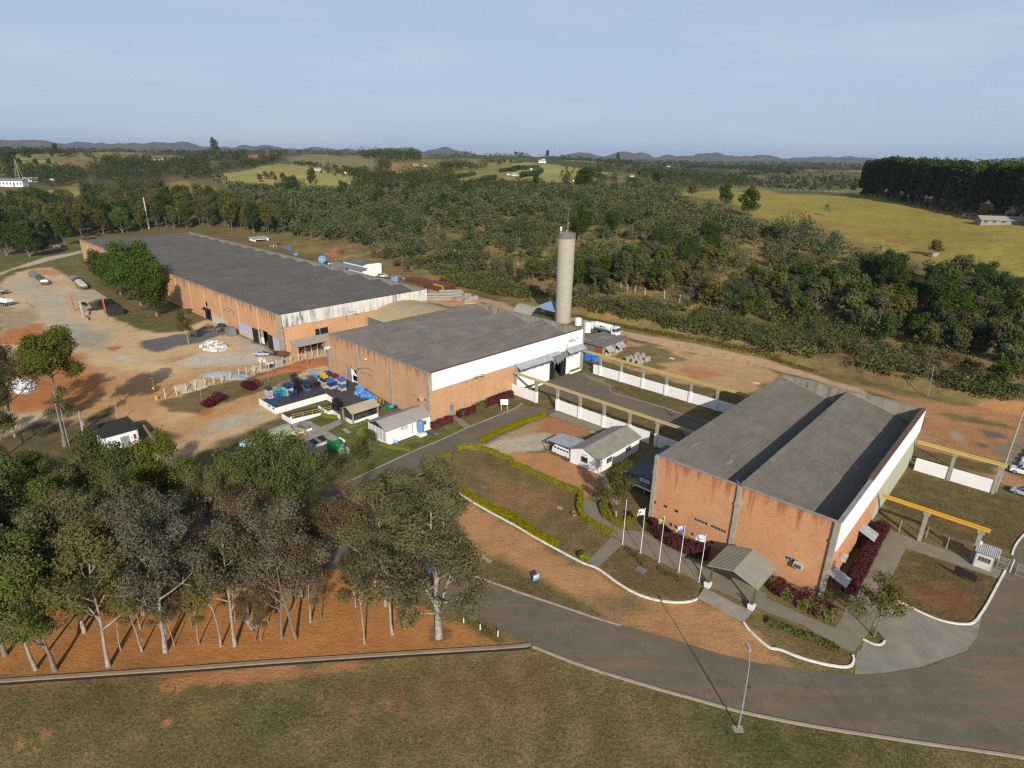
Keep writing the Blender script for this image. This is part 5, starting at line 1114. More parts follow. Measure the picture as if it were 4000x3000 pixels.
def office():
    a0, b0, L, D, ze, zr = -20.6, 5.8, 6.4, 13.2, 2.85, 4.1; r = thing('office_building', 'small white office with ribbed brown-grey gable roof and attached carport', 'office', a0, b0)
    mb = MB(); mb.wall((0, 0), (1, 0), (0, 1), L, ze, .2, [(2.5, 4.0, 1.2, 2.2)]); mb.extr([(0, ze), (L, ze), (L/2, zr-.06)], 'y', 0, .2); part('front_wall', mb, M['white_wall'], r)
    mb = MB(); mb.wall((L, 0), (0, 1), (-1, 0), D, ze, .2, [(.5, 1.4, 0, 2.1), (2.5, 4.2, 1.0, 2.1), (8.6, 10.4, 1.0, 2.1)]); mb.wall((0, D), (0, -1), (1, 0), D, ze, .2); mb.wall((L, D), (-1, 0), (0, -1), L, ze, .2); mb.extr([(0, ze), (L, ze), (L/2, zr-.06)], 'y', D-.2, D); part('side_wall', mb, M['white_wall'], r)
    o = win(r, 3.25, 1.7, 1.5, 1.0); mb = MB(); [mb.box(2.55+i*.18, 2.58+i*.18, -.06, -.03, 1.15, 2.25) for i in range(9)]; mb.box(2.45, 4.05, -.06, -.03, 1.15, 1.19); mb.box(2.45, 4.05, -.06, -.03, 2.21, 2.25); part('window_grille', mb, M['black'], o)
    win(r, 3.35, 1.55, 1.7, 1.1, '+x', L, nb=1); win(r, 9.5, 1.55, 1.8, 1.1, '+x', L, nb=1)
    mb = MB(); mb.box(L-.16, L-.1, .5, 1.4, .02, 2.08); o = part('door', mb, M['plaster'], r); mb = MB(); mb.box(L-.1, L-.05, 1.25, 1.3, 1., 1.1); part('handle', mb, M['steel'], o)
    mb = MB(); mb.box(2.55, 4.1, -.05, -.004, 2.42, 2.95); o = part('sign_board', mb, M['white'], r); mb = MB(); mb.box(2.7, 3.95, -.06, -.052, 2.72, 2.80); mb.box(2.85, 3.8, -.06, -.052, 2.56, 2.63); part('lettering', mb, M['blue'], o)
    gable(r, 0, L, 0, D, ze, zr, .25, 'office_roof', 'y', .09, over2=.35)
    mb = MB(); mb.box(L/2-.16, L/2+.16, -.36, D+.36, zr-.02, zr+.05); part('ridge_cap', mb, M['office_roof'], r)
    mb = MB(); mb.slab([(-5.6, .0, 2.6), (-.26, .3, 2.72), (-.26, 4.9, 2.72), (-5.6, 4.2, 2.6)], .07); part('carport_roof', mb, M['galv'], r)
    mb = MB()
    for i in range(7): mb.cyl(-5.5, .1, i*.35, (i+1)*.35, .08, 8, mi=i % 2)
    mb.build('carport_post', [M['yellow'], M['black']], r); mb = MB(); mb.cyl(-5.5, 4.0, 0, 2.42, .06, 8); part('carport_post', mb, M['steel'], r)
    mb = MB(); mb.box(-5.5, -.3, .1, .2, 2.44, 2.52); part('carport_beam', mb, M['steel'], r)
    mb = MB(); mb.box(L+.003, L+1., -.2, .5, 0, .12); mb.box(-.06, L+.06, -.06, D, -.02, .05); part('step', mb, M['conc'], r)
office()
def annex():
    r = thing('annex_building', 'low grey-roofed annex with slatted front in the shade of the front hall', 'annex', -8.4, 5.9); L, D = 7.8, 13.2
    mb = MB(); mb.slab([(-.4, -.4, 2.95), (L+.15, -.4, 3.75), (L+.15, D+.2, 3.75), (-.4, D+.2, 2.95)], .1); part('roof', mb, M['annex_roof'], r)
    mb = MB(); mb.wall((0, 0), (1, 0), (0, 1), L, 2.9, .15, [], z0=1.15); mb.wall((0, D), (0, -1), (1, 0), D, 2.9, .15, z0=1.15); mb.extr([(0, 2.9), (L, 2.9), (L, 3.62)], 'y', 0, .15); part('slat_wall', mb, M['slat'], r)
    mb = MB(); mb.box(-.1, L, -.12, .16, .85, 1.147); part('beam', mb, M['white_wall'], r)
    mb = MB(); mb.box(.1, .3, 0, .2, 0, .85); mb.box(3.4, 3.6, 0, .2, 0, .85); mb.box(7.2, 7.4, 0, .2, 0, .85); part('stilt', mb, M['conc'], r)
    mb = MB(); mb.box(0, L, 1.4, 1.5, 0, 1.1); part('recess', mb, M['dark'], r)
    mb = MB(); mb.box(2.5, 4.4, -.07, -.004, 2.15, 2.75); o = part('sign_board', mb, M['white'], r); mb = MB(); mb.box(2.7, 4.2, -.08, -.072, 2.48, 2.56); mb.box(2.9, 4.0, -.08, -.072, 2.31, 2.38); part('lettering', mb, M['blue'], o)
annex()
def porch():
    a0, b0 = 13.4, -8.5; r = thing('entrance_canopy', 'gabled grey-brown entrance canopy on dark posts in front of the front hall', 'canopy', a0, b0); L, D, ze, zr = 6.3, 6.0, 3.35, 4.3
    gable(r, 0, L, 0, D, ze, zr, .2, 'porch_roof', 'y', .1, over2=.1)
    mb = MB(); mb.extr([(.1, ze-.1), (L-.1, ze-.1), (L/2, zr-.15)], 'y', .05, .15); part('gable_board', mb, M['dark'], r)
    for x, y in ((.3, .6), (L-.3, .6), (.3, D-.3), (L-.3, D-.3)):
        mb = MB(); mb.box(x-.09, x+.09, y-.09, y+.09, .02, ze-.05); part('post', mb, M['steel'], r)
    mb = MB(); mb.box(.2, L-.2, .5, .7, ze-.3, ze-.12); mb.box(.2, L-.2, D-.4, D-.2, ze-.3, ze-.12); part('tie_beam', mb, M['steel'], r)
    st = thing('entrance_steps', 'four broad weathered concrete steps below the entrance canopy', 'steps', 13.7, -11.3); mb = MB()
    for i in range(4): mb.box(-.02*i, 6.05+.02*i, i*.48, 2.05, .001 if i == 0 else i*.09, (i+1)*.09)
    part('step_flight', mb, M['dirtyconc'], st)
    for x, lab in ((-.05, 'white planter box with thin plant at the left canopy post'), (5.75, 'white planter box with thin plant at the right canopy post')):
        p = thing('planter_box', lab, 'planter', a0+x+.3, b0+.05, .04, group='planters under the canopy'); mb = MB(); mb.hexa([(-.32, -.32, 0), (.32, -.32, 0), (.32, .32, 0), (-.32, .32, 0)], [(-.4, -.4, .72), (.4, -.4, .72), (.4, .4, .72), (-.4, .4, .72)]); part('box', mb, M['white'], p)
        mb = MB(); rd = random.Random(5)
        for i in range(16):
            q = Vector((rd.uniform(-.3, .3), rd.uniform(-.3, .3), rd.uniform(.9, 1.5))); mb.tube([(0, 0, .7), q*.6+Vector((0, 0, .4)), q], [.02, .02, .01], 4); w = .12; mb.quad(q+Vector((w, 0, 0)), q+Vector((0, w, .05)), q-Vector((w, 0, 0)), q-Vector((0, w, .05)))
        part('plant', mb, M['lf_grass'], p)
porch()
def hut_white():
    """louvred building beside the middle hall"""
    a0, b0, L, D, ze, zr = -55.9, -13.8, 6., 11., 3.0, 4.1; r = thing('louvred_building', 'white building with louvred gable end and pale gable roof', 'building', a0, b0)
    mb = MB(); mb.wall((L, 0), (0, 1), (-1, 0), D, ze, .2, [(3.6, 4.9, 1.9, 2.7)]); mb.wall((0, D), (0, -1), (1, 0), D, ze, .2); mb.wall((L, D), (-1, 0), (0, -1), L, ze, .2); mb.box(0, L, 0, .2, 0, .35); part('wall', mb, M['white'], r)
    mb = MB()
    for i in range(5):
        x0 = .08+i*(L-.16)/5; mb.box(x0+.05, x0+(L-.16)/5-.05, .04, .1, .352, ze-.2)
    part('louvre', mb, M['louvre'], r)
    mb = MB(); [mb.box(.08+i*(L-.16)/5-.04, .08+i*(L-.16)/5+.04, .0, .14, .352, ze-.1) for i in range(6)]; part('mullion', mb, M['white'], r)
    mb = MB(); mb.extr([(0, ze-.1), (L, ze-.1), (L/2, zr-.1)], 'y', .02, .15); part('gable_board', mb, M['dark'], r)
    win(r, 4.25, 2.3, 1.3, .8, '+x', L); mb = MB(); mb.slab([(L+.02, 3.55, 2.75), (L+.5, 3.55, 2.2), (L+.5, 4.95, 2.2), (L+.02, 4.95, 2.75)], .04); part('window_hood', mb, M['cratewhite'], r)
    mb = MB(); mb.tube([(L+.06, 6.2, .3), (L+.06, 6.2, ze-.1)], .05, 6); part('drain_pipe', mb, M['steel'], r)
    mb = MB(); mb.box(L, L+.35, -.1, D, -.02, .14); part('plinth', mb, M['white_wall'], r)
    gable(r, 0, L, 0, D, ze, zr, .3, 'wb_roof', 'y', .08, over2=.15)
    ac_unit(r, 8.8, L, 2.0, '+x')
    t = thing('pressure_tank', 'upright light blue pressure tank on a white plinth beside the louvred building', 'tank', -48.8, -6.4); mb = MB(); mb.box(-1., 1., -.8, .8, 0, .55); part('plinth', mb, M['white'], t)
    mb = MB(); mb.tube([(0, 0, .75), (0, 0, .95), (0, 0, 1.1), (0, 0, 2.8), (0, 0, 3.0), (0, 0, 3.12)], [.45, .66, .72, .72, .6, .2], 18); part('vessel', mb, M['tankblue'], t, smooth=False)
    mb = MB(); [mb.tube([(.5*math.cos(a), .5*math.sin(a), .55), (.5*math.cos(a), .5*math.sin(a), .95)], .06, 5) for a in (.5, 2.1, 3.7, 5.2)]; part('leg', mb, M['tankblue'], t)
    mb = MB(); mb.tube([(.5, .3, .8), (1., .9, .6), (1.6, 1.6, .15), (2.4, 2.2, .1)], .09, 6); part('pipe', mb, M['navy'], t)
hut_white()
def gas_shed():
    a0, b0, L, D, ze, zr = -66.0, -13.4, 3.9, 6.2, 2.75, 3.6; r = thing('cylinder_shelter', 'open shelter with tan gable roof, white dado and dark mesh sides', 'shelter', a0, b0)
    gable(r, 0, L, 0, D, ze, zr, .35, 'khaki_roof', 'y', .08, over2=.35)
    mb = MB(); mb.wall((0, 0), (1, 0), (0, 1), L, .85, .15, [(0, 1.0, 0, .9)]); mb.wall((L, .0), (0, 1), (-1, 0), D, .85, .15); part('dado_wall', mb, M['white'], r)
    for x, y in ((.1, .1), (L-.1, .1), (L-.1, D-.1), (.1, D-.1)): mb = MB(); mb.box(x-.14, x+.14, y-.14, y+.14, 0, ze); part('post', mb, M['conc'], r)
    mb = MB(); mb.extr([(0, ze-.05), (L, ze-.05), (L/2, zr-.1)], 'y', -.1, -.02); part('gable_board', mb, M['dark'], r)
    mb = MB()
    for i in range(14): x = .3+i*(L-.5)/14; mb.box(x, x+.03, .06, .08, .85, ze)
    for i in range(22): y = .3+i*(D-.5)/22; mb.box(L-.1, L-.08, y, y+.03, .85, ze)
    for z in (1.3, 1.8, 2.3): mb.box(.2, L-.1, .05, .07, z, z+.03); mb.box(L-.12, L-.1, .2, D-.2, z, z+.03)
    part('mesh_side', mb, M['steel'], r)
    mb = MB(); mb.box(.1, .2, .2, D-.1, 0, ze-.1); mb.box(.2, L-.2, D-.25, D-.15, 0, ze-.1); part('back_panel', mb, M['dark'], r)
    rd = random.Random(4); g = thing('gas_cylinders', 'row of dark gas cylinders inside the open shelter', 'cylinders', a0+1., b0+1.2); mb = MB()
    for i in range(6):
        for j in range(3): mb.tube([(.35*j+.6, .7*i, 0), (.35*j+.6, .7*i, 1.3), (.35*j+.6, .7*i, 1.5)], [.15, .15, .05], 8)
    part('cylinder_bank', mb, M['steel'], g)
    s_ = thing('notice_board', 'small blue-and-white notice on the white dado of the shelter', 'sign', a0+1.45, b0-.03, .15); mb = MB(); mb.box(-.3, .3, -.03, .0, .1, .65); part('board', mb, M['white'], s_); mb = MB(); mb.box(-.26, .26, -.045, -.032, .38, .62); part('blue_field', mb, M['ltblue'], s_)
gas_shed()
def hut_left():
    a0, b0, L, D, z = -90.2, -52.0, 7.0, 5.0, 3.1; c = FP('E', 930, 1370); d = FP('E', 1215, 1288); ang = math.atan2(d[1]-c[1], d[0]-c[0]); L = math.hypot(d[0]-c[0], d[1]-c[1]); D = 6.0
    r = thing('white_hut', 'small white hut with dark mono-pitch roof and grey double door, half behind the grove', 'hut', *c, rot=ang)
    mb = MB(); mb.wall((0, 0), (1, 0), (0, 1), L, z, .2, [(L*.45, L*.72, 0, 2.3)]); mb.wall((0, D), (0, -1), (1, 0), D, z, .2); mb.wall((L, 0), (0, 1), (-1, 0), D, z, .2); mb.wall((L, D), (-1, 0), (0, -1), L, z, .2); part('wall', mb, M['white'], r)
    mb = MB(); mb.slab([(-.35, -.35, z+.28), (L+.35, -.35, z+.28), (L+.35, D+.35, z+.5), (-.35, D+.35, z+.5)], .25); part('roof', mb, M['dark'], r)
    for k in range(2):
        mb = MB(); x0 = L*(.45+.135*k); mb.box(x0+.03, x0+L*.135-.03, .06, .12, .03, 2.28); mb.box(x0+L*.06, x0+L*.07, .03, .06, .1, 2.2); part('door', mb, M['grey_paint'], r)
    mb = MB(); mb.box(L*.84, L*.91, -.14, -.004, 1.3, 2.2); part('extinguisher_box', mb, M['car_red'], r); mb = MB(); mb.box(L*.76, L*.79, -.06, -.004, 1.6, 1.75); part('switch', mb, M['dark'], r)
    mb = MB(); mb.cyl(L*.22, -.4, 0, 2.1, .05, 6); part('vent_pipe', mb, M['steel'], r)
    mb = MB(); mb.box(-.5, L*.4, -1.2, -.02, -.02, .08); part('doorstep', mb, M['conc'], r)
hut_left()
def guard():
    a0, b0 = 37.9, 21.9; r = thing('guard_booth', 'tiny cream guard booth with ribbed grey roof beside the mesh gate', 'booth', a0, b0); L, D, z = 2.1, 2.0, 2.35
    mb = MB(); mb.wall((0, 0), (1, 0), (0, 1), L, z, .15, [(.35, 1.75, 1.05, 1.8)]); mb.wall((L, 0), (0, 1), (-1, 0), D, z, .15); mb.wall((0, D), (0, -1), (1, 0), D, z, .15); mb.wall((L, D), (-1, 0), (0, -1), L, z, .15); part('wall', mb, M['plaster'], r)
    o = win(r, 1.05, 1.42, 1.4, .75, nb=3); mb = MB(); [mb.box(.35, 1.75, -.03, -.01, 1.15+i*.15, 1.17+i*.15) for i in range(5)]; part('bars', mb, M['conc'], o)
    mb = MB(); n = 26; x0, x1 = -.25, L+.35; pr = []
    for i in range(n+1): pr.append((x0+(x1-x0)*i/n, .07*(1 if i % 2 else 0)))
    mb.add([(x, -.3, 2.42+w) for x, w in pr]+[(x, D+.2, 2.72+w) for x, w in pr], [(i, i+1, n+2+i, n+1+i) for i in range(n)]); part('roof', mb, M['galv'], r)
    mb = MB(); mb.box(-.3, .3, D-.35, D+.25, 2.45, 2.95); part('water_box', mb, M['white'], r)
guard()
def brick_hut():
    a0, b0, L, D, z = -61.5, 60.9, 9.0, 12.0, 3.1; r = thing('brick_shed', 'flat-roofed red brick shed with two raised sheet awnings behind the middle hall', 'shed', a0, b0)
    mb = MB(); mb.wall((0, 0), (1, 0), (0, 1), L, z, .2, [(2.6, 6.3, .9, 2.7)]); mb.wall((L, 0), (0, 1), (-1, 0), D, z, .2, [(1.2, 4.3, 0, z), (6.3, 9.8, 0, z)]); mb.wall((0, D), (0, -1), (1, 0), D, z, .2); mb.wall((L, D), (-1, 0), (0, -1), L, z, .2); part('wall', mb, M['brick_red'], r)
    mb = MB(); mb.box(2.6, 6.3, .05, .15, .9, 2.7); part('blocked_window', mb, M['galv_dark'], r)
    mb = MB(); mb.box(L-.3, L+.2, -.2, .2, 0, z); mb.box(L+.003, L+.12, 5.0, 5.6, 0, z-.1); part('corner_post', mb, M['conc'], r)
    for y0, y1 in ((1.2, 4.3), (6.3, 9.8)):
        mb = MB(); mb.box(L-.1, L, y0, y1, 0, 1.2); mb.box(L-.1, L, y0, y1, 2.5, z); part('infill_wall', mb, M['panel_conc'], r)
        mb = MB(); mb.box(L-.9, L-.8, y0, y1, 1.2, 2.5); part('window_void', mb, M['black'], r)
        mb = MB(); mb.slab([(L+.02, y0-.1, 2.5), (L+1.5, y0-.1, 1.55), (L+1.5, y1+.1, 1.55), (L+.02, y1+.1, 2.5)], .05); part('awning', mb, M['galv_y'], r)
    mb = MB(); mb.box(-.3, L+.35, -.4, D+.3, z+.003, z+.22); part('roof', mb, M['conc_dark'], r)
    mb = MB(); mb.box(3.2, 3.5, 5.5, 9.0, z+.222, z+.34); mb.box(4.6, 4.9, 6.5, 10, z+.222, z+.34); mb.box(.2, 3.1, 1.8, 2.1, z+.222, z+.34); part('roof_beam', mb, M['conc'], r)
    mb = MB(); mb.tube([(.8, -.5, 0), (1.3, -.15, 3.3)], .06, 5); mb.tube([(.4, -.5, 0), (.9, -.15, 3.3)], .06, 5); part('leaning_pole', mb, M['wood'], r)
brick_hut()
def lean_to():
    """brick lean-to against the end of the long hall"""
    r = thing('lean_to_shed', 'brick lean-to shed with grey sheet roof against the end of the long hall', 'shed', -116.9, 1.4); L, D = 3.9, 12.5
    mb = MB(); mb.slab([(0, -.4, 3.3), (L+.3, -.4, 2.35), (L+.3, D, 2.35), (0, D, 3.3)], .1); part('roof', mb, M['conc'], r)
    mb = MB(); mb.extr([(.05, 0), (L, 0), (L, 2.3), (.05, 3.15)], 'y', 0, .2); mb.box(.1, L, D-4.3, D-4.1, 0, 2.3); mb.wall((L, D-4.3), (0, 1), (-1, 0), 4.1, 2.3, .2, [(1.6, 2.7, .9, 1.9)]); mb.extr([(.05, 0), (L, 0), (L, 2.3), (.05, 3.15)], 'y', D-.4, D-.2); part('wall', mb, M['brick'], r)
    win(r, D-4.3+2.15, 1.4, 1.1, 1., '+x', L, 'glass', 1)
    mb = MB(); [mb.box(L-.2, L, y, y+.2, 0, 2.3) for y in (2., 3.9, 5.9)]; mb.box(L-.15, L-.05, .2, 4., 1., 1.08); mb.box(L-.15, L-.05, .2, 4., 1.6, 1.68); part('post', mb, M['wood'], r)
    mb = MB(); mb.box(.2, .3, .2, D-.4, 0, 2.4); part('back_panel', mb, M['dark'], r)
    rd = random.Random(9); g = thing('scrap_pile', 'pile of bric-a-brac under the brick lean-to', 'scrap', -114.6, 2.4); mb = MB()
    for i in range(24): x, y = rd.uniform(0, 1.3), rd.uniform(0, 7); mb.cbox(x, y, rd.uniform(.15, 1.2), rd.uniform(.2, .7), rd.uniform(.2, .8), rd.uniform(.2, .5))
    part('heap', mb, M['rust'], g); 
lean_to()
def open_shelter():
    z = 6.0; p = [FP('q7', *q) for q in ((1440, 1070), (1290, 945), (1830, 1000), (1715, 960))]
    a0, b0 = p[0]; ang = math.atan2(p[2][1]-b0, p[2][0]-a0)
    h = hgt('q7', 1440, 1070, 'q7', 1375, 785); c = [FP('q7', *q, h) for q in ((1315, 785), (1840, 715), (1620, 590), (1195, 650))]
    r = thing('open_shelter', 'open shelter with tan flat roof on orange and cream posts in the dirt yard', 'shelter', a0, b0)
    mb = MB(); mb.slab([(x-a0, y-b0, h+k) for (x, y), k in zip(c, (.0, .0, .35, .35))], .18); part('roof', mb, M['khaki_roof'], r)
    for i, (x, y) in enumerate(p[:3]):
        mb = MB(); mb.box(x-a0-.2, x-a0+.2, y-b0-.2, y-b0+.2, 0, h-.1); part('post', mb, M['orange' if i else 'cratewhite'], r, 'cream post' if not i else None)
    cx = sum(q[0] for q in c)/4-a0+2; cy = sum(q[1] for q in c)/4-b0-2
    mb = MB(); mb.box(cx-2.2, cx+2.2, cy-1., cy+1., 2.6, 3.5); mb.box(cx-2., cx-1.8, cy-.1, cy+.1, 0, 2.6); mb.box(cx+1.8, cx+2., cy-.1, cy+.1, 0, 2.6); part('loading_hopper', mb, M['galv_dark'], r)
    mb = MB(); mb.box(cx+2.5, cx+12, cy-2., cy-1.7, 0, 1.); mb.box(cx+2.5, cx+2.8, cy-2., cy+5, 0, 1.); mb.box(cx+9, cx+10.2, cy-2.4, cy-2.003, 0, 1.9); part('low_wall', mb, M['conc'], r)
    mb = MB(); mb.box(cx+3, cx+11, cy+5, cy+9, .0, 2.4); part('store_box', mb, M['dark'], r)
open_shelter()
def rear_sheds():
    r = thing('rear_shed', 'white shed with grey hipped sheet roofs and open lean-to behind the long hall', 'shed', -219, 81); L, D = 17, 10
    mb = MB(); mb.wall((0, 0), (1, 0), (0, 1), L, 5, .2); mb.wall((L, 0), (0, 1), (-1, 0), D, 5, .2); mb.wall((0, D), (0, -1), (1, 0), D, 5, .2); part('wall', mb, M['white_wall'], r)
    gable(r, 0, L, 0, D, 5.0, 6.2, .4, 'annex_roof', 'x', .1)
    mb = MB(); mb.slab([(-6, -4.5, 2.6), (9, -4.5, 2.7), (9, 0, 3.9), (-6, 0, 3.9)], .08); mb.slab([(9, -3.5, 2.9), (L+4, -3.5, 2.9), (L+4, 0, 3.9), (9, 0, 3.9)], .08); part('lean_to_roof', mb, M['galv_dark'], r)
    mb = MB(); mb.wall((9, -3), (1, 0), (0, 1), L-5, 2.9, .2); mb.wall((L+4, -3), (0, 1), (-1, 0), 8, 2.9, .2); part('lower_wall', mb, M['white_wall'], r)
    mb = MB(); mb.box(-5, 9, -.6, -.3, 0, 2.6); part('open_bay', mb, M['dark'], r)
    x, y = G('A', 2160, 1005); a, b = toF(x, y); r = thing('white_store', 'small white store with flat grey roof beyond the roof of the long hall', 'store', a, b); L, D = 7, 9
    mb = MB(); mb.wall((0, 0), (1, 0), (0, 1), L, 4, .2, [(1., 2.2, 0, 2.4)]); mb.wall((L, 0), (0, 1), (-1, 0), D, 4, .2, [(.8, D-1.2, 0, 3.2)]); mb.wall((0, D), (0, -1), (1, 0), D, 4, .2); mb.wall((L, D), (-1, 0), (0, -1), L, 4, .2); part('wall', mb, M['white_wall'], r)
    mb = MB(); mb.slab([(-.5, -.5, 4.3), (L+.6, -.5, 4.1), (L+.6, D+.5, 4.4), (-.5, D+.5, 4.6)], .25); part('roof', mb, M['galv'], r); mb = MB(); mb.box(1., 2.2, .1, .15, 0, 2.4); part('door', mb, M['blue'], r); mb = MB(); mb.box(L-2.2, L-2, .8, D-1, 0, 3.2); part('inside', mb, M['dark'], r)
    a, b = toF(*G('A', 1480, 930)); r = thing('low_shed', 'long low dark-roofed shed beyond the far end of the long hall', 'shed', -305, 58); L, D = 62, 12
    mb = MB(); mb.slab([(-1, -1, 3.3), (L, -1, 3.3), (L, D, 4.4), (-1, D, 4.4)], .2); part('roof', mb, M['roof_back'], r); mb = MB(); mb.wall((0, 0), (1, 0), (0, 1), L-1, 3.2, .2); mb.wall((L-1, 0), (0, 1), (-1, 0), D-1, 3.2, .2, [(2, 8, 0, 2.6)]); part('wall', mb, M['plaster'], r)
rear_sheds()
def tents():
    g = W(-97.5, 72.); h = 4.
    r = thing('canvas_canopy', 'dull grey arched canvas canopy left of the water tower', 'canopy', -98.6, 72.5); n = 8; L, D = 8.5, 7.
    mb = MB(); pr = [(D*i/n, 3.2+2.2*math.sin(math.pi*i/n)**.8) for i in range(n+1)]; mb.extr(pr+[(y, z-.06) for y, z in pr[::-1]], 'x', 0, L); part('cover', mb, M['conc'], r)
    mb = MB(); [mb.cyl(x, y, 0, 3.2, .07, 6) for x in (.2, L-.2) for y in (.1, D-.1)]; part('post', mb, M['steel'], r)
    r = thing('fabric_canopy', 'light blue fabric canopy behind the water tower', 'canopy', -96.5, 81.5); L, D = 9., 8.
    apex = (L*.45, D*.5, 5.9); c = [(0, 0, 3.6), (L, 0, 3.4), (L, D, 3.6), (0, D, 3.6)]; mb = MB()
    for i in range(4): a, b = c[i], c[(i+1) % 4]; mb.add([a, b, apex], [(0, 1, 2)]); mb.add([(*a[:2], a[2]-.05), (*b[:2], b[2]-.05), (*apex[:2], apex[2]-.05)], [(2, 1, 0)])
    part('cover', mb, M['tent_blue'], r); mb = MB(); [mb.cyl(x, y, 0, z, .08, 6) for x, y, z in c]; part('post', mb, M['steel'], r)
M['tent_blue'] = mat('tent_blue', (.22,.30,.44), .6, .2, .6)
tents()
# ------------------------------------------------------------------ vehicles
def wheel(parent, x, y, r=.32, w=.2, side=1):
    mb = MB(); mb.tube([(x, y-w/2, r), (x, y+w/2, r)], r, 14); o = part('wheel', mb, M['tyre'], parent)
    mb = MB(); mb.tube([(x, y+side*(w/2-.02), r), (x, y+side*(w/2+.015), r)], r*.6, 10); part('rim', mb, M['chrome'], o); return o
def loft(mb, secs, mi=0):
    """body skin through cross sections of equal point count"""
    n = len(secs[0]); vs = [p for s in secs for p in s]; fs = [(i*n+j, (i+1)*n+j, (i+1)*n+(j+1) % n, i*n+(j+1) % n) for i in range(len(secs)-1) for j in range(n)]
    fs += [tuple(range(n)), tuple((len(secs)-1)*n+j for j in range(n-1, -1, -1))]; return mb.add(vs, fs, mi)
def car_body(root, m, prof, cab, wid, wb, glassy, wr=.32):
    """prof: (x, sill, shoulder) stations; cab: (x, roof height) ; nose towards -x"""
    w = wid/2; mb = MB(); secs = []
    for x, zs, zt, k in prof: secs.append([(x, -w*k, zs+.12), (x, -w*k*1.0, zt-.22), (x, -w*k*.93, zt), (x, w*k*.93, zt), (x, w*k, zt-.22), (x, w*k, zs+.12), (x, w*k*.85, zs), (x, -w*k*.85, zs)])
    loft(mb, secs); part('body', mb, m, root)
    (x0, z0), (x1, z1), (x2, z2), (x3, z3) = cab; mb = MB(); a, b = w*.90, w*.74
    mb.hexa([(x0, -a, z0), (x3, -a, z3), (x3, a, z3), (x0, a, z0)], [(x1, -b, z1), (x2, -b, z2), (x2, b, z2), (x1, b, z1)]); part('window_band', mb, M['glass'], root)
    mb = MB(); mb.hexa([(x1-.05, -b-.02, z1-.03), (x2+.05, -b-.02, z2-.03), (x2+.05, b+.02, z2-.03), (x1-.05, b+.02, z1-.03)], [(x1+.05, -b+.05, z1+.05), (x2-.05, -b+.05, z2+.05), (x2-.05, b-.05, z2+.05), (x1+.05, b-.05, z1+.05)]); part('roof', mb, m, root)
    mb = MB()
    for s in (-1, 1):
        for xb, xt in ((x0, x1), (x3, x2), ((x0+x3)/2+.1, (x1+x2)/2+.05)): mb.tube([(xb, s*(a+.005), z0-.03), (xt, s*(b+.01), z1)], .045, 4)
    part('pillar', mb, m, root)
    for s in (-1, 1):
        for x in wb: wheel(root, x, s*(w-.1), wr, .2, s)
        mb = MB(); x = prof[0][0]; mb.box(x-.02, x+.08, s*w*.72-.16, s*w*.72+.16, prof[0][2]-.2, prof[0][2]-.06); part('headlight', mb, M['chrome'], root)
        mb = MB(); x = prof[-1][0]; mb.box(x-.06, x+.02, s*w*.78-.1, s*w*.78+.1, prof[-1][2]-.3, prof[-1][2]-.08); part('tail_light', mb, M['car_red'], root)
def hatch(label, m, a, b, rot, group=None):
    r = thing('parked_car', label, 'car', a, b, .03, rot, group)
    car_body(r, M[m], [(-1.95, .3, .62, .86), (-1.75, .22, .72, .98), (-.9, .2, .88, 1), (.6, .2, .92, 1), (1.6, .22, .92, .98), (1.9, .3, .80, .9)], [(-1.0, .86), (-.35, 1.40), (1.25, 1.40), (1.75, .90)], 1.68, (-1.25, 1.2), True); return r
def suv(label, m, a, b, rot, group=None):
    r = thing('parked_car', label, 'car', a, b, .03, rot, group)
    car_body(r, M[m], [(-2.1, .35, .80, .86), (-1.9, .26, .95, .98), (-1.0, .24, 1.05, 1), (.8, .24, 1.08, 1), (1.85, .26, 1.08, .98), (2.1, .35, .95, .9)], [(-1.05, 1.02), (-.45, 1.62), (1.6, 1.62), (2.0, 1.06)], 1.78, (-1.3, 1.3), True, .36)
    mb = MB(); [mb.tube([(-.3, s*.6, 1.71), (1.5, s*.6, 1.71)], .025, 4) for s in (-1, 1)]; part('roof_rail', mb, M['chrome'], r); return r
g = 'cars parked beyond the short white wall'
suv('white car with roof rails, nearest of the row beyond the short white wall', 'car_white', *FP('H', 2205, 1555), 0.05, g)
hatch('dark blue car, second in the row beyond the short white wall', 'car_blue', 41.4, 61.6, 0.05, g)
hatch('silver-blue car between the dark blue and the white one in the row', 'car_silver', 41.2, 64.1, 0.03, g)
hatch('white car, fourth in the row beyond the short white wall', 'car_white', 41.3, 66.8, 0.04, g)
hatch('grey-blue car behind the fourth, white one of the row', 'car_silver', 41.6, 69.4, .02, g)
hatch('very dark car, sixth in the row beyond the short white wall', 'car_dark', 41.9, 72.1, .03, g)
hatch('dark red-tinged car farthest along the row beyond the short white wall', 'car_red', 42.2, 75., .03, g)
hatch('silver hatchback parked alone at the right edge beside a short post', 'car_silver', *FP('L', 2215, 300), -.1)
hatch('white car under the trees at the upper left', 'car_white', *FP('A', 490, 1035), -.9)
hatch('dark car parked under the trees right of the white one', 'car_dark', *FP('A', 560, 1035), -.9)
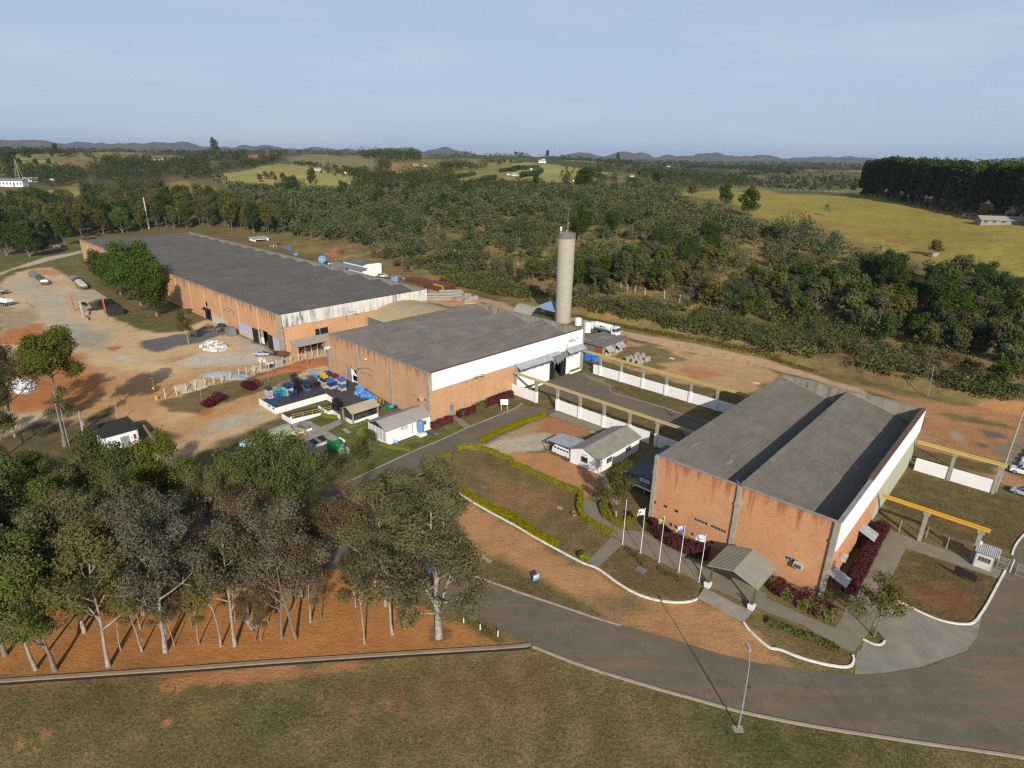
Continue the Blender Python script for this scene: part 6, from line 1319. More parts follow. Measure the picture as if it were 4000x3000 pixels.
def pickup():
    a, b = FP('q8', 330, 835); d = FP('q8', 420, 850); r = thing('pickup_truck', 'old grey pickup with open black bed beside the long hall', 'pickup truck', a, b, .02, R(40))
    m = M['car_grey']; car_body(r, M['car_silver'], [(-2.2, .35, .66, .86), (-2.0, .25, .80, .98), (-.9, .22, .92, 1), (.3, .22, .95, 1), (2.0, .25, .95, 1), (2.15, .3, .93, .96)], [(-1.0, .92), (-.45, 1.42), (.35, 1.42), (.6, .95)], 1.7, (-1.4, 1.3), True)
    mb = MB(); mb.box(.7, 2.05, -.7, .7, .945, .97); part('bed', mb, M['black'], r)
    mb = MB(); [mb.box(.65, 2.12, s*.78-.05, s*.78+.05, .94, 1.02) for s in (-1, 1)]; mb.box(2.05, 2.12, -.72, .72, .94, 1.02); part('bed_side', mb, M['car_silver'], r)
pickup()
def van():
    r = thing('minibus', 'white old-style minibus under the carport of the small office', 'van', -23.0, 7.0, .04, 0)
    w = .86; mb = MB(); secs = []
    for x, zs, zt, k in [(-2.2, .45, 1.12, .88), (-2.12, .32, 1.28, .96), (-1.9, .28, 1.32, 1), (2.0, .28, 1.32, 1), (2.2, .35, 1.28, .95)]: secs.append([(x, -w*k, zs+.1), (x, -w*k, zt-.08), (x, -w*k*.97, zt), (x, w*k*.97, zt), (x, w*k, zt-.08), (x, w*k, zs+.1), (x, w*k*.85, zs), (x, -w*k*.85, zs)])
    loft(mb, secs); part('body', mb, M['car_white'], r)
    mb = MB(); secs = []
    for x, z0, z1, k in [(-2.1, 1.3, 1.40, .94), (-1.75, 1.3, 1.88, .90), (-1.5, 1.3, 1.96, .90), (1.9, 1.3, 1.96, .9), (2.1, 1.3, 1.86, .88), (2.18, 1.3, 1.4, .92)]: secs.append([(x, -w*.97, z0), (x, -w*k, z1-.12), (x, -w*k*.8, z1), (x, w*k*.8, z1), (x, w*k, z1-.12), (x, w*.97, z0)])
    loft(mb, secs); part('upper_body', mb, M['car_white'], r)
    for s in (-1, 1):
        for x0, x1 in ((-1.72, -1.12), (-.95, -.35), (-.22, .38), (.52, 1.08), (1.2, 1.75)):
            mb = MB(); y = s*(w*.97+.006); y2 = s*(w*.915+.012); P4 = [(x0, y, 1.36), (x1, y, 1.36), (x1, y2, 1.72), (x0+.06, y2, 1.72)]; mb.add(P4 if s < 0 else P4[::-1], [(0, 1, 2, 3)]); mb.add([(p[0], p[1]-s*.03, p[2]) for p in P4], [(0, 1, 2, 3), ]); part('side_window', mb, M['glass'], r)
        for x in (-1.35, 1.25): wheel(r, x, s*.76, .32, .2, s)
        mb = MB(); mb.sph((-2.2, s*.6, .85), .05, .12, .12, 8, 6); part('headlight', mb, M['chrome'], r)
    mb = MB(); mb.add([(-2.135, -.72, 1.36), (-1.80, -.68, 1.80), (-1.80, .68, 1.80), (-2.135, .72, 1.36)], [(3, 2, 1, 0)]); mb.add([(-2.10, -.72, 1.36), (-1.77, -.68, 1.80), (-1.77, .68, 1.80), (-2.10, .72, 1.36)], [(0, 1, 2, 3)]); part('windscreen', mb, M['glass'], r)
    mb = MB(); mb.box(-2.3, -2.2, -.8, .8, .36, .5); part('bumper', mb, M['cratewhite'], r)
van()
def tanker():
    r = thing('tanker_truck', 'white gas tanker truck on the dirt road behind the brick shed', 'truck', -66.3, 81.6, .02, R(-2))   # nose to +x
    mb = MB(); pr = [(-4.2, .55, 1.9), (-4.0, .95, 1.9), (-3.7, 1.13, 1.9), (2.1, 1.13, 1.9), (2.4, .95, 1.9), (2.6, .55, 1.9)]
    mb.tube([(x, 0, z+.45) for x, q, z in pr], [q for x, q, z in pr], 22); part('tank', mb, M['truck_white'], r, smooth=False)
    mb = MB(); mb.box(-5.9, 4.2, -.5, .5, .75, 1.05); mb.box(-4., 2.4, -1.1, 1.1, 1.05, 1.25); part('chassis', mb, M['steel'], r)
    mb = MB(); mb.box(-6., -4.3, -1.15, 1.15, 1.05, 2.9); part('rear_cabinet', mb, M['truck_white'], r)
    mb = MB(); mb.hexa([(3.0, -1.2, .7), (5.0, -1.2, .7), (5.0, 1.2, .7), (3.0, 1.2, .7)], [(3.0, -1.2, 3.2), (4.65, -1.15, 3.2), (4.65, 1.15, 3.2), (3.0, 1.2, 3.2)]); o = part('cab', mb, M['truck_white'], r)
    mb = MB(); mb.add([(4.93, -1.05, 1.75), (4.93, 1.05, 1.75), (4.72, 1.02, 2.85), (4.72, -1.02, 2.85)], [(0, 1, 2, 3)]); mb.add([(3.5, -1.215, 1.8), (4.7, -1.215, 1.8), (4.5, -1.185, 2.7), (3.5, -1.2, 2.7)], [(0, 1, 2, 3)]); mb.add([(3.5, 1.215, 1.8), (4.7, 1.215, 1.8), (4.5, 1.185, 2.7), (3.5, 1.2, 2.7)], [(3, 2, 1, 0)]); part('cab_window', mb, M['glass'], o)
    mb = MB(); [mb.box(4.75, 4.85, s*1.4-.1, s*1.4+.1, 2.1, 2.8) for s in (-1, 1)]; part('mirror', mb, M['black'], o)
    for s in (-1, 1):
        for x in (3.8, -2.9, -4.1): wheel(r, x, s*1.0, .5, .35, s)
        mb = MB(); mb.box(-.2, 1.6, s*1.05-.15, s*1.05+.15, .55, 1.04); part('side_locker', mb, M['chrome'], r)
    mb = MB(); mb.box(-1.5, -.6, -1.16, -1.135, 2.3, 2.75); part('emblem', mb, M['dkgreen'], r); mb = MB(); mb.box(-.4, .7, -1.16, -1.135, 2.3, 2.7); mb.box(-1.5, .9, -1.13, -1.06, 1.95, 2.1); part('emblem_text', mb, M['greencover'], r)
tanker()
def digger():
    x, y = G('r4', 640, 560); r = wthing('backhoe_loader', 'bright blue wheeled digger standing on the road behind the grove', 'digger', x, y, .05, R(25))
    mb = MB(); mb.hexa([(-.6, -.75, .7), (2.1, -.55, .7), (2.1, .55, .7), (-.6, .75, .7)], [(-.6, -.75, 1.6), (2.1, -.5, 1.4), (2.1, .5, 1.4), (-.6, .75, 1.6)]); part('hood', mb, M['tarp'], r)
    mb = MB(); [mb.box(sx-.05, sx+.05, s-.05, s+.05, 1.3, 2.7) for sx in (-1.4, .1) for s in (-.7, .7)]; mb.box(-1.5, .2, -.8, .8, .8, 1.3); part('cab_frame', mb, M['tarp'], r); mb = MB(); mb.box(-1.55, .25, -.85, .85, 2.7, 2.85); part('cab_roof', mb, M['tarp'], r)
    for xx, q in ((1.6, .5), (-1.2, .78)):
        for s in (-1, 1): wheel(r, xx, s*1., q, .4, s)
    mb = MB(); mb.hexa([(3.2, -1.1, .2), (4., -1.1, .25), (4., 1.1, .25), (3.2, 1.1, .2)], [(3.1, -1.1, 1.), (3.3, -1.1, 1.), (3.3, 1.1, 1.), (3.1, 1.1, 1.)]); mb.tube([(.2, .8, 1.5), (2., .8, 1.7), (3.3, .8, .7)], .12, 5); mb.tube([(.2, -.8, 1.5), (2., -.8, 1.7), (3.3, -.8, .7)], .12, 5); part('loader', mb, M['tarp'], r)
    mb = MB(); mb.tube([(-1.5, 0, 1.), (-2.6, 0, 2.9), (-4.6, .1, 2.2), (-5.2, .1, .9)], [.2, .17, .14, .12], 5); part('boom', mb, M['blue'], r); mb = MB(); mb.hexa([(-5.5, -.3, .2), (-4.9, -.3, .2), (-4.9, .3, .2), (-5.5, .3, .2)], [(-5.4, -.35, .9), (-4.8, -.35, .9), (-4.8, .35, .9), (-5.4, .35, .9)]); part('bucket', mb, M['navy'], r)
digger()
def trailer(label, t, p0, p1, cover, L=12., front=None):
    a, b = FP(t, *p0); c, d = FP(t, *p1); ang = math.atan2(d-b, c-a); r = thing('flatbed_trailer', label, 'trailer', (a+c)/2, (b+d)/2, 0, ang, 'trailers in the dirt yard'); L = math.hypot(c-a, d-b)
    mb = MB(); mb.box(-L/2, L/2, -1.25, 1.25, 1.1, 1.35); mb.box(-L/2, L/2, -.5, .5, .8, 1.1); mb.box(L/2-.15, L/2, -1.25, 1.25, .5, .7); part('bed', mb, M['galv_dark'], r)
    for m_, x0, x1, h in cover:
        mb = MB(); n = 8; secs = []
        for i in range(n+1):
            x = (x0+(x1-x0)*i/n)*L; k = h*(.8+.2*math.sin(i*1.7)); e = .25 if i in (0, n) else 0; secs.append([(x, -1.28, 1.36), (x, -1.2, 1.36+k*.7-e), (x, -.6, 1.36+k-e), (x, .6, 1.36+k-e), (x, 1.2, 1.36+k*.7-e), (x, 1.28, 1.36)])
        loft(mb, secs[::-1] ); part('load_cover', mb, M[m_], r)
    for x in (-L/2+1.2, -L/2+2.5, L/2-1.2, L/2-2.4):
        for s in (-1, 1): wheel(r, x, s*1., .48, .4, s)
    return r
trailer('trailer with dark tarpaulin and white end, left of the other covered one', 'q7', (560, 350), (800, 510), [('galv_dark', -.5, -.02, 1.1), ('steel', 0, .4, 1.2), ('white', .36, .46, .8)])
trailer('trailer with grey, red and pale tarpaulins near the bright green tree', 'q7', (1290, 420), (1460, 580), [('galv_dark', -.5, -.2, 1.), ('maroon', -.2, 0, 1.15), ('cratewhite', 0, .48, 1.25)])
trailer('trailer loaded with stacked white beams at the left edge', 'q7', (-330, 800), (190, 860), [('white', -.5, .5, 1.4), ('cratewhite', -.45, .42, .9)])
trailer('small grey trailer behind the one loaded with white beams', 'q7', (-250, 640), (120, 660), [('conc', -.5, .5, .7)])

# ------------------------------------------------------------------ crates on the loading dock
def crate_mesh(m, w, d, h):
    """lattice metal crate: floor, posts, slatted sides, short feet"""
    mb = MB(); z = .12
    for sx in (-1, 1):
        for sy in (-1, 1): mb.cbox(sx*(w/2-.05), sy*(d/2-.05), h/2, .1, .1, h)
    for k in range(4):
        z0 = z+.02+k*(h-z-.06)/4; z1 = z0+(h-z-.06)/4*.74
        mb.box(-w/2+.1, w/2-.1, -d/2, -d/2+.05, z0, z1); mb.box(-w/2+.1, w/2-.1, d/2-.05, d/2, z0, z1); mb.box(-w/2, -w/2+.05, -d/2+.1, d/2-.1, z0, z1); mb.box(w/2-.05, w/2, -d/2+.1, d/2-.1, z0, z1)
    mb.box(-w/2+.06, w/2-.06, -d/2+.06, d/2-.06, z-.04, z); mb.box(-w/2, w/2, -.05, .05, .04, .1)
    return mb.mesh('metal_crate', m)
def rack_mesh(m, w, d, h):
    mb = MB()
    for sx in (-1, 1):
        for sy in (-1, 1): mb.cbox(sx*(w/2-.04), sy*(d/2-.04), h/2, .08, .08, h)
    for y in (-d/2+.04, 0, d/2-.04): mb.box(-w/2, w/2, y-.04, y+.04, .12, .2)
    for x in (-w/2+.04, 0, w/2-.04): mb.box(x-.04, x+.04, -d/2, d/2, .2, .28)
    mb.box(-w/2, w/2, -d/2, -d/2+.05, h-.08, h); mb.box(-w/2, w/2, d/2-.05, d/2, h-.08, h); return mb.mesh('pallet_rack', m)
CW = {k: crate_mesh(M[k], 1.75, 1.25, .80) for k in ('cratewhite', 'navy', 'blue', 'yellow', 'maroon', 'teal', 'cyan', 'dkgreen', 'black', 'ltblue')}
CR = {k: rack_mesh(M[k], 1.5, 1.15, .44) for k in ('black', 'rust', 'steel', 'blue', 'cyan')}
DZ = 1.0
NM = {'cratewhite': 'dirty white', 'navy': 'navy blue', 'blue': 'blue', 'yellow': 'yellow', 'maroon': 'dark red', 'teal': 'dark teal', 'cyan': 'turquoise', 'dkgreen': 'dark green', 'black': 'black', 'ltblue': 'light blue', 'rust': 'rusty', 'steel': 'grey'}
LV = ['bottom', 'second', 'third', 'fourth', 'fifth', 'sixth', 'seventh', 'eighth']
def stack(x, y, cols, where, rot=0., kind='c', s=1.):
    a, b = FP('q1', x, y, DZ); z = DZ; n = len(cols)
    for i, c in enumerate(cols):
        me, h, nm = (CW[c], .80*s, 'crate') if kind == 'c' else (CR[c], .44*s, 'rack')
        lev = 'single' if n == 1 else ('top' if i == n-1 else LV[i])
        o = tag(link('metal_crate' if kind == 'c' else 'pallet_rack', me, None, W(a+random.uniform(-.05, .05), b+.6+random.uniform(-.05, .05), z), AN+rot+random.uniform(-.06, .06)), f'{NM[c]} metal {nm}, {lev} of {where}', nm, 'crates and racks stacked on the dock'); o.scale = (s, s, s); z += h+.005
stack(1450, 560, ['cratewhite', 'blue', 'cratewhite', 'blue'], 'the tall stack nearest the grey hall door')
stack(1255, 530, ['cratewhite', 'navy', 'blue'], 'the three-high stack left of the one by the door')
stack(1340, 500, ['cratewhite', 'navy', 'cratewhite', 'maroon'], 'the stack with a dark red top')
stack(1150, 512, ['cratewhite', 'cratewhite', 'navy', 'yellow'], 'the front stack topped by a yellow crate')
stack(1120, 468, ['navy', 'cratewhite', 'navy', 'yellow'], 'the rear stack topped by a yellow crate')
stack(1225, 455, ['cratewhite', 'navy', 'yellow', 'navy'], 'the rearmost stack against the corner of the hall')
stack(1020, 415, ['ltblue', 'ltblue', 'ltblue'], 'the light blue stack behind the grey racks')
stack(925, 520, ['steel', 'rust', 'steel', 'steel', 'rust', 'steel', 'steel'], 'the tall grey rack stack', kind='r')
stack(700, 575, ['black']*7, 'the front black rack stack', kind='r')
stack(640, 530, ['black']*8, 'the rear black rack stack', kind='r')
stack(840, 565, ['blue', 'navy', 'dkgreen', 'navy'], 'the mixed stack between black and grey racks', s=.8)
stack(780, 540, ['dkgreen', 'yellow', 'dkgreen'], 'the green stack behind the mixed one', s=.8)
stack(520, 640, ['cratewhite', 'cratewhite', 'navy'], 'the white stack with a big navy top', s=1.12)
stack(605, 672, ['navy', 'navy'], 'the low navy pair in front of the white stack', s=1.05)
stack(432, 655, ['cyan', 'cyan', 'cyan'], 'the turquoise stack', s=.8)
stack(330, 700, ['blue', 'blue', 'blue', 'cyan', 'cyan'], 'the blue rack stack beside the turquoise one', kind='r')
stack(195, 700, ['cratewhite', 'cratewhite', 'cratewhite', 'navy'], 'the stack at the outer end of the dock', s=.85)
stack(250, 782, ['teal'], 'the outer dock corner', s=1.05)
stack(1015, 518, ['maroon', 'black'], 'the low pair before the grey racks', s=.9)
stack(1090, 505, ['navy'], 'the gap beside the low dark pair', s=.7)
stack(1770, 600, ['ltblue', 'ltblue'], 'the pair right of the hall door', s=1.)
stack(1360, 880, ['black', 'black', 'black'], 'the black stack beside the cylinder shelter', s=.95)
def heap(name, label, cat, t, x, y, ex, ey, h, mats, n, sz, z=0., rot=0., seed=1, base=None):
    """a pile: a low mound with loose chunks over it"""
    a, b = FP(t, x, y, z); r = thing(name, label, cat, a, b, z, rot); rd = random.Random(seed); mb = MB()
    if base:
        N1, N2 = 7, 22; vs = []; 
        for i in range(N1+1):
            for j in range(N2):
                q = i/N1; an = 2*math.pi*j/N2; k = 1+.16*math.sin(an*3+seed)+.08*math.sin(an*7); vs.append((ex*q*k*math.cos(an), ey*q*k*math.sin(an), h*(1-q**1.6)*(.9+.2*rd.random())-.03*(q == 1)))
        mb.add(vs, [(i*N2+j, (i+1)*N2+j, (i+1)*N2+(j+1) % N2, i*N2+(j+1) % N2) for i in range(N1) for j in range(N2)]); part('mound', mb, M[base], r, smooth=True); mb = MB()
    for i in range(n):
        q = math.sqrt(rd.random()); an = rd.uniform(0, 6.28); x_, y_ = ex*q*math.cos(an), ey*q*math.sin(an); s = sz*rd.uniform(.4, 1.3); zz = h*(1-q**1.6)
        v = [Vector((sx*s*rd.uniform(.4, .7), sy*s*rd.uniform(.3, .6), sz_*s*rd.uniform(.2, .45))) for sz_ in (-1, 1) for sx, sy in ((-1, -1), (1, -1), (1, 1), (-1, 1))]
        mt = Matrix.Rotation(rd.uniform(0, 6.28), 3, 'Z') @ Matrix.Rotation(rd.uniform(-.6, .6), 3, 'X'); v = [mt @ p + Vector((x_, y_, zz+s*.1)) for p in v]; mb.hexa(v[:4], v[4:], rd.randrange(len(mats)))
    if n: mb.build('chunks', [M[m] for m in mats], r)
    return r
heap('drum_heap', 'heap of blue plastic drums and tubs along the foot of the middle hall', 'drums', 'q1', 1830, 640, 2.2, 1.2, 1.0, ['ltblue', 'tarp', 'blue'], 70, .8, .6, R(0), 3)
heap('drum_heap', 'long low row of blue plastic tubs behind the cylinder shelter', 'drums', 'q1', 1950, 680, 2.6, .9, .7, ['tarp', 'ltblue'], 50, .75, .3, R(0), 4)
# the dock itself
def dock():
    A = [FP('q1', *p, 0) for p in ((335, 960), (90, 795), (1235, 705))]; (a1, b1), (a0, b0), (a2, b2) = A; a1 = a2 = -78.6; b1 = b0 = -22.0; a0 = -86.2
    r = thing('loading_dock', 'raised dark loading dock with white parapet in front of the middle hall', 'loading dock', a0, b0); L, D = a1-a0, 21.
    mb = MB(); mb.hexa([(0.1, .1, 0), (L, .1, 0), (L, D, 0), (.1, D, 0)], [(.1, .1, 1.), (L, .1, 1.), (L, D, 1.), (.1, D, 1.)])
    mb.hexa([(L, 12.2, 0), (20.5, 12.2, 0), (20.5, D, 0), (L, D, 0)], [(L, 12.2, 1.), (20.5, 12.2, .06), (20.5, D, .06), (L, D, 1.)]); part('deck', mb, M['asphalt_dark'], r)
    mb = MB(); mb.box(0, L+.1, -.1, .1, 0, 1.35); mb.box(L-.1, L+.1, .1, 12.1, 0, 1.35); mb.hexa([(L+.1, 11.9, 0), (L+3.2, 11.9, 0), (L+3.2, 12.1, 0), (L+.1, 12.1, 0)], [(L+.1, 11.9, 1.35), (L+3.2, 11.9, 1.1), (L+3.2, 12.1, 1.1), (L+.1, 12.1, 1.35)]); part('parapet', mb, M['white'], r)
    mb = MB(); mb.box(-.02, .1, .1, D, 0, 1.03); part('edge', mb, M['conc'], r)
    mb = MB(); mb.box(L-1.0, L-.3, -.16, -.1, 1.0, 1.3); mb.box(L-3.0, L-2.1, -.16, -.1, 1.0, 1.3); part('bumper', mb, M['tyre'], r)
    q = thing('dock_ramp', 'white-walled dock ramp with yellow handrail in front of the crate dock', 'ramp', -75.5, -22.1); L, D = 4.0, 12.5
    mb = MB(); mb.hexa([(.1, .1, 0), (L, .1, 0), (L, D, 0), (.1, D, 0)], [(.1, .1, 1.), (L, .1, 1.), (L, D, .06), (.1, D, .06)]); part('deck', mb, M['asphalt_dark'], q)
    mb = MB(); mb.box(0, L+.1, -.1, .1, 0, 1.05); mb.hexa([(L-.1, .1, 0), (L+.1, .1, 0), (L+.1, 9.5, 0), (L-.1, 9.5, 0)], [(L-.1, .1, 1.05), (L+.1, .1, 1.05), (L+.1, 9.5, .3), (L-.1, 9.5, .3)]); mb.box(L-.15, L+.15, -.15, .15, 1.05, 1.6); part('parapet', mb, M['white'], q)
    mb = MB()
    for z in (.55, 1.0): mb.tube([(L, .3, 1.0+z), (L, 9.2, .32+z)], .05, 5)
    for k in range(5): y = .5+k*2.15; z = 1.0-.075*y; mb.tube([(L, y, z), (L, y, z+1.0)], .05, 5)
    part('handrail', mb, M['yellow'], q)
    w = thing('low_white_wall', 'low stepped white wall between the ramp and the cylinder shelter', 'wall', -71.1, -13.0); mb = MB(); p = [FP('q1', *s) for s in ((1085, 880), (1255, 985), (1320, 950), (1450, 1045), (1500, 1010))]
    for i in range(3):
        (x0, y0), (x1, y1) = p[i], p[i+1]; d = Vector((x1-x0, y1-y0, 0)).normalized(); n = Vector((-d.y, d.x, 0))*.1; A_, B_ = Vector((x0+71.1, y0+13., 0)), Vector((x1+71.1, y1+13., 0)); z = Vector((0, 0, .85)); mb.hexa([A_-n, B_-n, B_+n, A_+n], [A_-n+z, B_-n+z, B_+n+z, A_+n+z])
    part('wall', mb, M['white'], w)
M['asphalt_dark'] = asphalt('asphalt_dark', (.070,.066,.064), .12)
dock()
solo('green_bin', MB().cyl(0, 0, 0, 1.1, .42, 12), M['dkgreen'], 'small green bin on the dock beside the black stack', 'bin', *FP('q1', 1250, 915), .3)
def barrels():
    rd = random.Random(2)
    for i, (x, y, c) in enumerate([(1125, 985, 'green'), (1145, 970, 'green'), (1165, 985, 'ltblue'), (1185, 975, 'blue'), (1205, 985, 'navy'), (1155, 1000, 'green')]):
        a, b = FP('F', x, y); mb = MB(); mb.tube([(0, -.45, .32), (0, .45, .32)], .32, 12); [mb.tube([(0, k-.02, .32), (0, k+.02, .32)], .34, 12) for k in (-.15, .15)]
        solo('barrel', mb, M[c], f'{NM.get(c, "green")} barrel lying against the middle hall, {["leftmost", "second from left", "third from left", "fourth from left", "rightmost", "frontmost"][i]}', 'barrel', a, b, rot=rd.uniform(-.5, .5), group='barrels behind the cylinder shelter')
barrels()
o = thing('green_pipe', 'bright green standpipe with pale branch against the middle hall', 'pipe', *FP('F', 1265, 975)); mb = MB(); mb.tube([(0, 0, 0), (0, 0, 3.4), (-.3, 0, 3.5)], .13, 8); part('standpipe', mb, M['green'], o); mb = MB(); mb.tube([(0, 0, 1.0), (-1.6, -.3, .5)], .12, 6); part('branch', mb, M['cratewhite'], o)
o = thing('scaffold', 'yellow scaffold frame beside the blue tubs', 'frame', *FP('F', 1060, 945)); mb = MB(); [mb.tube([(x, y, 0), (x, y, 1.6)], .05, 5) for x in (-1.2, 0, 1.2) for y in (-.5, .5)]; [mb.tube([(-1.2, y, z), (1.2, y, z)], .05, 5) for y in (-.5, .5) for z in (.5, 1.0, 1.5)]; part('tubes', mb, M['yellow'], o)

# ------------------------------------------------------------------ treatment pond corner
def pond():
    p = [FP('q2', *q) for q in ((300, 545), (480, 680), (1110, 420), (960, 315))]; (a, b) = p[0]; r = thing('covered_basin', 'long basin under a pale green low-gabled cover with white rim', 'basin', a, b); q = [Vector((x-a, y-b, 0)) for x, y in p]
    n = Vector((0, 0, .55)); mb = MB()
    for i in range(4):
        A_, B_ = q[i], q[(i+1) % 4]; d = (B_-A_).normalized(); nn = Vector((-d.y, d.x, 0))*.12; mb.hexa([A_-nn, B_-nn, B_+nn, A_+nn], [A_-nn+n, B_-nn+n, B_+nn+n, A_+nn+n])
    part('rim', mb, M['white'], r); mb = MB(); c = [v+n+Vector((0, 0, .02)) for v in q]; m0, m1 = (c[0]*.55+c[1]*.45)+Vector((0, 0, .7)), (c[3]*.55+c[2]*.45)+Vector((0, 0, .7)); mb.add(c+[m0, m1], [(1, 2, 5, 4), (0, 4, 5, 3), (0, 1, 4), (2, 3, 5)]); part('cover', mb, M['greencover'], r)
    a, b = FP('q2', 1180, 520); r = thing('pump_frame', 'yellow pipe frame with hand wheels over a concrete pit', 'frame', a, b); mb = MB()
    for x in (-1.1, 1.1):
        for y in (-1., 1.): mb.tube([(x, y, 0), (x, y, 1.3)], .05, 5)
    for z in (.7, 1.3): mb.tube([(-1.1, -1, z), (1.1, -1, z), (1.1, 1, z), (-1.1, 1, z), (-1.1, -1, z)], .05, 5)
    mb.tube([(-.4, .2, 0), (-.4, .2, 2.)], .07, 6); mb.tube([(.2, -.3, 0), (.2, -.3, 1.5), (.7, -.3, 1.5)], .09, 6); part('rails', mb, M['yellow'], r)
    mb = MB(); mb.box(-1.4, 1.4, -1.3, 1.3, 0, .3); part('pit_kerb', mb, M['dirtyconc'], r)
    for lab, pts in (('dark sludge bed, left one of two', ((1310, 560), (1440, 500), (1580, 595), (1460, 640))), ('dark sludge bed, right one of two', ((1450, 495), (1590, 445), (1710, 545), (1590, 590)))):
        p = [FP('q2', *s) for s in pts]; (a, b) = p[0]; r = thing('sludge_bed', lab, 'basin', a, b); mb = MB(); mb.extr([(x-a, y-b) for x, y in p][::-1], 'z', .01, .12); part('bed', mb, M['black'], r); mb = MB()
        for i in range(4):
            A_, B_ = Vector((p[i][0]-a, p[i][1]-b, 0)), Vector((p[(i+1) % 4][0]-a, p[(i+1) % 4][1]-b, 0)); d = (B_-A_).normalized(); nn = Vector((-d.y, d.x, 0))*.1; h = Vector((0, 0, .35)); mb.hexa([A_-nn, B_-nn, B_+nn, A_+nn], [A_-nn+h, B_-nn+h, B_+nn+h, A_+nn+h])
        part('kerb', mb, M['dirtyconc'], r)
    p = [FP('q2', *s) for s in ((1115, 365), (1230, 260), (1360, 330), (1290, 400))]; (a, b) = p[0]; r = thing('open_pit', 'open concrete pit beside the green-covered basin', 'pit', a, b); mb = MB()
    for i in range(4):
        A_, B_ = Vector((p[i][0]-a, p[i][1]-b, 0)), Vector((p[(i+1) % 4][0]-a, p[(i+1) % 4][1]-b, 0)); d = (B_-A_).normalized(); nn = Vector((-d.y, d.x, 0))*.15; h = Vector((0, 0, .8)); mb.hexa([A_-nn, B_-nn, B_+nn, A_+nn], [A_-nn+h, B_-nn+h, B_+nn+h, A_+nn+h])
    part('pit_wall', mb, M['dirtyconc'], r); mb = MB(); mb.extr([(x-a, y-b) for x, y in p][::-1], 'z', .04, .08); part('pit_floor', mb, M['wood'], r)
    a, b = FP('q2', 1790, 720); r = thing('green_tank', 'bright green box tank on legs with green pipes', 'tank', a, b); mb = MB(); mb.box(-.9, .9, -.8, .8, .5, 2.6); [mb.box(x-.08, x+.08, y-.08, y+.08, 0, .5) for x in (-.8, .8) for y in (-.7, .7)]; part('box', mb, M['green'], r)
    mb = MB(); mb.box(-.75, .75, -.65, .65, 2.6, 2.75); part('lid', mb, M['conc'], r); mb = MB(); mb.tube([(.9, .2, 2.2), (2.4, .8, 2.2), (2.4, .8, .2)], .1, 6); mb.tube([(.9, -.2, 1.7), (3., .6, 1.5), (3., .6, .1)], .1, 6); part('pipe', mb, M['green'], r)
    for lab, pts in (('white edge beam along the covered basin', ((480, 690), (1410, 345))), ('white edge beam in front of the sludge beds', ((1480, 650), (1720, 570))), ('short white edge beam behind the green tank', ((1880, 505), (1975, 560)))):
        (a, b), (c, d) = FP('q2', *pts[0]), FP('q2', *pts[1]); L = math.hypot(c-a, d-b); mb = MB(); mb.box(0, L, -.12, .12, 0, .4); solo('edge_beam', mb, M['white_wall'], lab, 'kerb', a, b, rot=math.atan2(d-b, c-a))
    heap('tarp_heap', 'grey crumpled tarpaulin heap beside the green tank', 'heap', 'q2', 1940, 700, 1.7, 1., .9, ['galv_dark', 'conc'], 40, .5, 0, 0, 5, 'galv_dark')
    for i, (x, y) in enumerate(((1540, 1235), (1585, 1275))):
        a, b = FP('q1', x, y); mb = MB(); mb.box(-.55, .55, -.45, .45, 0, .08); solo('cover_slab', mb, M['conc'], ('pale concrete cover slab on the lawn, nearer the shelter', 'pale concrete cover slab on the lawn, nearer the pond')[i], 'slab', a, b)
pond()
def board(name, label, t, x, y, w, h, z0, mats, rot, posts=2, cat='sign', lines=0, tilt=0.):
    a, b = FP(t, x, y); r = thing(name, label, cat, a, b, 0, rot); mb = MB()
    for k in ([-w*.38, w*.38] if posts == 2 else [0]): mb.box(k-.04, k+.04, -.04, .04, 0, z0+h*.9)
    part('post', mb, M[mats[1]], r); mb = MB(); mb.box(-w/2, w/2, -.09, -.045, z0, z0+h); part('panel', mb, M[mats[0]], r)
    if lines:
        mb = MB(); [mb.box(-w*.38, w*.38*(1-.2*(i % 2)), -.10, -.092, z0+h*(.75-.22*i)-.05, z0+h*(.75-.22*i)+.05) for i in range(lines)]; part('lettering', mb, M[mats[2]], r)
    return r
board('sign_board', 'white sign on two posts before the red hedge of the middle hall', 'F', 2145, 1000, 1.7, 1.3, 1.3, ('white', 'white'), R(45))
board('sign_board', 'small blue sign on two posts at the kerb below the louvred building', 'F', 1212, 1305, 1.1, .7, .5, ('ltblue', 'steel', 'white'), R(20), lines=2)
board('sign_board', 'blue sign with white lines at the outer end of the covered basin', 'q2', 220, 665, 1.3, .75, .25, ('ltblue', 'steel', 'white'), R(30), lines=2)
board('sign_board', 'small blue-and-white sign in the grass strip by the main road', 'K', 205, 1055, 1.0, .9, .5, ('ltblue', 'steel', 'white'), R(75), lines=2)
o = board('sign_board', 'dark brown board on posts seen from behind, lawn by the guard booth', 'L', 1690, 1030, 2.6, 1.1, .5, ('dark', 'steel'), R(-15))

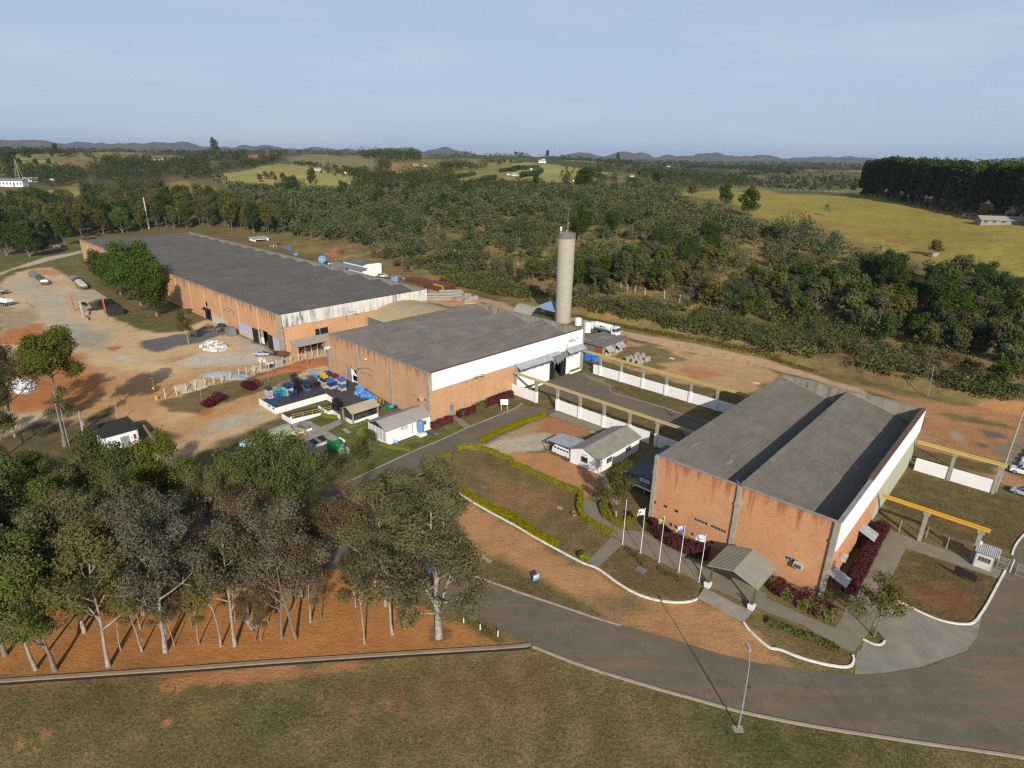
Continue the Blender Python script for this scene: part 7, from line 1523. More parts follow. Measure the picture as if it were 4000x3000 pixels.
# ------------------------------------------------------------------ flagpoles and flags
def flagpole(x, y, cloth, label, h=7.3):
    a, b = FP('K', x, y); r = thing('flagpole', label, 'flagpole', a, b, group='row of flagpoles'); mb = MB(); mb.tube([(0, 0, 0), (0, 0, h*.5), (0, 0, h)], [.05, .042, .03], 8); part('pole', mb, M['white'], r)
    mb = MB(); mb.sph((0, 0, h+.05), .07, .07, .07, 8, 6); part('finial', mb, M['white'], r); mb = MB(); mb.box(-.2, .2, -.2, .2, 0, .06); part('foot_plate', mb, M['conc'], r)
    if cloth is None: return
    kind, droop, L = cloth; W_ = .95; L *= .8; nx, ny = 14, 9; vs = []; U = []
    for j in range(ny+1):
        for i in range(nx+1):
            u, v = i/nx, j/ny; d = droop*(u**1.3); wav = .16*math.sin(u*7+v*2.)*u; vs.append((-L*u*(1-.45*droop*u), wav-.25*u, h-.15-W_*v-L*d*.75*u)); U.append((u, v))
    f = tag(link('flag', None, None, W(a, b), AN), {'red': 'white flag with a red triangle, slack on the second pole', 'green': 'green and yellow flag hanging on the third pole', 'blue': 'white flag with purple-blue corner and light emblem on the fourth pole', 'white': 'pale blue-white flag with dark lettering on the fifth pole'}[kind], 'flag', 'flags on the flagpoles'); f['label'] = f['label']
    mats = {'red': ('white', 'car_red', 'white'), 'green': ('flag_green', 'flag_yellow', 'blue'), 'blue': ('white', 'flag_purple', 'ltblue'), 'white': ('flag_pale', 'galv_dark', 'white')}[kind]; mb = MB(); mb.v = vs
    for j in range(ny):
        for i in range(nx):
            u, v = (i+.5)/nx, (j+.5)/ny; k = 0
            if kind == 'red': k = 1 if .35 < u < .65 and abs(u-.5) < (v-.25)*.35 and v < .7 else 0
            elif kind == 'green': k = 1 if abs(u-.5)/.42+abs(v-.5)/.42 < 1 else 0; k = 2 if math.hypot((u-.5)*1.4, v-.5) < .18 else k
            elif kind == 'blue': k = 1 if v > .25+.7*u or u < .2 else 0; k = 2 if math.hypot((u-.42)*1.3, v-.42) < .2 else k
            else: k = 1 if .5 < v < .62 and .2 < u < .85 else 0
            mb.f.append((j*(nx+1)+i, j*(nx+1)+i+1, (j+1)*(nx+1)+i+1, (j+1)*(nx+1)+i)); mb.m.append(k)
    mb.build('cloth', [M[m] for m in mats], f, smooth=True)
for k, c in dict(flag_green=(.03,.20,.05), flag_yellow=(.60,.45,.03), flag_purple=(.10,.09,.35), flag_pale=(.58,.64,.74)).items(): M[k] = mat(k, c, .8, .08, 2.)
flagpole(955, 722, None, 'bare flagpole without flag, leftmost of the row at the path corner')
flagpole(1110, 797, ('red', .55, 1.7), 'flagpole with white and red flag, second of the row')
flagpole(1270, 877, ('green', .95, 1.6), 'flagpole with green and yellow flag, middle of the row')
flagpole(1440, 963, ('blue', .35, 1.5), 'flagpole with white and purple flag, fourth of the row')
flagpole(1615, 1048, ('white', .10, 1.6), 'flagpole with pale lettered flag, nearest the entrance canopy')

# ------------------------------------------------------------------ lamps, poles, posts
def street_lamp():
    x, y = G('O', 2882, 2848); r = wthing('street_lamp', 'tall slightly bent grey street lamp on the grass below the curving road', 'street lamp', x, y, 0, R(0)); h = 9.8; hx = G('O', 2929, 2540, h)
    dx, dy = hx[0]-x, hx[1]-y; mb = MB(); mb.tube([(0, 0, -.2), (.03, 0, 2.5), (dx*.25+.05, dy*.2, 5.5), (dx*.55+.06, dy*.5, 8.), (dx*.9, dy*.9, h-.15), (dx, dy, h)], [.085, .08, .07, .058, .045, .045], 8); part('pole', mb, M['lamp'], r)
    mb = MB(); mb.hexa([(dx-.15, dy-.1, h-.05), (dx+.15, dy-.1, h-.05), (dx+.17, dy+.75, h+.05), (dx-.17, dy+.75, h+.05)], [(dx-.1, dy-.05, h+.08), (dx+.1, dy-.05, h+.08), (dx+.12, dy+.7, h+.22), (dx-.12, dy+.7, h+.22)]); part('lamp_head', mb, M['lamp'], r)
    mb = MB(); mb.box(-.5, .5, -.4, .4, -.1, .04); part('footing', mb, M['kerbgrey'], r)
street_lamp()
def pole(name, label, t, x, y, t2, x2, y2, r0, m, arms=0, cat='pole', group=None):
    h = hgt(t, x, y, t2, x2, y2); g = G(t, x, y); g2 = G(t2, x2, y2, h); r = wthing(name, label, cat, *g, 0, 0, group); dx, dy = g2[0]-g[0], g2[1]-g[1]
    if math.hypot(dx, dy) > 1.5: dx = dy = 0
    mb = MB(); mb.tube([(0, 0, -.2), (dx*.5, dy*.5, h*.5), (dx, dy, h)], [r0, r0*.85, r0*.7], 8); part('shaft', mb, M[m], r)
    if arms:
        mb = MB(); mb.box(dx-1.1, dx+1.1, dy-.06, dy+.06, h-.6, h-.45); mb.box(dx-.9, dx+.9, dy-.06, dy+.06, h-1.5, h-1.38); part('crossarm', mb, M['wood'], r)
        mb = MB(); [mb.cyl(dx+k, dy, h-.45, h-.15, .05, 6) for k in (-1., -.5, .5, 1.)]; mb.cyl(dx+.35, dy-.25, h-2.6, h-1.7, .26, 8); part('insulator', mb, M['lamp'], r)
    return r
pole('utility_pole', 'thick concrete utility pole with crossarms left of the white hut', 'E', 760, 1400, 'E', 680, 1010, .22, 'conc', 1)
pole('utility_pole', 'thin concrete pole behind the white hut', 'E', 1022, 1115, 'E', 996, 952, .12, 'conc')
pole('light_pole', 'thin grey pole beside the pair of red bushes', 'E', 1752, 972, 'E', 1722, 785, .07, 'lamp', group='thin poles along the fence')
pole('light_pole', 'thin grey pole beside the largest red bush', 'q8', 435, 1290, 'q8', 395, 890, .07, 'lamp', group='thin poles along the fence')
pole('light_pole', 'thin grey pole on the red mound by the middle hall', 'q8', 1128, 1062, 'q8', 1080, 710, .07, 'lamp', group='thin poles along the fence')
pole('light_pole', 'thin pole with bright lamp at the foot of the wooded bank', 'H', 1380, 885, 'H', 1435, 620, .08, 'lamp')
mb = MB(); a, b = FP('E', 1360, 1305); c, d = FP('E', 1240, 1130, 3.0); mb.tube([(0, 0, 0), ((c-a)*1.0, (d-b)*1.0, 3.)], [.3, .22], 8); solo('leaning_log', mb, M['wood'], 'thick leaning log behind the white hut', 'log', a, b)
def peg_pole():
    g = G('L', 1965, 268); r = wthing('climbing_pole', 'very tall pale pole with climbing pegs at the right edge', 'pole', *g, 0, AN); h = 18.; mb = MB(); mb.tube([(0, 0, 0), (0, 0, h)], [.17, .13], 8); part('shaft', mb, M['conc'], r); mb = MB()
    for i in range(20): z = 1.2+i*.82; mb.tube([(.1, 0, z), (.55, .1, z+.12)], .035, 4)
    part('peg', mb, M['conc'], r)
peg_pole()
def posts_fence(name, label, pts, h, pm, wire=True, r0=.09, hook=False, hit=False, cat='fence'):
    q = [HIT(*p) if hit else G(*p) for p in pts]; z = [T1(*p) if hit else 0. for p in q]; o = q[0]; r = tag(link(name, None, None, (o[0], o[1], z[0])), label, cat)
    for i, p in enumerate(q):
        mb = MB(); x, y, zz = p[0]-o[0], p[1]-o[1], z[i]-z[0]; mb.tube([(x, y, zz-.3), (x, y, zz+h)]+([(x-.12, y+.05, zz+h+.25), (x-.35, y+.1, zz+h+.4)] if hook else []), r0, 4); part('fence_post', mb, M[pm], r)
    if wire:
        mb = MB()
        for i in range(len(q)-1):
            for k in (.3, .6, .92): mb.tube([(q[i][0]-o[0], q[i][1]-o[1], z[i]-z[0]+h*k), (q[i+1][0]-o[0], q[i+1][1]-o[1], z[i+1]-z[0]+h*k)], .012, 3, cap=False)
        part('wire', mb, M['steel'], r)
    return r
posts_fence('post_fence', 'fence of pale concrete posts and wire between the dirt yard and the red bushes', [('E', x, y) for x, y in ((1430, 897), (1527, 876), (1612, 850), (1693, 826), (1775, 804), (1850, 782), (1920, 765), (1996, 741), (2070, 721), (2132, 706), (2197, 687))] + [('F', x, y) for x, y in ((45, 666), (112, 650), (178, 628), (236, 607), (303, 592), (369, 578), (431, 560), (488, 546), (536, 533), (598, 523))], 2.35, 'plaster', r0=.11)
posts_fence('post_fence', 'row of pale hooked posts on the wooded bank above the stacked beams', [('B', x, y) for x, y in ((1668, 1090), (1720, 1090), (1758, 1100), (1795, 1115), (1825, 1125), (1842, 1135))], 2.2, 'plaster', False, .1, True, True)
posts_fence('post_fence', 'row of pale hooked posts on the wooded bank left of the water tower', [('C', x, y) for x, y in ((5, 1200), (52, 1205), (98, 1210), (142, 1230), (192, 1240), (238, 1255))], 2.2, 'plaster', False, .1, True, True)
posts_fence('post_fence', 'row of pale hooked posts on the wooded bank right of the water tower', [('C', x, y) for x, y in ((541, 1312), (598, 1325), (652, 1335), (706, 1352), (940, 1400), (998, 1415), (1062, 1430), (1148, 1445), (1315, 1475), (1448, 1505), (1516, 1520))], 2.4, 'plaster', False, .1, True, True)
posts_fence('wire_fence', 'low mesh fence of pale posts under the orange-yellow crane beam', [('L', 1130, 612), ('q4', 45, 130), ('q4', 515, 225), ('q4', 865, 415), ('q4', 1270, 640)], 2.0, 'conc', True, .09)
posts_fence('wire_fence', 'thin dark post fence beside the dirt track behind the halls', [('H', x, y) for x, y in ((1335, 1150), (1425, 1228), (1330, 1282), (1525, 1300))], 1.0, 'wood', False, .07)
def bollards(label, pts, h, r0, m, group, name='bollard'):
    me = MB(); me.tube([(0, 0, -.1), (0, 0, h*.92), (0, 0, h)], [r0, r0, r0*.6], 6); me = me.mesh(name, M[m])
    for i, p in enumerate(pts):
        g = G(*p); tag(link(name, me, None, (*g, 0)), label if isinstance(label, str) else label[i], 'post', group)
bollards('short dark post, one of the row along the pale track at the upper left', [('q7', x, y) for x, y in ((615, 215), (650, 195), (688, 178), (740, 152), (787, 128), (840, 110), (895, 88), (948, 68), (1012, 55), (1076, 36), (1142, 15), (722, 210), (840, 208), (938, 205))], .9, .13, 'wood', 'short dark posts along the pale track')
bollards('short dark stump in the grass below the dark bushy tree', [('E', x, y) for x, y in ((1015, 220), (1360, 285), (1385, 300), (1412, 305), (930, 195))], .7, .12, 'wood', 'short stumps in the grass by the yard')
bollards('short dark stump edging the parking area at the left', [('q7', x, y) for x, y in ((455, 800), (488, 830), (520, 855), (550, 880), (578, 900))], .6, .12, 'wood', 'stumps edging the trailer parking')
bollards(['white marker post beside the road, nearest the drain end', 'white marker post beside the road, middle of the right three', 'white marker post right of the biggest grove tree', 'white marker post just left of the biggest grove tree', 'white marker post behind the grove, right of a pair', 'white marker post behind the grove, left of a pair'], [('J', x, y) for x, y in ((2090, 1520), (1937, 1462), (1795, 1400), (1370, 1218), (1134, 1115), (1033, 1078))], .85, .07, 'white', 'white marker posts along the main road', 'marker_post')
bollards('slanting dark post along the dirt road behind the far wall', [('G', x, y) for x, y in ((1445, 455), (1555, 485), (1720, 525), (1830, 548), (1915, 568), (2040, 600), (2110, 625), (2180, 640), (1250, 440))], .9, .10, 'wood', 'short posts along the rear dirt road')
o = thing('barrier_boom', 'raised yellow-and-black barrier boom at the yard entrance', 'barrier', *FP('E', 1352, 912)); h = hgt('E', 1352, 912, 'E', 1285, 710); mb = MB(); mb.box(-.25, .25, -.2, .2, 0, 1.0); part('housing', mb, M['yellow'], o); mb = MB()
for i in range(14): mb.tube([(-.05*i/14, 0, 1.+(h-1)*i/14), (-.05*(i+1)/14, 0, 1.+(h-1)*(i+1)/14)], .085, 6, i % 2)
mb.build('boom', [M['yellow'], M['black']], o); mb = MB(); mb.sph((0, -.15, h*.5), .25, .25, .3, 8, 6); part('counterweight', mb, M['yellow'], o)
def gate():
    a, b = 40.4, 23.7
    for k, (x0, w, lab) in enumerate([(0, 1.1, 'grey mesh gate leaf next to the guard booth'), (2.05, 2.6, 'wide grey mesh gate leaf across the road, right of the post'), (5.2, 3.4, 'grey mesh gate leaf at the right edge')]):
        r = thing('mesh_gate', lab, 'gate', a+x0, b-.35*k, group='mesh gates'); mb = MB()
        for x in (0, w): mb.tube([(x, 0, 0), (x, 0, 1.9)], .06, 6)
        for z in (.15, 1.0, 1.85): mb.tube([(0, 0, z), (w, 0, z)], .045, 5)
        part('frame', mb, M['lamp'], r); mb = MB()
        for i in range(int(w/.16)): mb.box(i*.16+.07, i*.16+.085, -.008, .008, .15, 1.85)
        for i in range(10): mb.box(0, w, -.007, .007, .25+i*.16, .265+i*.16)
        part('mesh', mb, M['lamp'], r)
    mb = MB(); mb.tube([(0, 0, 0), (0, 0, 2.1)], .11, 6); solo('gate_post', mb, M['plaster'], 'concrete gate post between the mesh gate leaves', 'post', a+1.5, b)
gate()
o = thing('mast_box', 'small grey box on a post among the grove trunks', 'box', *FP('O', 990, 2470)); mb = MB(); mb.box(-.06, .06, -.06, .06, 0, .9); part('post', mb, M['wood'], o); mb = MB(); mb.box(-.55, .55, -.35, .35, .9, 1.45); part('box', mb, M['cratewhite'], o); mb = MB(); mb.slab([(-.65, -.45, 1.5), (.65, -.45, 1.5), (.65, .45, 1.6), (-.65, .45, 1.6)], .05); part('lid', mb, M['cratewhite'], o)
o = thing('flower_pot', 'terracotta pot on the lawn beside the winding hedge', 'pot', *FP('K', 535, 478)); mb = MB(); mb.tube([(0, 0, 0), (0, 0, .5), (0, 0, .55), (0, 0, .62)], [.25, .36, .42, .42], 14, cap=False); mb.cyl(0, 0, .0, .03, .25, 14); part('pot', mb, M['terra'], o); mb = MB(); mb.cyl(0, 0, .4, .5, .34, 14); part('earth', mb, M['bark_dark'], o)
for lab, t, x, y, w, d, m, h in [('pale stone slab on the lawn near the terracotta pot', 'K', 408, 412, .9, .45, 'conc', .18), ('dark square cover in the flagpole bed', 'K', 1113, 945, 1.4, 1.1, 'conc_dark', .06), ('dark square cover on the island lawn', 'J', 1962, 228, 1.3, .9, 'conc_dark', .06), ('pale cover slab on the dirt behind the far wall', 'G', 1382, 555, 1.4, 1.1, 'plaster', .1), ('pale cover slab on the dirt near the front hall', 'G', 2110, 768, 1.4, 1.1, 'plaster', .1), ('grey slab beside the court walk', 'G', 697, 1193, 1.1, .8, 'conc', .15),
                              ('concrete slab beside the grass strip at the main road', 'J', 1985, 852, 1.8, .6, 'kerbgrey', .15), ('small slab near the louvred building tank', 'F', 1555, 1210, .8, .6, 'conc', .06), ('low brick box on the lawn by the guard booth', 'q4', 1425, 940, 1., .4, 'rust', .25)]:
    mb = MB(); mb.box(-w/2, w/2, -d/2, d/2, 0, h); mb.box(-w/2+.12, w/2-.12, -d/2+.1, d/2-.1, h, h+.02); solo('cover_slab' if 'brick' not in lab else 'brick_box', mb, M[m], lab, 'slab', *FP(t, x, y), .03)

# ------------------------------------------------------------------ loose material in the yard
heap('rubble_pile', 'big pile of pale demolition rubble in the dirt yard', 'rubble', 'E', 1855, 455, 5.0, 3.2, 1.3, ['cratewhite', 'plaster', 'conc', 'white'], 330, .75, 0, 0, 7, 'cratewhite')
heap('rubble_pile', 'pale gravel heap at the left edge behind the tall round-crowned tree', 'rubble', 'E', 180, 800, 5.5, 2.6, 1.5, ['plaster', 'gravel', 'white'], 140, .6, 0, 0, 8, 'gravel')
heap('sand_heap', 'left one of two sand heaps behind the post fence', 'heap', 'E', 1600, 812, 3.3, 2.2, 1.1, ['sand'], 0, .2, 0, 0, 9, 'sand')
heap('sand_heap', 'right, taller one of two sand heaps behind the post fence', 'heap', 'E', 1725, 780, 3.6, 2.4, 1.5, ['sand'], 0, .2, 0, 0, 10, 'sand')
heap('gravel_heap', 'long blue-grey gravel heap behind the post fence', 'heap', 'E', 1960, 705, 7.0, 2.6, 1.3, ['gravel'], 0, .2, 0, R(35), 11, 'gravel')
heap('sand_heap', 'flat sand heap beside the grey container behind the post fence', 'heap', 'q8', 250, 1050, 3.5, 2., .8, ['sand'], 0, .2, 0, 0, 12, 'sand')
heap('red_earth_mound', 'long red earth mound by the middle hall', 'mound', 'q8', 1250, 980, 5.2, 2.4, 1.2, ['soilred'], 0, .2, 0, R(42), 13, 'soilred')
heap('red_earth_mound', 'low red earth mound left of the long one', 'mound', 'q8', 860, 1080, 5.0, 1.8, .8, ['soilred'], 0, .2, 0, R(42), 14, 'soilred')
heap('scrap_pile', 'dark scrap metal lying at the corner of the long hall', 'scrap', 'q8', 590, 820, 1.9, 1.2, .6, ['steel', 'black', 'rust'], 45, .8, 0, 0, 15)
heap('scrap_pile', 'rusty scaffold scrap leaning at the brick lean-to', 'scrap', 'q8', 700, 840, 1.6, 1.2, 1.0, ['rust', 'wood'], 60, .8, 0, 0, 16)
heap('bin_pile', 'pile of black frames by the concrete panel of the long hall', 'frames', 'E', 1920, 310, 2.5, 1.6, 1.6, ['black', 'steel'], 60, 1.0, 0, 0, 17)
mb = MB(); mb.box(-1.3, 1.3, -1.1, 1.1, .1, 2.5); [mb.box(-1.36+i*.3, -1.28+i*.3, -1.15, -1.1, .1, 2.5) for i in range(9)]; mb.box(-1.35, 1.35, -1.15, 1.15, 2.5, 2.58); solo('container', mb, M['galv_dark'], 'grey-green ribbed container beside the black frames', 'container', *FP('E', 2000, 355))
mb = MB(); mb.box(-1., 1., -.9, .9, 0, 1.9); mb.box(-1.05, 1.05, -.95, .95, 1.9, 1.98); [mb.box(-1.04, 1.04, -.94, .94, k, k+.05) for k in (.6, 1.2)]; solo('grey_box', mb, M['gravel'], 'grey block-shaped box behind the post fence', 'box', *FP('q8', 610, 1005))
heap('scrap_pile', 'white and black plastic scrap beside the grey box', 'scrap', 'q8', 480, 1010, 2.0, 1.0, .7, ['white', 'black', 'gravel'], 40, .7, 0, 0, 18)
heap('rubble_pile', 'small white debris pile beside the pickup', 'rubble', 'q8', 330, 925, 1.4, .9, .4, ['white', 'plaster'], 30, .5, 0, 0, 19)
heap('rubble_pile', 'small grey stone pile at the pole on the red mound', 'rubble', 'q8', 1140, 1085, 1.6, .8, .3, ['conc', 'gravel'], 40, .4, 0, 0, 20)
heap('tarp_heap', 'bright blue tarpaulin heap at the brick shed', 'heap', 'q5', 905, 1330, 2.9, 1.6, 1.3, ['tarp'], 30, 1.0, 0, 0, 21, 'tarp')
def culverts():
    rd = random.Random(6); me = MB(); n = 14
    for j in range(n):
        a, b = 2*math.pi*j/n, 2*math.pi*(j+1)/n; p = lambda an, q, z: (q*math.cos(an), q*math.sin(an), z)
        for q0, q1, z0, z1 in ((.62, .62, 0, 1.2), ):
            me.quad(p(a, .62, 0), p(b, .62, 0), p(b, .62, 1.2), p(a, .62, 1.2)); me.quad(p(b, .5, 0), p(a, .5, 0), p(a, .5, 1.2), p(b, .5, 1.2)); me.quad(p(a, .62, 1.2), p(b, .62, 1.2), p(b, .5, 1.2), p(a, .5, 1.2))
    me = me.mesh('concrete_ring', M['conc'])
    pts = [(1550, 1375), (1610, 1350), (1690, 1330), (1650, 1400), (1700, 1385), (1745, 1435), (1790, 1420), (1770, 1345), (1870, 1380), (1910, 1365), (1720, 1300), (1820, 1310)]
    W4 = ['frontmost left', 'left rear', 'behind the frontmost', 'second of the front row', 'third of the front row', 'nearest the white wall', 'right of the nearest', 'middle of the group', 'right, with a plant in it', 'rightmost', 'rearmost left', 'rearmost right']
    for (x, y), w in zip(pts, W4): tag(link('concrete_ring', me, None, (*G('q5', x, y), 0), rd.uniform(0, 6)), f'upright concrete ring on the dirt behind the far wall, {w}', 'pipe ring', 'concrete rings behind the far wall')
culverts()
for i, (x, y, r, h) in enumerate(((855, 870, 1.25, 2.9), (700, 748, 1.2, 2.2))):
    mb = MB(); mb.cyl(0, 0, 0, h, r, 20); mb.cyl(0, 0, h, h+.15, r*1.04, 20, r*.9); mb.cyl(0, 0, h+.15, h+.35, r*.35, 12); mb.cyl(0, 0, h*.5, h*.5+.06, r*1.02, 20); solo('water_tank', mb, M['truck_white'], ('white round tank beside the rear column of the middle hall', 'white round tank farther back beside the water tower')[i], 'tank', *FP('q5', x, y))
mb = MB(); [mb.cyl(x, 0, 0, .9, .18, 8) for x in (0, .5)]; solo('road_cone_pair', mb, M['orange'], 'orange warning drums in front of the tanker truck', 'drum', *FP('q5', 1530, 960))
# steel and beams behind the long hall
def bars(label, t, x, y, n, L, m, rot, w=.3, seed=0, rows=3, cat='steel', name='beam_stack'):
    rd = random.Random(seed); mb = MB()
    for k in range(n):
        i, j = k % max(1, n//rows), k//max(1, n//rows); y0 = i*w*1.25+rd.uniform(-.05, .05); x0 = rd.uniform(-.6, .6); mb.box(x0-L/2, x0+L/2, y0, y0+w, j*w*1.1, j*w*1.1+w*.9)
    solo(name, mb, M[m], label, cat, *FP(t, x, y), .0, rot)
bars('long rusty steel stack behind the end of the long hall, far one', 'r1', 1320, 715, 24, 11, 'rust', R(5), .5, 1)
bars('broad rusty steel stack behind the end of the long hall, near one', 'r1', 1570, 800, 36, 12, 'rust', R(8), .6, 2, 4)
bars('long grey concrete beams lying behind the end of the long hall', 'r1', 1620, 925, 5, 13, 'conc', R(50), .9, 3, 2)
bars('grey concrete beams beyond the long ones', 'r1', 1780, 875, 5, 9, 'conc', R(50), .8, 4, 2)
bars('orange bars lying beyond the grey beams', 'r1', 1880, 855, 8, 6, 'orange', R(30), .35, 5, 2)
bars('orange bars lying left of the grey blocks', 'r1', 1785, 965, 6, 6, 'orange', R(45), .3, 6, 2)
bars('yellow bar pile at the edge of the middle hall roof', 'r1', 2035, 968, 5, 5, 'yellow', R(45), .35, 7, 1)
for i, (x, y) in enumerate(((1835, 945), (1880, 925), (1915, 945), (1950, 920), (1985, 890), (2020, 920), (2065, 915), (1960, 955))):
    mb = MB(); mb.box(-1.2, 1.2, -.9, .9, 0, 1.5); mb.box(-1.25, 1.25, -.95, .95, 1.2, 1.3); solo('concrete_block', mb, M['conc'], f'grey concrete block behind the middle hall, {["leftmost", "second from left", "third from left", "rear left", "rearmost", "rear right", "rightmost", "frontmost"][i]} of the group', 'block', *FP('r1', x, y), rot=.2*i, group='grey concrete blocks')
o = thing('yellow_gantry', 'yellow U-shaped steel frame before the rusty stack', 'frame', *FP('r1', 1640, 860)); mb = MB(); mb.box(-4, 2, -.2, .2, .2, .6); mb.box(1.6, 2, -.2, .2, .2, 4.); mb.box(-4, 2, -.2, .2, 3.6, 4.); part('frame', mb, M['yellow'], o)
def reel(label, t, x, y, rr, m, rot):
    r = thing('cable_reel', label, 'reel', *FP(t, x, y), rot=rot); n = 20
    for k, yy in enumerate((-.7, .6)): mb = MB(); mb.tube([(0, yy, rr), (0, yy+.1, rr)], rr, n); part('flange', mb, M[m], r)
    mb = MB(); mb.tube([(0, -.6, rr), (0, .6, rr)], rr*.5, n); part('core', mb, M['tankblue'], r); mb = MB(); mb.tube([(0, -.78, rr), (0, -.7, rr)], rr*.15, 10); part('hub', mb, M['white'], r)
reel('large light blue cable reel behind the long hall', 'r1', 190, 468, 1.9, 'ltblue', R(30)); reel('blue cable reel left of the large light blue one', 'B', 345, 1118, 1.5, 'ltblue', R(-20)); reel('dark red reel at the white store', 'B', 205, 1040, 1.6, 'maroon', R(20))
mb = MB(); mb.box(-2.5, 2.5, -1.4, 1.4, .5, 1.6); mb.box(-1.2, 1.4, -1.1, 1.1, 1.6, 2.4); mb.box(-4.5, -2.5, -.6, .6, .6, 1.1); solo('blue_machine', mb, M['tarp'], 'blue machine with brown top right of the dark red reel', 'machine', *FP('B', 280, 1070))
mb = MB(); mb.box(-2., 2., -1., 1., .2, .3); [mb.tube([(x, y, .2), (x, y, 2.6)], .09, 5) for x in (-1.9, 1.9) for y in (-.9, .9)]; [mb.tube([(-1.9, y, 2.6), (1.9, y, 2.6)], .09, 5) for y in (-.9, .9)]; solo('tube_rack', mb, M['white'], 'white tubular frame left of the dark red reel', 'frame', *FP('B', 155, 1055))
mb = MB(); [mb.tube([(x, -1.2, 0), (x, -.6, 2.4), (x+.3, .6, 2.4), (x+.3, 1.2, 0)], .12, 6) for x in (-.9, .9)]; solo('pipe_arch', mb, M['conc'], 'pair of pale bent pipes beside the large light blue reel', 'pipes', *FP('B', 610, 1125))
r = hatch('white box van body behind the parapet of the long hall', 'car_white', *FP('r1', 945, 640), .4)
heap('tarp_heap', 'light blue tarpaulin heap behind the parapet of the long hall', 'heap', 'r1', 1080, 680, 2.2, 1.2, 1., ['ltblue'], 12, .8, 0, 0, 22, 'ltblue')
heap('scrap_pile', 'grey timber and scrap behind the parapet of the long hall', 'scrap', 'r1', 1110, 650, 4., 1.8, .6, ['conc', 'wood', 'steel'], 50, 1.1, 0, 0, 23)
heap('scrap_pile', 'white scrap beside the large light blue reel', 'scrap', 'r1', 318, 485, 2.4, 1.2, .6, ['white', 'wood'], 25, 1., 0, 0, 24)

# ------------------------------------------------------------------ the man walking in the inner yard
def person():
    a, b = FP('G', 1384, 1058); rot = R(205); r = thing('person', 'person in pale pink shirt and dark trousers walking on the inner asphalt', 'person', a, b, .04, rot)
    def skin(name, nodes, edges, m, parent):
        me = bpy.data.meshes.new(name); me.from_pydata([n[:3] for n in nodes], edges, []); me.materials.append(M[m]); o = link(name, me, parent); o.modifiers.new('skin', 'SKIN'); o.modifiers.new('sub', 'SUBSURF').levels = 1; o.modifiers['sub'].render_levels = 1
        for v, n in zip(me.skin_vertices[0].data, nodes): v.radius = (n[3], n[3]*(n[4] if len(n) > 4 else 1))
        me.skin_vertices[0].data[0].use_root = True; return o
    # mid stride, facing +x
    body = [(0, 0, .93, .14, .8), (0, 0, 1.15, .13, .8), (0, 0, 1.38, .15, .75), (.01, 0, 1.50, .06), (.02, 0, 1.60, .085, 1.05), (.03, 0, 1.69, .085, 1.), (.02, 0, 1.75, .05),
            (0, .19, 1.40, .055), (-.06, .24, 1.13, .045), (.04, .25, .90, .038), (.10, .245, .80, .032), (0, -.19, 1.40, .055), (.08, -.24, 1.13, .045), (.24, -.24, .95, .038), (.30, -.23, .86, .032),
            (0, .09, .88, .095), (.18, .10, .50, .07), (.10, .10, .12, .05), (.25, .11, .05, .04), (0, -.09, .88, .095), (-.14, -.10, .50, .07), (-.38, -.10, .20, .05), (-.30, -.10, .06, .04)]
    skin('body', body, [(0, 1), (1, 2), (2, 3), (3, 4), (4, 5), (5, 6), (2, 7), (7, 8), (8, 9), (9, 10), (2, 11), (11, 12), (12, 13), (13, 14), (0, 15), (15, 16), (16, 17), (17, 18), (0, 19), (19, 20), (20, 21), (21, 22)], 'skin_tone', r)
    shirt = [(0, 0, .95, .155, .85), (0, 0, 1.15, .15, .82), (0, 0, 1.38, .165, .78), (0, 0, 1.47, .08), (0, .20, 1.40, .075), (-.04, .235, 1.2, .065), (0, -.20, 1.40, .075), (.05, -.235, 1.2, .065)]
    skin('shirt', shirt, [(0, 1), (1, 2), (2, 3), (2, 4), (4, 5), (2, 6), (6, 7)], 'pink', r)
    tr = [(0, 0, .94, .15, .85), (0, .09, .86, .11), (.18, .10, .50, .085), (.10, .10, .13, .07), (0, -.09, .86, .11), (-.14, -.10, .50, .085), (-.37, -.10, .22, .07)]
    skin('trousers', tr, [(0, 1), (1, 2), (2, 3), (0, 4), (4, 5), (5, 6)], 'navy', r)
    mb = MB(); mb.sph((.0, 0, 1.71), .105, .10, .09, 12, 8); part('hair', mb, M['black'], r, smooth=True)
M['skin_tone'] = mat('skin_tone', (.30,.15,.09), .6, .1, 3.); M['pink'] = mat('pink', (.55,.36,.38), .85, .12, 4.)
person()
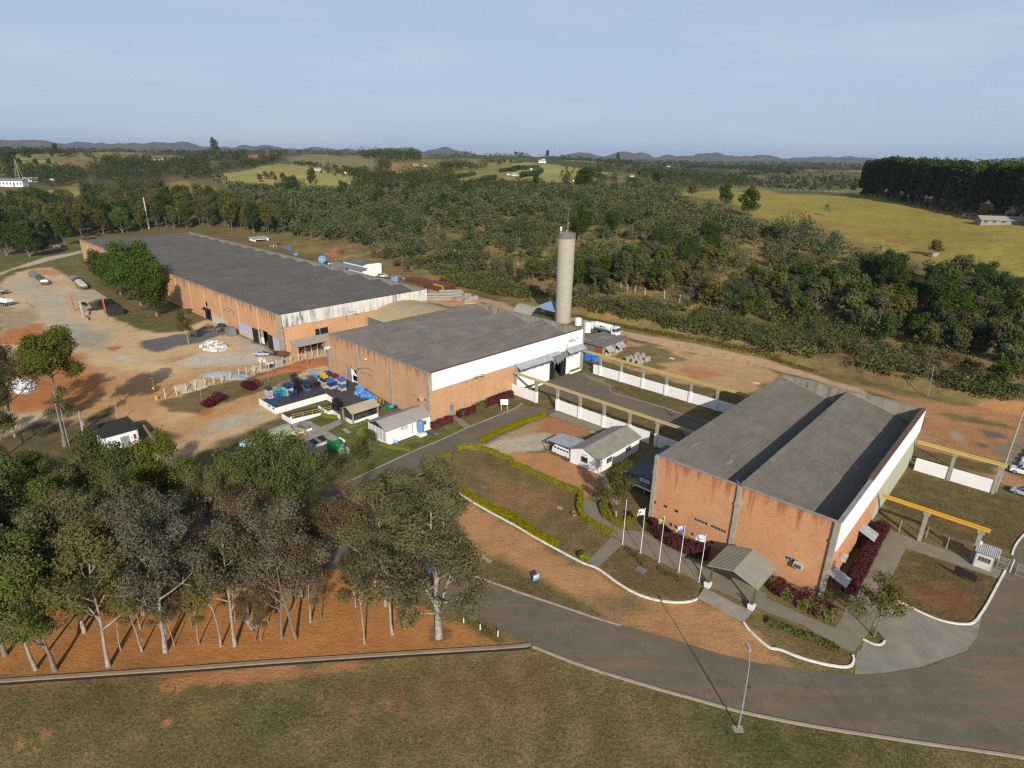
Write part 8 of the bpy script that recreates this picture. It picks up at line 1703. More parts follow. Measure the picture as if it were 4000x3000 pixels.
# ------------------------------------------------------------------ woods, plantation, far trees and houses
def region(s, n, hit=True):
    """n random points of the photograph inside a polygon, taken to the terrain, spread evenly over the ground"""
    poly = []; 
    for seg in s.split('|'):
        w = seg.split(); poly += [HIT(w[0], float(w[i]), float(w[i+1])) for i in range(1, len(w), 2)]
    p = np.array(poly); lo, hi = p.min(0), p.max(0); out = []; rd = np.random.default_rng(int(abs(p.sum())*10) % 99991)
    while len(out) < n:
        q = rd.uniform(lo, hi, (4*n, 2)); d = seg_dist(q[:, 0], q[:, 1], poly); out += [tuple(v) for v in q[d > 0]]
    return out[:n]
KINDS = [('wd0', 'scrub_tree', 'olive-green scrub tree of the wood on the bank behind the factory', 'olive scrub trees of the bank wood'), ('wd1', 'dark_tree', 'dark green round tree of the wood on the bank behind the factory', 'dark round trees of the bank wood'),
         ('wd2', 'green_tree', 'mid-green spreading tree of the wood on the bank behind the factory', 'mid-green trees of the bank wood'), ('wdb', 'scrub_bush', 'low olive bush of the wood on the bank behind the factory', 'low bushes of the bank wood'),
         ('wdg', 'bare_tree', 'grey nearly leafless tree of the wood on the bank behind the factory', 'grey bare trees of the bank wood'), ('wdd', 'dry_tree', 'brown dry tree of the wood on the bank behind the factory', 'brown dry trees of the bank wood')]
def bank_wood():
    # candidates over the whole wood; density follows the ground colour patches
    S = "B 350 940 900 1010 1100 1180 1290 1250 1500 1240 1900 1280 2100 1330|C 0 1440 350 1470 600 1560 1100 1640|G 700 205 1050 250 1600 350 2212 480|H 0 500 400 600 900 770 1400 850 1700 900 2212 970|D 2300 1600 2212 1490 1750 1420 1300 1290 900 1200 500 980 200 920|C 2100 890 1900 800 1500 690 1300 520 900 530 500 560 0 560|B 1900 510 1400 440 1000 520 700 560|A 2100 520 1900 640 2000 850"
    q = region(S, 4600); c = []
    for x, y in q:
        t = float(fbm(np.array([x/26.]), np.array([y/26.]), 81)[0]); a, b = toF(x, y)
        if b < 99: continue
        edge = 1 if b < 122 else 0
        if random.random() > (.50 if edge else .98)*(1.25 if t > .45 else .95 if t > .39 else .22): continue
        d = math.hypot(x, y); c.append((d, x, y, t, edge))
    c.sort(); near = c[:280]; far = c[280:]
    cnt = 0
    for d, x, y, t, edge in near:
        if edge: k = random.choices(range(6), (1.5, .6, .7, 6, 1.3, 1.6))[0]
        else: k = random.choices(range(6), (3.4, 2.0, 1.6, 2.0, 1.2, .7))[0] if t < .52 else random.choices(range(6), (2.4, 3.4, 2.2, 1, .8, .4))[0]
        key, nm, lab, gr = KINDS[k]; s = random.uniform(.62, 1.05)*(.72 if edge else 1.)*(1.22 if (t > .55 and k < 3) else 1.)
        plant(key, nm, lab, 'tree' if k != 3 else 'bush', x, y, None, s, gr, sz=s*random.uniform(.85, 1.1)); cnt += 1
    for i in range(30):
        t, x, y = random.choice((('C', random.uniform(1250, 1750), random.uniform(980, 1230)), ('C', random.uniform(550, 900), random.uniform(900, 1000)), ('H', random.uniform(1400, 2212), random.uniform(40, 420)), ('D', random.uniform(700, 2100), random.uniform(1330, 1600)), ('B', random.uniform(900, 2000), random.uniform(560, 700)))); x, y = HIT(t, x, y); plant('mangod', 'large_dark_tree', 'large dark round-crowned tree standing above the scrub of the bank wood', 'tree', x, y, None, random.uniform(.6, .95), 'large dark trees of the bank wood')
    for i in range(16):
        x, y = HIT(*random.choice((('C', random.uniform(300, 2100), random.uniform(700, 1250)), ('H', random.uniform(300, 2000), random.uniform(50, 500))))); plant('wdg', 'bare_tree', 'grey nearly leafless tree of the wood on the bank behind the factory', 'tree', x, y, None, random.uniform(.8, 1.2), 'grey bare trees of the bank wood')
    # the rest of the wood: one mass
    Cs, Ns, Ss, Ms = [], [], [], []; Tm = MB()
    for d, x, y, t, edge in far:
        z = T1(x, y); h = random.choice((random.uniform(3.5, 6), random.uniform(5.5, 9), random.uniform(8, 12)))*(1.15 if t > .55 else .85); r = h*random.uniform(.34, .48); n = int(np.clip(230*(260/d)**1.4, 30, 230)); size = np.clip(.42*(d/260)**.9, .4, 1.2)
        bl = [(x+random.uniform(-.5, .5)*r, y+random.uniform(-.5, .5)*r, z+h*random.uniform(.28, .74), r*random.uniform(.5, .8), h*random.uniform(.16, .28)) for _ in range(6)]
        C, nr = blob_pts(bl, n, .6); nr[:, 2] = np.abs(nr[:, 2])*.8+.2; nr /= np.linalg.norm(nr, axis=1)[:, None]; Cs.append(C); Ns.append(nr); Ss.append(RNG.uniform(.6, 1.3, n)*size)
        k = random.choices(range(5), (3.2, 3.6 if h > 8 else 1.4, 2.0, .6, .35))[0]; Ms.append(np.full(n, k))
        if random.random() < .16: Tm.tube([(x, y, z-.3), (x+random.uniform(-.6, .6), y, z+h*.7)], [.14, .05], 4, cap=False)
    o = link('woodland', quads_mesh('woodland', np.concatenate(Cs), np.concatenate(Ns), np.concatenate(Ss), [M['lf_scrub'], M['lf_dark'], M['lf_green'], M['lf_grey'], M['lf_dry']], np.concatenate(Ms))); tag(o, 'the far mass of the wood on the bank behind the factory', 'wood', None, 'stuff')
    part('trunks', Tm, M['bark_white'], o)
    # undergrowth: low bushes between the trees, down to the dirt road
    g = [p for p in region(S, 9500)+region("G 500 180 1000 270 1600 380 2212 505|H 0 500 800 750 1300 870 1900 960 2212 1000 2212 700 1700 600 800 330 0 180|G 2212 180 1400 130 900 60 560 20|B 2100 1280 1600 1100 1400 1150 1700 1400", 6500) if toF(*p)[1] > 97 and fbm(np.array([p[0]/11.]), np.array([p[1]/11.]), 52)[0] < .50+.12*random.random()]
    Cs, Ns, Ss, Ms = [], [], [], []
    for x, y in g:
        d = math.hypot(x, y); z = T1(x, y); h = random.choice((.8, 1.2, 2., 3.6))*random.uniform(.7, 1.3)*(.6+.9*fbm(np.array([x/18.]), np.array([y/18.]), 55)[0]); n = int(np.clip(50*(230/d)**1.5*min(h, 2.5)/2, 8, 80)); C, nr = blob_pts([(x, y, z+h*.45, h*.7, h*.5), (x+h*.6, y+random.uniform(-.6, .6), z+h*.3, h*.5, h*.35)], n, .5); nr[:, 2] = np.abs(nr[:, 2])+.2; nr /= np.linalg.norm(nr, axis=1)[:, None]
        Cs.append(C); Ns.append(nr); Ss.append(RNG.uniform(.6, 1.3, n)*np.clip(.34*(d/230), .3, .9)); Ms.append(np.full(n, random.choices(range(5), (4, 1.6, 1.6, .6, .9))[0]))
    o = link('undergrowth', quads_mesh('undergrowth', np.concatenate(Cs), np.concatenate(Ns), np.concatenate(Ss), [M['lf_scrub'], M['lf_dark'], M['lf_green'], M['lf_dry'], M['lf_yel']], np.concatenate(Ms))); tag(o, 'low bushes and undergrowth of the wood on the bank', 'undergrowth', None, 'stuff')
    # rank grass and low scrub on the bank
    g = region("G 500 190 1000 290 1600 400 2212 530|H 0 540 800 790 1300 900 1000 860 0 480|G 2212 480 1400 330 900 250 560 180", 1500); g += region(S, 1600); Cs, Ns, Ss, Ms = [], [], [], []
    g = np.array([p for p in g if toF(*p)[1] > 92.5]); zz = terr(g[:, 0], g[:, 1]); n = 7; C = np.repeat(np.column_stack([g, zz]), n, 0)+RNG.normal(size=(len(g)*n, 3))*np.array([.5, .5, .0]); C[:, 2] += RNG.uniform(.0, .25, len(C)); C[:, :2] += RNG.normal(size=(len(C), 2))*.8; N_ = RNG.normal(size=C.shape); N_[:, 2] = np.abs(N_[:, 2])*.8; N_ /= np.linalg.norm(N_, axis=1)[:, None]
    o = link('rank_grass', quads_mesh('rank_grass', C, N_, RNG.uniform(.10, .30, len(C)), [M['lf_yel'], M['lf_scrub'], M['lf_dry']], RNG.choice(3, len(C), p=[.8, .15, .05]))); tag(o, 'tall dry grass and low scrub on the bank', 'grass', None, 'stuff')
bank_wood()
def scatter_tall():
    """big eucalyptus trees around the far end of the long hall and along the left"""
    labs = {'tall0': ('eucalyptus_tree', 'tall green eucalyptus in the belt behind the far end of the long hall', 'green trees of the tall belt'), 'tall1': ('eucalyptus_tree', 'tall dark eucalyptus in the belt behind the far end of the long hall', 'dark trees of the tall belt'), 'tall2': ('eucalyptus_tree', 'tall olive eucalyptus in the belt behind the far end of the long hall', 'olive trees of the tall belt')}
    pts = region("A -200 1080 150 1070 400 1040 690 960 1130 900 1800 870 2150 900 2212 940|B 200 930 420 900|A 2212 840 1850 700 1200 780 700 800 300 850 -200 900", 185); pts += region("A 700 640 1100 600 1500 640 1350 760 800 760", 16); pts += region("A -100 760 300 740 640 760 640 860 0 900", 34)
    for x, y in pts:
        a, b = toF(x, y)
        if -330 < a < -112 and -14 < b < 62: continue
        k = random.choice(('tall0', 'tall1', 'tall2', 'tall2')); nm, lab, gr = labs[k]; s = random.uniform(.55, .95)
        plant(k, nm, lab, 'tree', x, y, None, s, gr)
    for t, x, y, k, s, lab in [('A', 560, 1010, 'tall1', .8, 'broad dark conifer-like tree beside the parking place, upper left'), ('A', 260, 1110, 'mangod', 1.1, 'dark round tree at the pale track, upper left'), ('A', 60, 1090, 'mangod', 1.25, 'very dark tree group at the left edge above the pale track'), ('A', 1060, 905, 'mango', .85, 'bright green bamboo-like tree at the far end of the long hall'), ('A', 1010, 870, 'mangod', 1.3, 'blue-green dense tree behind the bright bamboo-like one'), ('A', 1830, 880, 'mango', .5, 'small yellow-green tree at the corner of the low shed'), ('A', 370, 1080, 'mangod', .8, 'dark tree between the parking place and the track')]:
        g = G(t, x, y); plant(k, 'broad_tree', lab, 'tree', *g, None, s)
    for t, x, y, t2, x2, y2, lab in [('A', 1290, 880, 'A', 1240, 610, 'bare straight leaning pale trunk behind the low shed'), ('A', 1555, 850, 'A', 1530, 660, 'thin bare pale trunk right of the leaning one'), ('A', 1185, 720, 'A', 1155, 610, 'short pale bare trunk left of the leaning one')]:
        g = G(t, x, y); h = hgt(t, x, y, t2, x2, y2); g2 = G(t2, x2, y2, h); o = wthing('dead_tree', lab, 'tree', *g); mb = MB(); mb.tube([(0, 0, 0), (g2[0]-g[0], g2[1]-g[1], h)], [.5, .3], 6); part('trunk', mb, M['plaster'], o)
scatter_tall()
def agaves():
    for i, (x, y) in enumerate(((745, 935), (850, 935), (940, 920), (985, 910), (1005, 915))):
        g = G('A', x, y); o = wthing('agave', f'pale green spiky agave in the row at the far end of the long hall, {["leftmost", "second", "third", "fourth", "rightmost"][i]}', 'plant', *g, group='agaves at the long hall'); mb = MB()
        for j in range(26): an = 2.4*j; e = .25+.9*(j/26); L = 3.2; d = Vector((math.cos(an)*math.cos(e), math.sin(an)*math.cos(e), math.sin(e))); s = Vector((-math.sin(an), math.cos(an), 0))*.22; mb.add([-s, s, d*L*.6+s*.8, d*L, d*L*.6-s*.8], [(0, 1, 2, 3, 4)])
        part('leaves', mb, M['lf_grass'], o)
agaves()
def plantation():
    front = [HIT('D', x, y) for x, y in ((800, 585), (1100, 640), (1400, 700), (1650, 745), (1900, 770), (2212, 830), (2500, 900))]; n = 0
    P_ = [Vector((*p, 0)) for p in front]; acc = []
    for i in range(len(P_)-1):
        d = P_[i+1]-P_[i]; m = max(1, int(d.length/4.2)); acc += [P_[i].lerp(P_[i+1], k/m) for k in range(m)]
    for p in acc[::2]:
        v = Vector((p.x, p.y, 0)).normalized()*random.uniform(2, 8); plant(random.choice(('wd1', 'wdb', 'wd0')), 'scrub_tree', 'dark shrubby tree in the thicket at the foot of the plantation', 'tree', p.x+v.x, p.y+v.y, None, random.uniform(.6, 1.), 'thicket at the foot of the plantation')
    rows = []
    for row in range(3):
        for p in acc:
            v = Vector((p.x, p.y, 0)).normalized(); q = p + v*(6+row*4.5) + Vector((random.uniform(-1, 1), random.uniform(-1, 1), 0)); rows.append((q, row))
    for q, row in rows[:150]:
        s = random.uniform(.92, 1.06); plant(random.choice(('plt0', 'plt1')), 'plantation_tree', 'tall straight dark tree in the front rows of the plantation on the hill', 'tree', q.x, q.y, None, s, 'front rows of the plantation')
    Cs, Ns, Ss = [], [], []; Tm = MB()
    for row in range(3, 18):
        for p in acc:
            v = Vector((p.x, p.y, 0)).normalized(); q = p + v*(6+row*5.5) + Vector((random.uniform(-1.3, 1.3), random.uniform(-1.3, 1.3), 0)); z = T1(q.x, q.y); h = random.uniform(26, 30)
            C, nr = blob_pts([(q.x, q.y, z+h*.80, 2.0, h*.18), (q.x, q.y, z+h*.52, 2.0, h*.22)], 44, .6); Cs.append(C); Ns.append(nr); Ss.append(RNG.uniform(.6, 1.2, 44)*.95)
    o = link('plantation', quads_mesh('plantation', np.concatenate(Cs), np.concatenate(Ns), np.concatenate(Ss), M['lf_plant'])); tag(o, 'the inner mass of the tall plantation on the hill', 'plantation', None, 'stuff')
    for x, y, k, s, lab in [(885, 575, 'wdg', 1.2, 'pale bare tree at the foot of the plantation, left'), (1195, 640, 'wdd', 1.4, 'brownish bare tree at the foot of the plantation, middle'), (1300, 670, 'wdg', 1.2, 'pale bare tree at the foot of the plantation, right'), (1560, 720, 'wd2', 1.5, 'low green tree at the foot of the plantation'), (1710, 735, 'mangod', 1.0, 'round dark tree beside the long barn'), (1430, 1105, 'wd0', .75, 'single small tree standing in the yellow field'), (730, 555, 'wd1', 1.2, 'dark bushy tree at the left end of the plantation'), (500, 760, 'wdg', .7, 'faint bare shrub in the yellow field')]:
        g = HIT('D', x, y); plant(k, 'lone_tree', lab, 'tree', *g, None, s)
    for x, y, k, s, lab in [(1830, 680, 'wd1', 1.5, 'large spreading tree at the edge of wood and yellow field'), (2040, 760, 'wd1', 1.7, 'dark spreading tree at the yellow field, right of the large one'), (1250, 525, 'wd1', 1.9, 'broad flat-topped dark tree on the skyline of the wood'), (1560, 600, 'wd0', 1.2, 'olive tree at the left corner of the yellow field')]:
        g = HIT('C', x, y); plant(k, 'edge_tree', lab, 'tree', *g, None, s)
plantation()
# ------------------------------------------------------------------ far trees: loose ones are things, closed stands are stuff
def far_stands():
    R_ = [  # region, number, height, low
     ("A 0 350 200 345 700 370 740 460 480 520 300 490 200 450 0 430", 260, 11), ("A 760 340 1100 320 1400 400 1420 480 1100 470 760 470", 190, 18), ("A 700 560 1100 470 1400 480 1450 600 1100 600 760 620", 120, 16),
     ("A 0 225 200 235 700 260 1300 290 1300 262 700 235 0 205", 200, 12), ("A 890 290 1300 290 1800 300 1820 390 2000 480 1600 450 1400 410 900 330", 320, 12), ("A 1480 330 1900 290 2130 290 2120 250 1850 265 1500 300", 150, 18), ("A 1850 390 2212 350|B 220 260 220 240|A 2212 300 1900 330", 110, 12),
     ("A 1880 500 2212 600|B 300 560 420 500 300 480 100 570|A 2100 520", 60, 9), ("B 340 215 500 215 740 230 740 222 340 205", 80, 12), ("B 240 290 600 330 900 370 1150 360 1000 390 880 420 780 390 300 330", 80, 8),
     ("B 880 240 1420 255 1420 300 1200 302 900 262", 230, 20), ("B 1060 330 1150 330 1150 400 1060 400", 30, 20), ("B 780 395 1250 420 1250 470 960 480", 150, 10), ("B 830 490 1050 440 1200 480 1150 560 830 560", 100, 15), ("B 1260 430 1600 430 1750 500 1700 560 1300 540", 150, 18),
     ("B 1520 360 1900 345 1920 380 1640 400", 90, 15), ("B 1940 330 2000 330 2000 370 1940 370", 8, 22), ("B 1750 520 2212 500|C 540 540 540 560 0 570|B 2212 580", 170, 11),
     ("C 390 260 860 280 900 300 700 360 400 310", 260, 16), ("C 870 300 1100 330 1180 410 900 385 700 350", 120, 13), ("C 1130 350 1450 390 1800 430 2212 480 2212 530 1660 530 1400 520 1080 440", 480, 11), ("C 1180 330 2212 350 2212 380 1800 360", 240, 12), ("C 1850 420 2212 400|D 0 400 240 410 300 390 0 380", 130, 11),
     ("D 0 420 800 440 820 520 0 525", 260, 6), ("C 650 380 760 380 760 430 650 400", 26, 11), ("C 700 430 900 440 900 470 740 460", 26, 9), ("C 1090 400 1180 410 1180 430 1090 425", 18, 9), ("C 980 470 1090 480 1080 500 980 500", 16, 11), ("C 560 500 780 520 760 560 580 560", 34, 13), ("C 430 490 510 490 510 530 430 530", 10, 18),
     ("B 1930 270 2212 262|C 380 265 380 255 0 258", 170, 12), ("C 1500 350 1560 352 1560 360 1500 360", 8, 10), ("D 0 345 240 345 800 365 800 357 0 338", 120, 10)]
    Cs, Ns, Ss, Ms = [], [], [], []
    for s, n, h0 in R_:
        for x, y in region(s, n):
            d = math.hypot(x, y); z = T1(x, y); h = h0*random.uniform(.65, 1.2); r = h*random.uniform(.30, .46); m = int(np.clip(34*(900/d)**.9, 10, 60)); size = float(np.clip(d/900., .8, 3.))*1.05
            C, nr = blob_pts([(x, y, z+h*.58, r, h*.36), (x+r*.5, y, z+h*.45, r*.7, h*.3)], m, .55); nr[:, 2] = np.abs(nr[:, 2])*.8+.2; nr /= np.linalg.norm(nr, axis=1)[:, None]; Cs.append(C); Ns.append(nr); Ss.append(RNG.uniform(.6, 1.3, m)*size); Ms.append(np.full(m, random.choices((0, 1, 2), (3, 1.3, 1))[0]))
    # strips of woodland out to the foot of the mountains
    for i in range(2600):
        az = random.uniform(-.70, .70); d = math.exp(random.uniform(math.log(1500), math.log(5200))); x, y = d*math.sin(az), d*math.cos(az)
        if fbm(np.array([x/260.]), np.array([y/420.]), 43)[0] > .53: continue
        z = T1(x, y); h = random.uniform(9, 15); m = 9; C, nr = blob_pts([(x, y, z+h*.5, h*.9, h*.4)], m, .5); nr[:, 2] = np.abs(nr[:, 2])+.2; nr /= np.linalg.norm(nr, axis=1)[:, None]; Cs.append(C); Ns.append(nr); Ss.append(RNG.uniform(.7, 1.3, m)*np.clip(d/750., 2, 6)); Ms.append(np.full(m, 0))
    o = link('far_woods', quads_mesh('far_woods', np.concatenate(Cs), np.concatenate(Ns), np.concatenate(Ss), [M['lf_far'], M['lf_dark'], M['lf_scrub']], np.concatenate(Ms))); tag(o, 'far stands of trees on the hills', 'woods', None, 'stuff')
far_stands()
def lone(s, n, k, sc, label, group, name='field_tree'):
    for x, y in region(s, n): q = sc*random.uniform(.7, 1.2); plant(k, name, label, 'tree', x, y, None, q, group)
lone("A 0 290 400 300 440 330 0 350", 9, 'wd1', 1.5, 'scattered dark tree on the far left pasture', 'scattered trees of the far left pasture')
for x, y, s in ((110, 290, 2.3), (240, 280, 2.2), (30, 285, 1.9)): plant('wd1', 'field_tree', f'large dark tree on the far left skyline, {"left" if x < 50 else "middle" if x < 200 else "right"} of three', 'tree', *HIT('A', x, y), None, s, 'large trees of the far left skyline')
lone("B 20 440 230 430 330 440 230 490 20 470", 9, 'wd0', .95, 'small tree scattered on the yellow hillside beyond the long hall', 'small trees of the yellow hillside')
lone("B 480 350 900 430 880 460 500 420", 8, 'wdb', 1., 'shrub dotted on the upper yellow hillside', 'shrubs of the upper yellow hillside')
lone("C 420 340 640 380 640 430 500 440 420 400", 12, 'wdb', 1.1, 'shrub on the pasture right of the tree-lined lane', 'shrubs of the right pasture')
lone("B 2000 300 2212 300 2212 370 2060 370", 10, 'wd0', 1., 'small tree on the pasture left of the white skyline house', 'small trees of the skyline pasture')
for t, x, y, k, s, lab in [('B', 480, 545, 'tall0', .95, 'tall pointed tree standing out of the wood before the yellow hill'), ('B', 755, 590, 'wd1', 1.5, 'conical dark tree before the yellow hill'), ('B', 310, 555, 'mangod', 1.1, 'wide dark low tree at the foot of the yellow hill'), ('B', 1140, 560, 'thin', 1.6, 'thin bare tree in the valley below the small white house'), ('C', 205, 545, 'tall1', .7, 'dark bushy tree at the red road on the valley side'), ('C', 470, 550, 'tall0', .62, 'round green tree at the pasture foot'), ('C', 610, 555, 'mangod', 1.5, 'broad dark tree at the pasture foot'), ('C', 595, 460, 'tall1', .5, 'pointed dark tree on the pasture'), ('C', 912, 300, 'tall1', 1.1, 'tall dark tree on the skyline before the mountains'), ('A', 1875, 260, 'tall0', 1.5, 'tall tree with round head on the far skyline'), ('A', 490, 255, 'tall1', 1., 'dark dome-shaped tree on the far left skyline'), ('C', 305, 270, 'tall1', .8, 'skyline tree beside the white skyline house')]:
    plant(k, 'hill_tree', lab, 'tree', *HIT(t, x, y), None, s)
def far_hedge(label, pts, h, w):
    q = [HIT(*p) for p in pts]; C, N_ = [], []; o = q[0]; z0 = T1(*o)
    for (x0, y0), (x1, y1) in zip(q[:-1], q[1:]):
        n = int(math.hypot(x1-x0, y1-y0)*5)
        for _ in range(n): t = random.random(); x, y = x0+(x1-x0)*t+random.uniform(-w, w)/2, y0+(y1-y0)*t+random.uniform(-w, w)/2; C.append((x-o[0], y-o[1], T1(x, y)-z0+h*random.random()**.5)); v = np.array((random.gauss(0, .6), random.gauss(0, .6), .7)); N_.append(v/np.linalg.norm(v))
    r = tag(link('tree_row', None, None, (*o, z0)), label, 'tree row'); link('crowns', quads_mesh('crowns', np.array(C), np.array(N_), RNG.uniform(.8, 1.6, len(C)), M['lf_dark']), r); mb = MB()
    for (x0, y0), (x1, y1) in zip(q[:-1], q[1:]): mb.hexa([(x0-o[0], y0-o[1]-w/3, T1(x0, y0)-z0-1), (x1-o[0], y1-o[1]-w/3, T1(x1, y1)-z0-1), (x1-o[0], y1-o[1]+w/3, T1(x1, y1)-z0-1), (x0-o[0], y0-o[1]+w/3, T1(x0, y0)-z0-1)], [(x0-o[0], y0-o[1]-w/3, T1(x0, y0)-z0+h*.8), (x1-o[0], y1-o[1]-w/3, T1(x1, y1)-z0+h*.8), (x1-o[0], y1-o[1]+w/3, T1(x1, y1)-z0+h*.8), (x0-o[0], y0-o[1]+w/3, T1(x0, y0)-z0+h*.8)])
    part('inner_branches', mb, M['lf_dark'], r)
far_hedge('clipped dark windbreak row on the valley field, upper one', [('B', 1640, 455), ('B', 1760, 430), ('B', 1900, 408)], 6, 6)
far_hedge('clipped dark windbreak row on the valley field, lower one', [('B', 1840, 500), ('B', 1960, 465), ('B', 2080, 442)], 6, 6)
far_hedge('dark curved tree row round the bright field on the valley side', [('C', 0, 380), ('C', 120, 360), ('C', 240, 355)], 7, 7)
far_hedge('dark tree row below the bright field on the valley side', [('C', 70, 435), ('C', 180, 415), ('C', 260, 375)], 7, 7)
far_hedge('low tree row along the right edge of the far slope', [('B', 2100, 385), ('B', 2212, 370), ('C', 60, 350)], 6, 6)
PXW = {}
def house(label, t, x, y, L, D, h, wall, roof, rot=0., nwin=3, cat='house', name='far_house'):
    g = HIT(t, x, y); k = PXW.get(label[:26], L)*math.hypot(*g)/2331/L; L *= k; D *= k; h *= k; r = wthing(name, label, cat, *g, T1(*g)-.3, rot); mb = MB(); mb.box(-L/2, L/2, -D/2, D/2, -1.5, h); part('wall', mb, M[wall], r); gable(r, -L/2, L/2, -D/2, D/2, h, h+D*.22, .5, roof, 'x', .15)
    mb = MB(); mb.extr([(-D/2, h), (D/2, h), (0, h+D*.2)], 'x', -L/2, L/2); part('gable_wall', mb, M[wall], r)
    for i in range(nwin): mb = MB(); u = -L/2+(i+.5)*L/nwin; mb.box(u-.06*L/nwin*3, u+.06*L/nwin*3, -D/2-.06, -D/2-.002, h*.35, h*.75); part('window', mb, M['glass'], r)
    mb = MB(); mb.box(L*.1, L*.1+.22*h, -D/2-.05, -D/2-.003, 0, h*.55); part('door', mb, M['wood'], r); return r
H_ = [('long white building with many windows at the left edge of the valley', 'A', 125, 505, 34, 14, 9, 'white', 'galv_dark', .1, 7), ('pale roofed hall right of the long white valley building', 'A', 270, 462, 26, 18, 6, 'plaster', 'conc', .5, 2), ('small white cabin among trees at the left', 'A', 470, 462, 14, 9, 5, 'white', 'white', .1, 2),
      ('long white skyline settlement house, leftmost', 'A', 1340, 280, 26, 10, 5, 'white', 'tile_roof', .0, 4), ('white skyline settlement house, middle', 'A', 1400, 278, 24, 10, 5, 'plaster', 'tile_roof', .1, 4), ('white skyline settlement house, right', 'A', 1450, 276, 22, 10, 5, 'white', 'tile_roof', 0, 4), ('pale low shed on the left skyline', 'A', 1565, 262, 40, 14, 5, 'plaster', 'galv', 0, 5), ('long pale shed on the left skyline, right of the low one', 'A', 1690, 268, 44, 14, 6, 'plaster', 'galv', 0, 5), ('pale shed farther right on the left skyline', 'A', 1820, 256, 50, 14, 6, 'plaster', 'conc', 0, 5),
      ('stone-coloured farmhouse on the yellow hillside', 'B', 530, 366, 18, 9, 4.5, 'plaster', 'conc', .1, 3), ('tiny white house on the yellow hillside', 'B', 765, 398, 7, 6, 4, 'white', 'white', .1, 1), ('white house on the middle valley slope', 'B', 1240, 394, 16, 8, 4, 'white', 'conc', .1, 3), ('white house with pale roof above the wood', 'B', 1170, 472, 17, 12, 5, 'white', 'sand', .2, 3), ('small house with brown roof on the red cutting', 'B', 1382, 325, 16, 9, 4, 'plaster', 'tile_roof', 0, 3), ('low house right of the brown-roofed one', 'B', 1460, 330, 14, 8, 4, 'plaster', 'tile_roof', 0, 2), ('light blue house by the windbreak rows', 'B', 1893, 395, 14, 9, 5, 'ltblue', 'conc', .2, 3), ('white flat house at the lane', 'B', 2195, 405, 18, 9, 4, 'white', 'conc', .1, 3), ('blue-walled house with tiled roof below the lane', 'B', 2180, 448, 14, 9, 4, 'ltblue', 'tile_roof', .1, 2),
      ('white two-storey skyline house', 'C', 260, 300, 22, 10, 7, 'white', 'conc', 0, 5), ('small white building on the skyline behind the two-storey one', 'C', 270, 275, 14, 8, 4, 'white', 'conc', 0, 2), ('tiny white hut among dark tree rows', 'C', 167, 362, 6, 5, 4, 'white', 'white', 0, 1), ('grey-roofed villa left of the bright field', 'C', 22, 412, 17, 12, 5, 'plaster', 'conc', .2, 3), ('red-roofed white house at the lower left of the pasture', 'C', 35, 455, 15, 10, 4, 'white', 'tile_roof', .1, 3), ('yellow bungalow by the avenue', 'C', 715, 457, 15, 8, 4, 'plaster', 'sand', .1, 2), ('white house with red roof on the right slope', 'C', 1033, 420, 15, 9, 5, 'white', 'tile_roof', .4, 3), ('white cabin at the pasture foot, left', 'C', 490, 470, 9, 6, 3.5, 'white', 'white', 0, 1), ('white cabin at the pasture foot, right', 'C', 533, 463, 8, 6, 3.5, 'white', 'white', 0, 1), ('small white chapel-like gable below the pasture', 'C', 290, 548, 5, 7, 6, 'white', 'white', .1, 1), ('white house in the right valley', 'C', 1352, 460, 11, 7, 4, 'white', 'conc', 0, 2), ('pale houses on the right ridge', 'C', 1352, 335, 22, 9, 6, 'plaster', 'conc', 0, 4), ('pale two-storey block on the right ridge', 'C', 1450, 332, 14, 9, 9, 'plaster', 'conc', 0, 3), ('brown-roofed house among pasture trees', 'C', 890, 430, 15, 9, 4, 'plaster', 'rust', .1, 2)]
for a, q in zip(H_, (65, 34, 18, 22, 20, 20, 26, 28, 34, 27, 10, 21, 27, 19, 16, 18, 24, 22, 26, 13, 7, 26, 24, 18, 17, 12, 9, 8, 9, 14, 10, 14)): PXW[a[0][:26]] = q; house(*a)
PXW.clear(); PXW['long whitewashed barn with'] = 250; PXW['low red-roofed shed left o'] = 32
r = house('long whitewashed barn with dark windows at the foot of the plantation', 'D', 2235, 826, 44, 8, 1.9, 'dirtyconc', 'conc', R(-14), 11, 'barn', 'long_barn'); house('low red-roofed shed left of the long barn', 'D', 1740, 762, 9, 5, 2, 'plaster', 'tile_roof', R(-20), 2, 'shed', 'small_shed')
g = HIT('A', 175, 460); o = wthing('lattice_mast', 'thin lattice mast behind the long white valley building', 'mast', *g); mb = MB(); [mb.tube([(x, y, 0), (0, 0, 26)], .25, 4) for x in (-3, 3) for y in (-3, 3)]; [mb.tube([(-3*(1-k), -3*(1-k), 26*k), (3*(1-k), -3*(1-k), 26*k)], .2, 4) for k in np.linspace(.05, .9, 9)]; part('lattice', mb, M['conc'], o)
mb = MB(); mb.box(-1.5, 1.5, -1., 1., 0, 1.5); mb.box(-1.7, 1.7, -1.1, 1.1, 1.5, 1.65); g = HIT('D', 1425, 1108); solo_ = tag(mb.build('stone_hut', M['conc'], None, (*g, T1(*g)), .3), 'small pale stone hut under the single tree in the yellow field', 'hut')
posts_fence('post_fence', 'far fence of small pale posts along the top of the yellow field', [('D', x, y) for x, y in ((60, 541), (100, 541), (145, 541), (190, 542), (230, 542), (280, 542), (330, 543), (390, 545), (440, 546), (500, 548), (545, 550), (590, 552), (640, 555), (690, 560))], 2.0, 'plaster', False, .22, False, True)
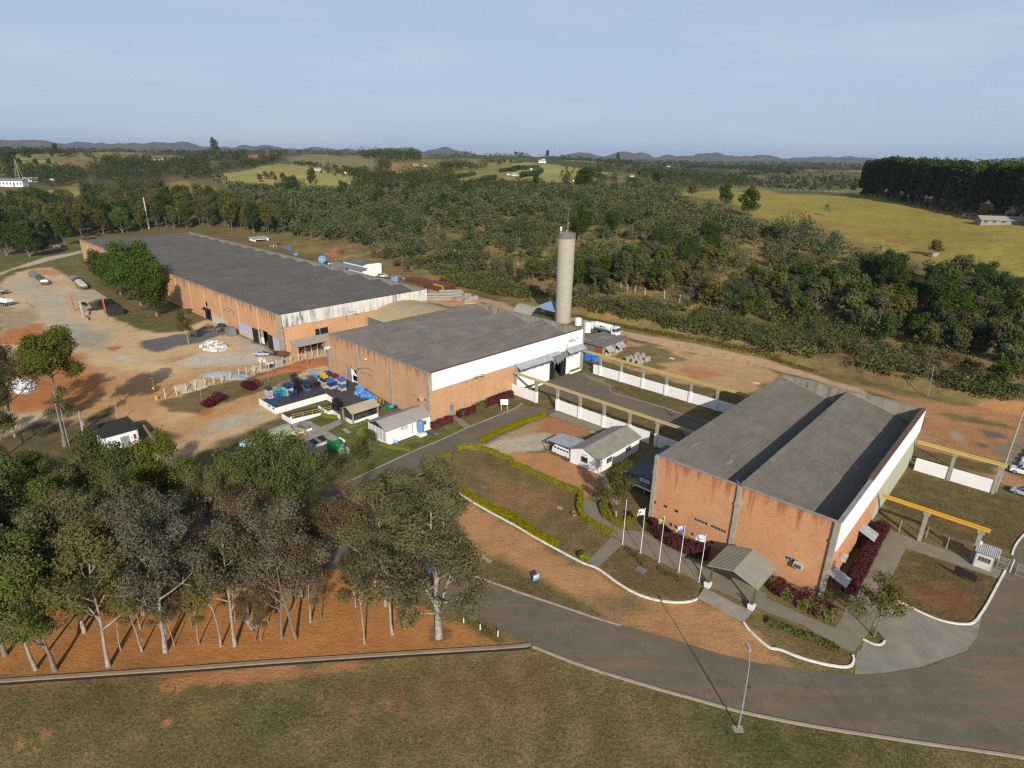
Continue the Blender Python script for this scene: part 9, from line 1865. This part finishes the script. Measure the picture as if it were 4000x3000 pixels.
# ------------------------------------------------------------------ air, sky, sun, camera
SUN_EL = R(28.3); sdx, sdy = .176, -.984
def haze():
    mb = MB(); mb.box(-14200, 14200, -300, 14400, -3, 236); m = bpy.data.materials.new('haze'); m.use_nodes = True; nt = m.node_tree; nt.nodes.clear()
    o = nt.nodes.new('ShaderNodeOutputMaterial'); v = nt.nodes.new('ShaderNodeVolumePrincipled'); v.inputs['Color'].default_value = (.60, .74, 1., 1); v.inputs['Density'].default_value = HAZE; v.inputs['Anisotropy'].default_value = .2
    nt.links.new(v.outputs[0], o.inputs['Volume']); tag(mb.build('haze', m), 'thin bluish haze over the land', 'haze', None, 'stuff')
HAZE = 5e-5; DENOISE = False
haze()
w = bpy.data.worlds.new('World'); sc.world = w; w.use_nodes = True; nt = w.node_tree; bg = nt.nodes['Background']
sky = nt.nodes.new('ShaderNodeTexSky'); sky.sky_type = 'NISHITA'; sky.sun_disc = False; sky.sun_elevation = SUN_EL; sky.sun_rotation = math.atan2(sdx, sdy); sky.altitude = 900; sky.air_density = 1.; sky.dust_density = 2.5; sky.ozone_density = 1.
tc = nt.nodes.new('ShaderNodeTexCoord'); mp = nt.nodes.new('ShaderNodeMapping'); mp.inputs['Scale'].default_value = (2.2, 2.2, 16.); nt.links.new(tc.outputs['Generated'], mp.inputs['Vector'])
n = nt.nodes.new('ShaderNodeTexNoise'); n.inputs['Scale'].default_value = 1.3; n.inputs['Detail'].default_value = 6; n.inputs['Roughness'].default_value = .55; nt.links.new(mp.outputs[0], n.inputs['Vector'])
mr = nt.nodes.new('ShaderNodeMapRange'); mr.inputs['From Min'].default_value = .40; mr.inputs['From Max'].default_value = .72; mr.inputs['To Min'].default_value = .84; mr.inputs['To Max'].default_value = .90; nt.links.new(n.outputs['Fac'], mr.inputs['Value'])
mx = nt.nodes.new('ShaderNodeMix'); mx.data_type = 'RGBA'; sz = nt.nodes.new('ShaderNodeSeparateXYZ'); nt.links.new(tc.outputs['Generated'], sz.inputs[0]); el = nt.nodes.new('ShaderNodeMapRange'); el.inputs['From Min'].default_value = .22; el.inputs['From Max'].default_value = .6; el.inputs['To Min'].default_value = 1.; el.inputs['To Max'].default_value = .2; nt.links.new(sz.outputs['Z'], el.inputs['Value'])
ml = nt.nodes.new('ShaderNodeMath'); ml.operation = 'MULTIPLY'; nt.links.new(mr.outputs[0], ml.inputs[0]); nt.links.new(el.outputs[0], ml.inputs[1]); nt.links.new(ml.outputs[0], mx.inputs[0]); nt.links.new(sky.outputs[0], mx.inputs[6]); mc = nt.nodes.new('ShaderNodeMix'); mc.data_type = 'RGBA'; mc.inputs[6].default_value = (3.40, 4.18, 5.48, 1); mc.inputs[7].default_value = (3.95, 4.60, 5.62, 1); m2 = nt.nodes.new('ShaderNodeMapRange'); m2.inputs['From Min'].default_value = .47; m2.inputs['From Max'].default_value = .70; nt.links.new(n.outputs['Fac'], m2.inputs['Value']); nt.links.new(m2.outputs[0], mc.inputs[0]); nt.links.new(mc.outputs[2], mx.inputs[7])   # a veil of high cloud
nt.links.new(mx.outputs[2], bg.inputs['Color']); bg.inputs['Strength'].default_value = .13
L = bpy.data.lights.new('sun', 'SUN'); L.energy = 5.0; L.angle = R(.6); L.color = (1., .93, .83); so = bpy.data.objects.new('sun', L); COL.objects.link(so)
so.rotation_euler = Vector((-sdx*math.cos(SUN_EL), -sdy*math.cos(SUN_EL), -math.sin(SUN_EL))).to_track_quat('-Z', 'Y').to_euler(); so.location = (30, -150, 90)
cam = bpy.data.cameras.new('camera'); co = bpy.data.objects.new('camera', cam); COL.objects.link(co); sc.camera = co
cam.sensor_fit = 'HORIZONTAL'; cam.sensor_width = 36.; cam.lens = 36.*F_PX/4000.; cam.clip_start = .5; cam.clip_end = 40000
co.matrix_world = Matrix(((_rt[0], _up[0], -_fw[0], 0), (_rt[1], _up[1], -_fw[1], 0), (_rt[2], _up[2], -_fw[2], CAMH), (0, 0, 0, 1)))
sc.view_settings.view_transform = 'Standard'; sc.view_settings.look = 'None'; sc.view_settings.gamma = 1; sc.view_settings.exposure = 0.
sc.render.engine = 'CYCLES'; sc.cycles.max_bounces = 5; sc.cycles.diffuse_bounces = 2; sc.cycles.glossy_bounces = 2; sc.cycles.transmission_bounces = 3; sc.cycles.volume_bounces = 0; sc.cycles.transparent_max_bounces = 4; sc.cycles.caustics_reflective = False; sc.cycles.caustics_refractive = False; sc.cycles.use_denoising = DENOISE; sc.cycles.filter_width = 1.3
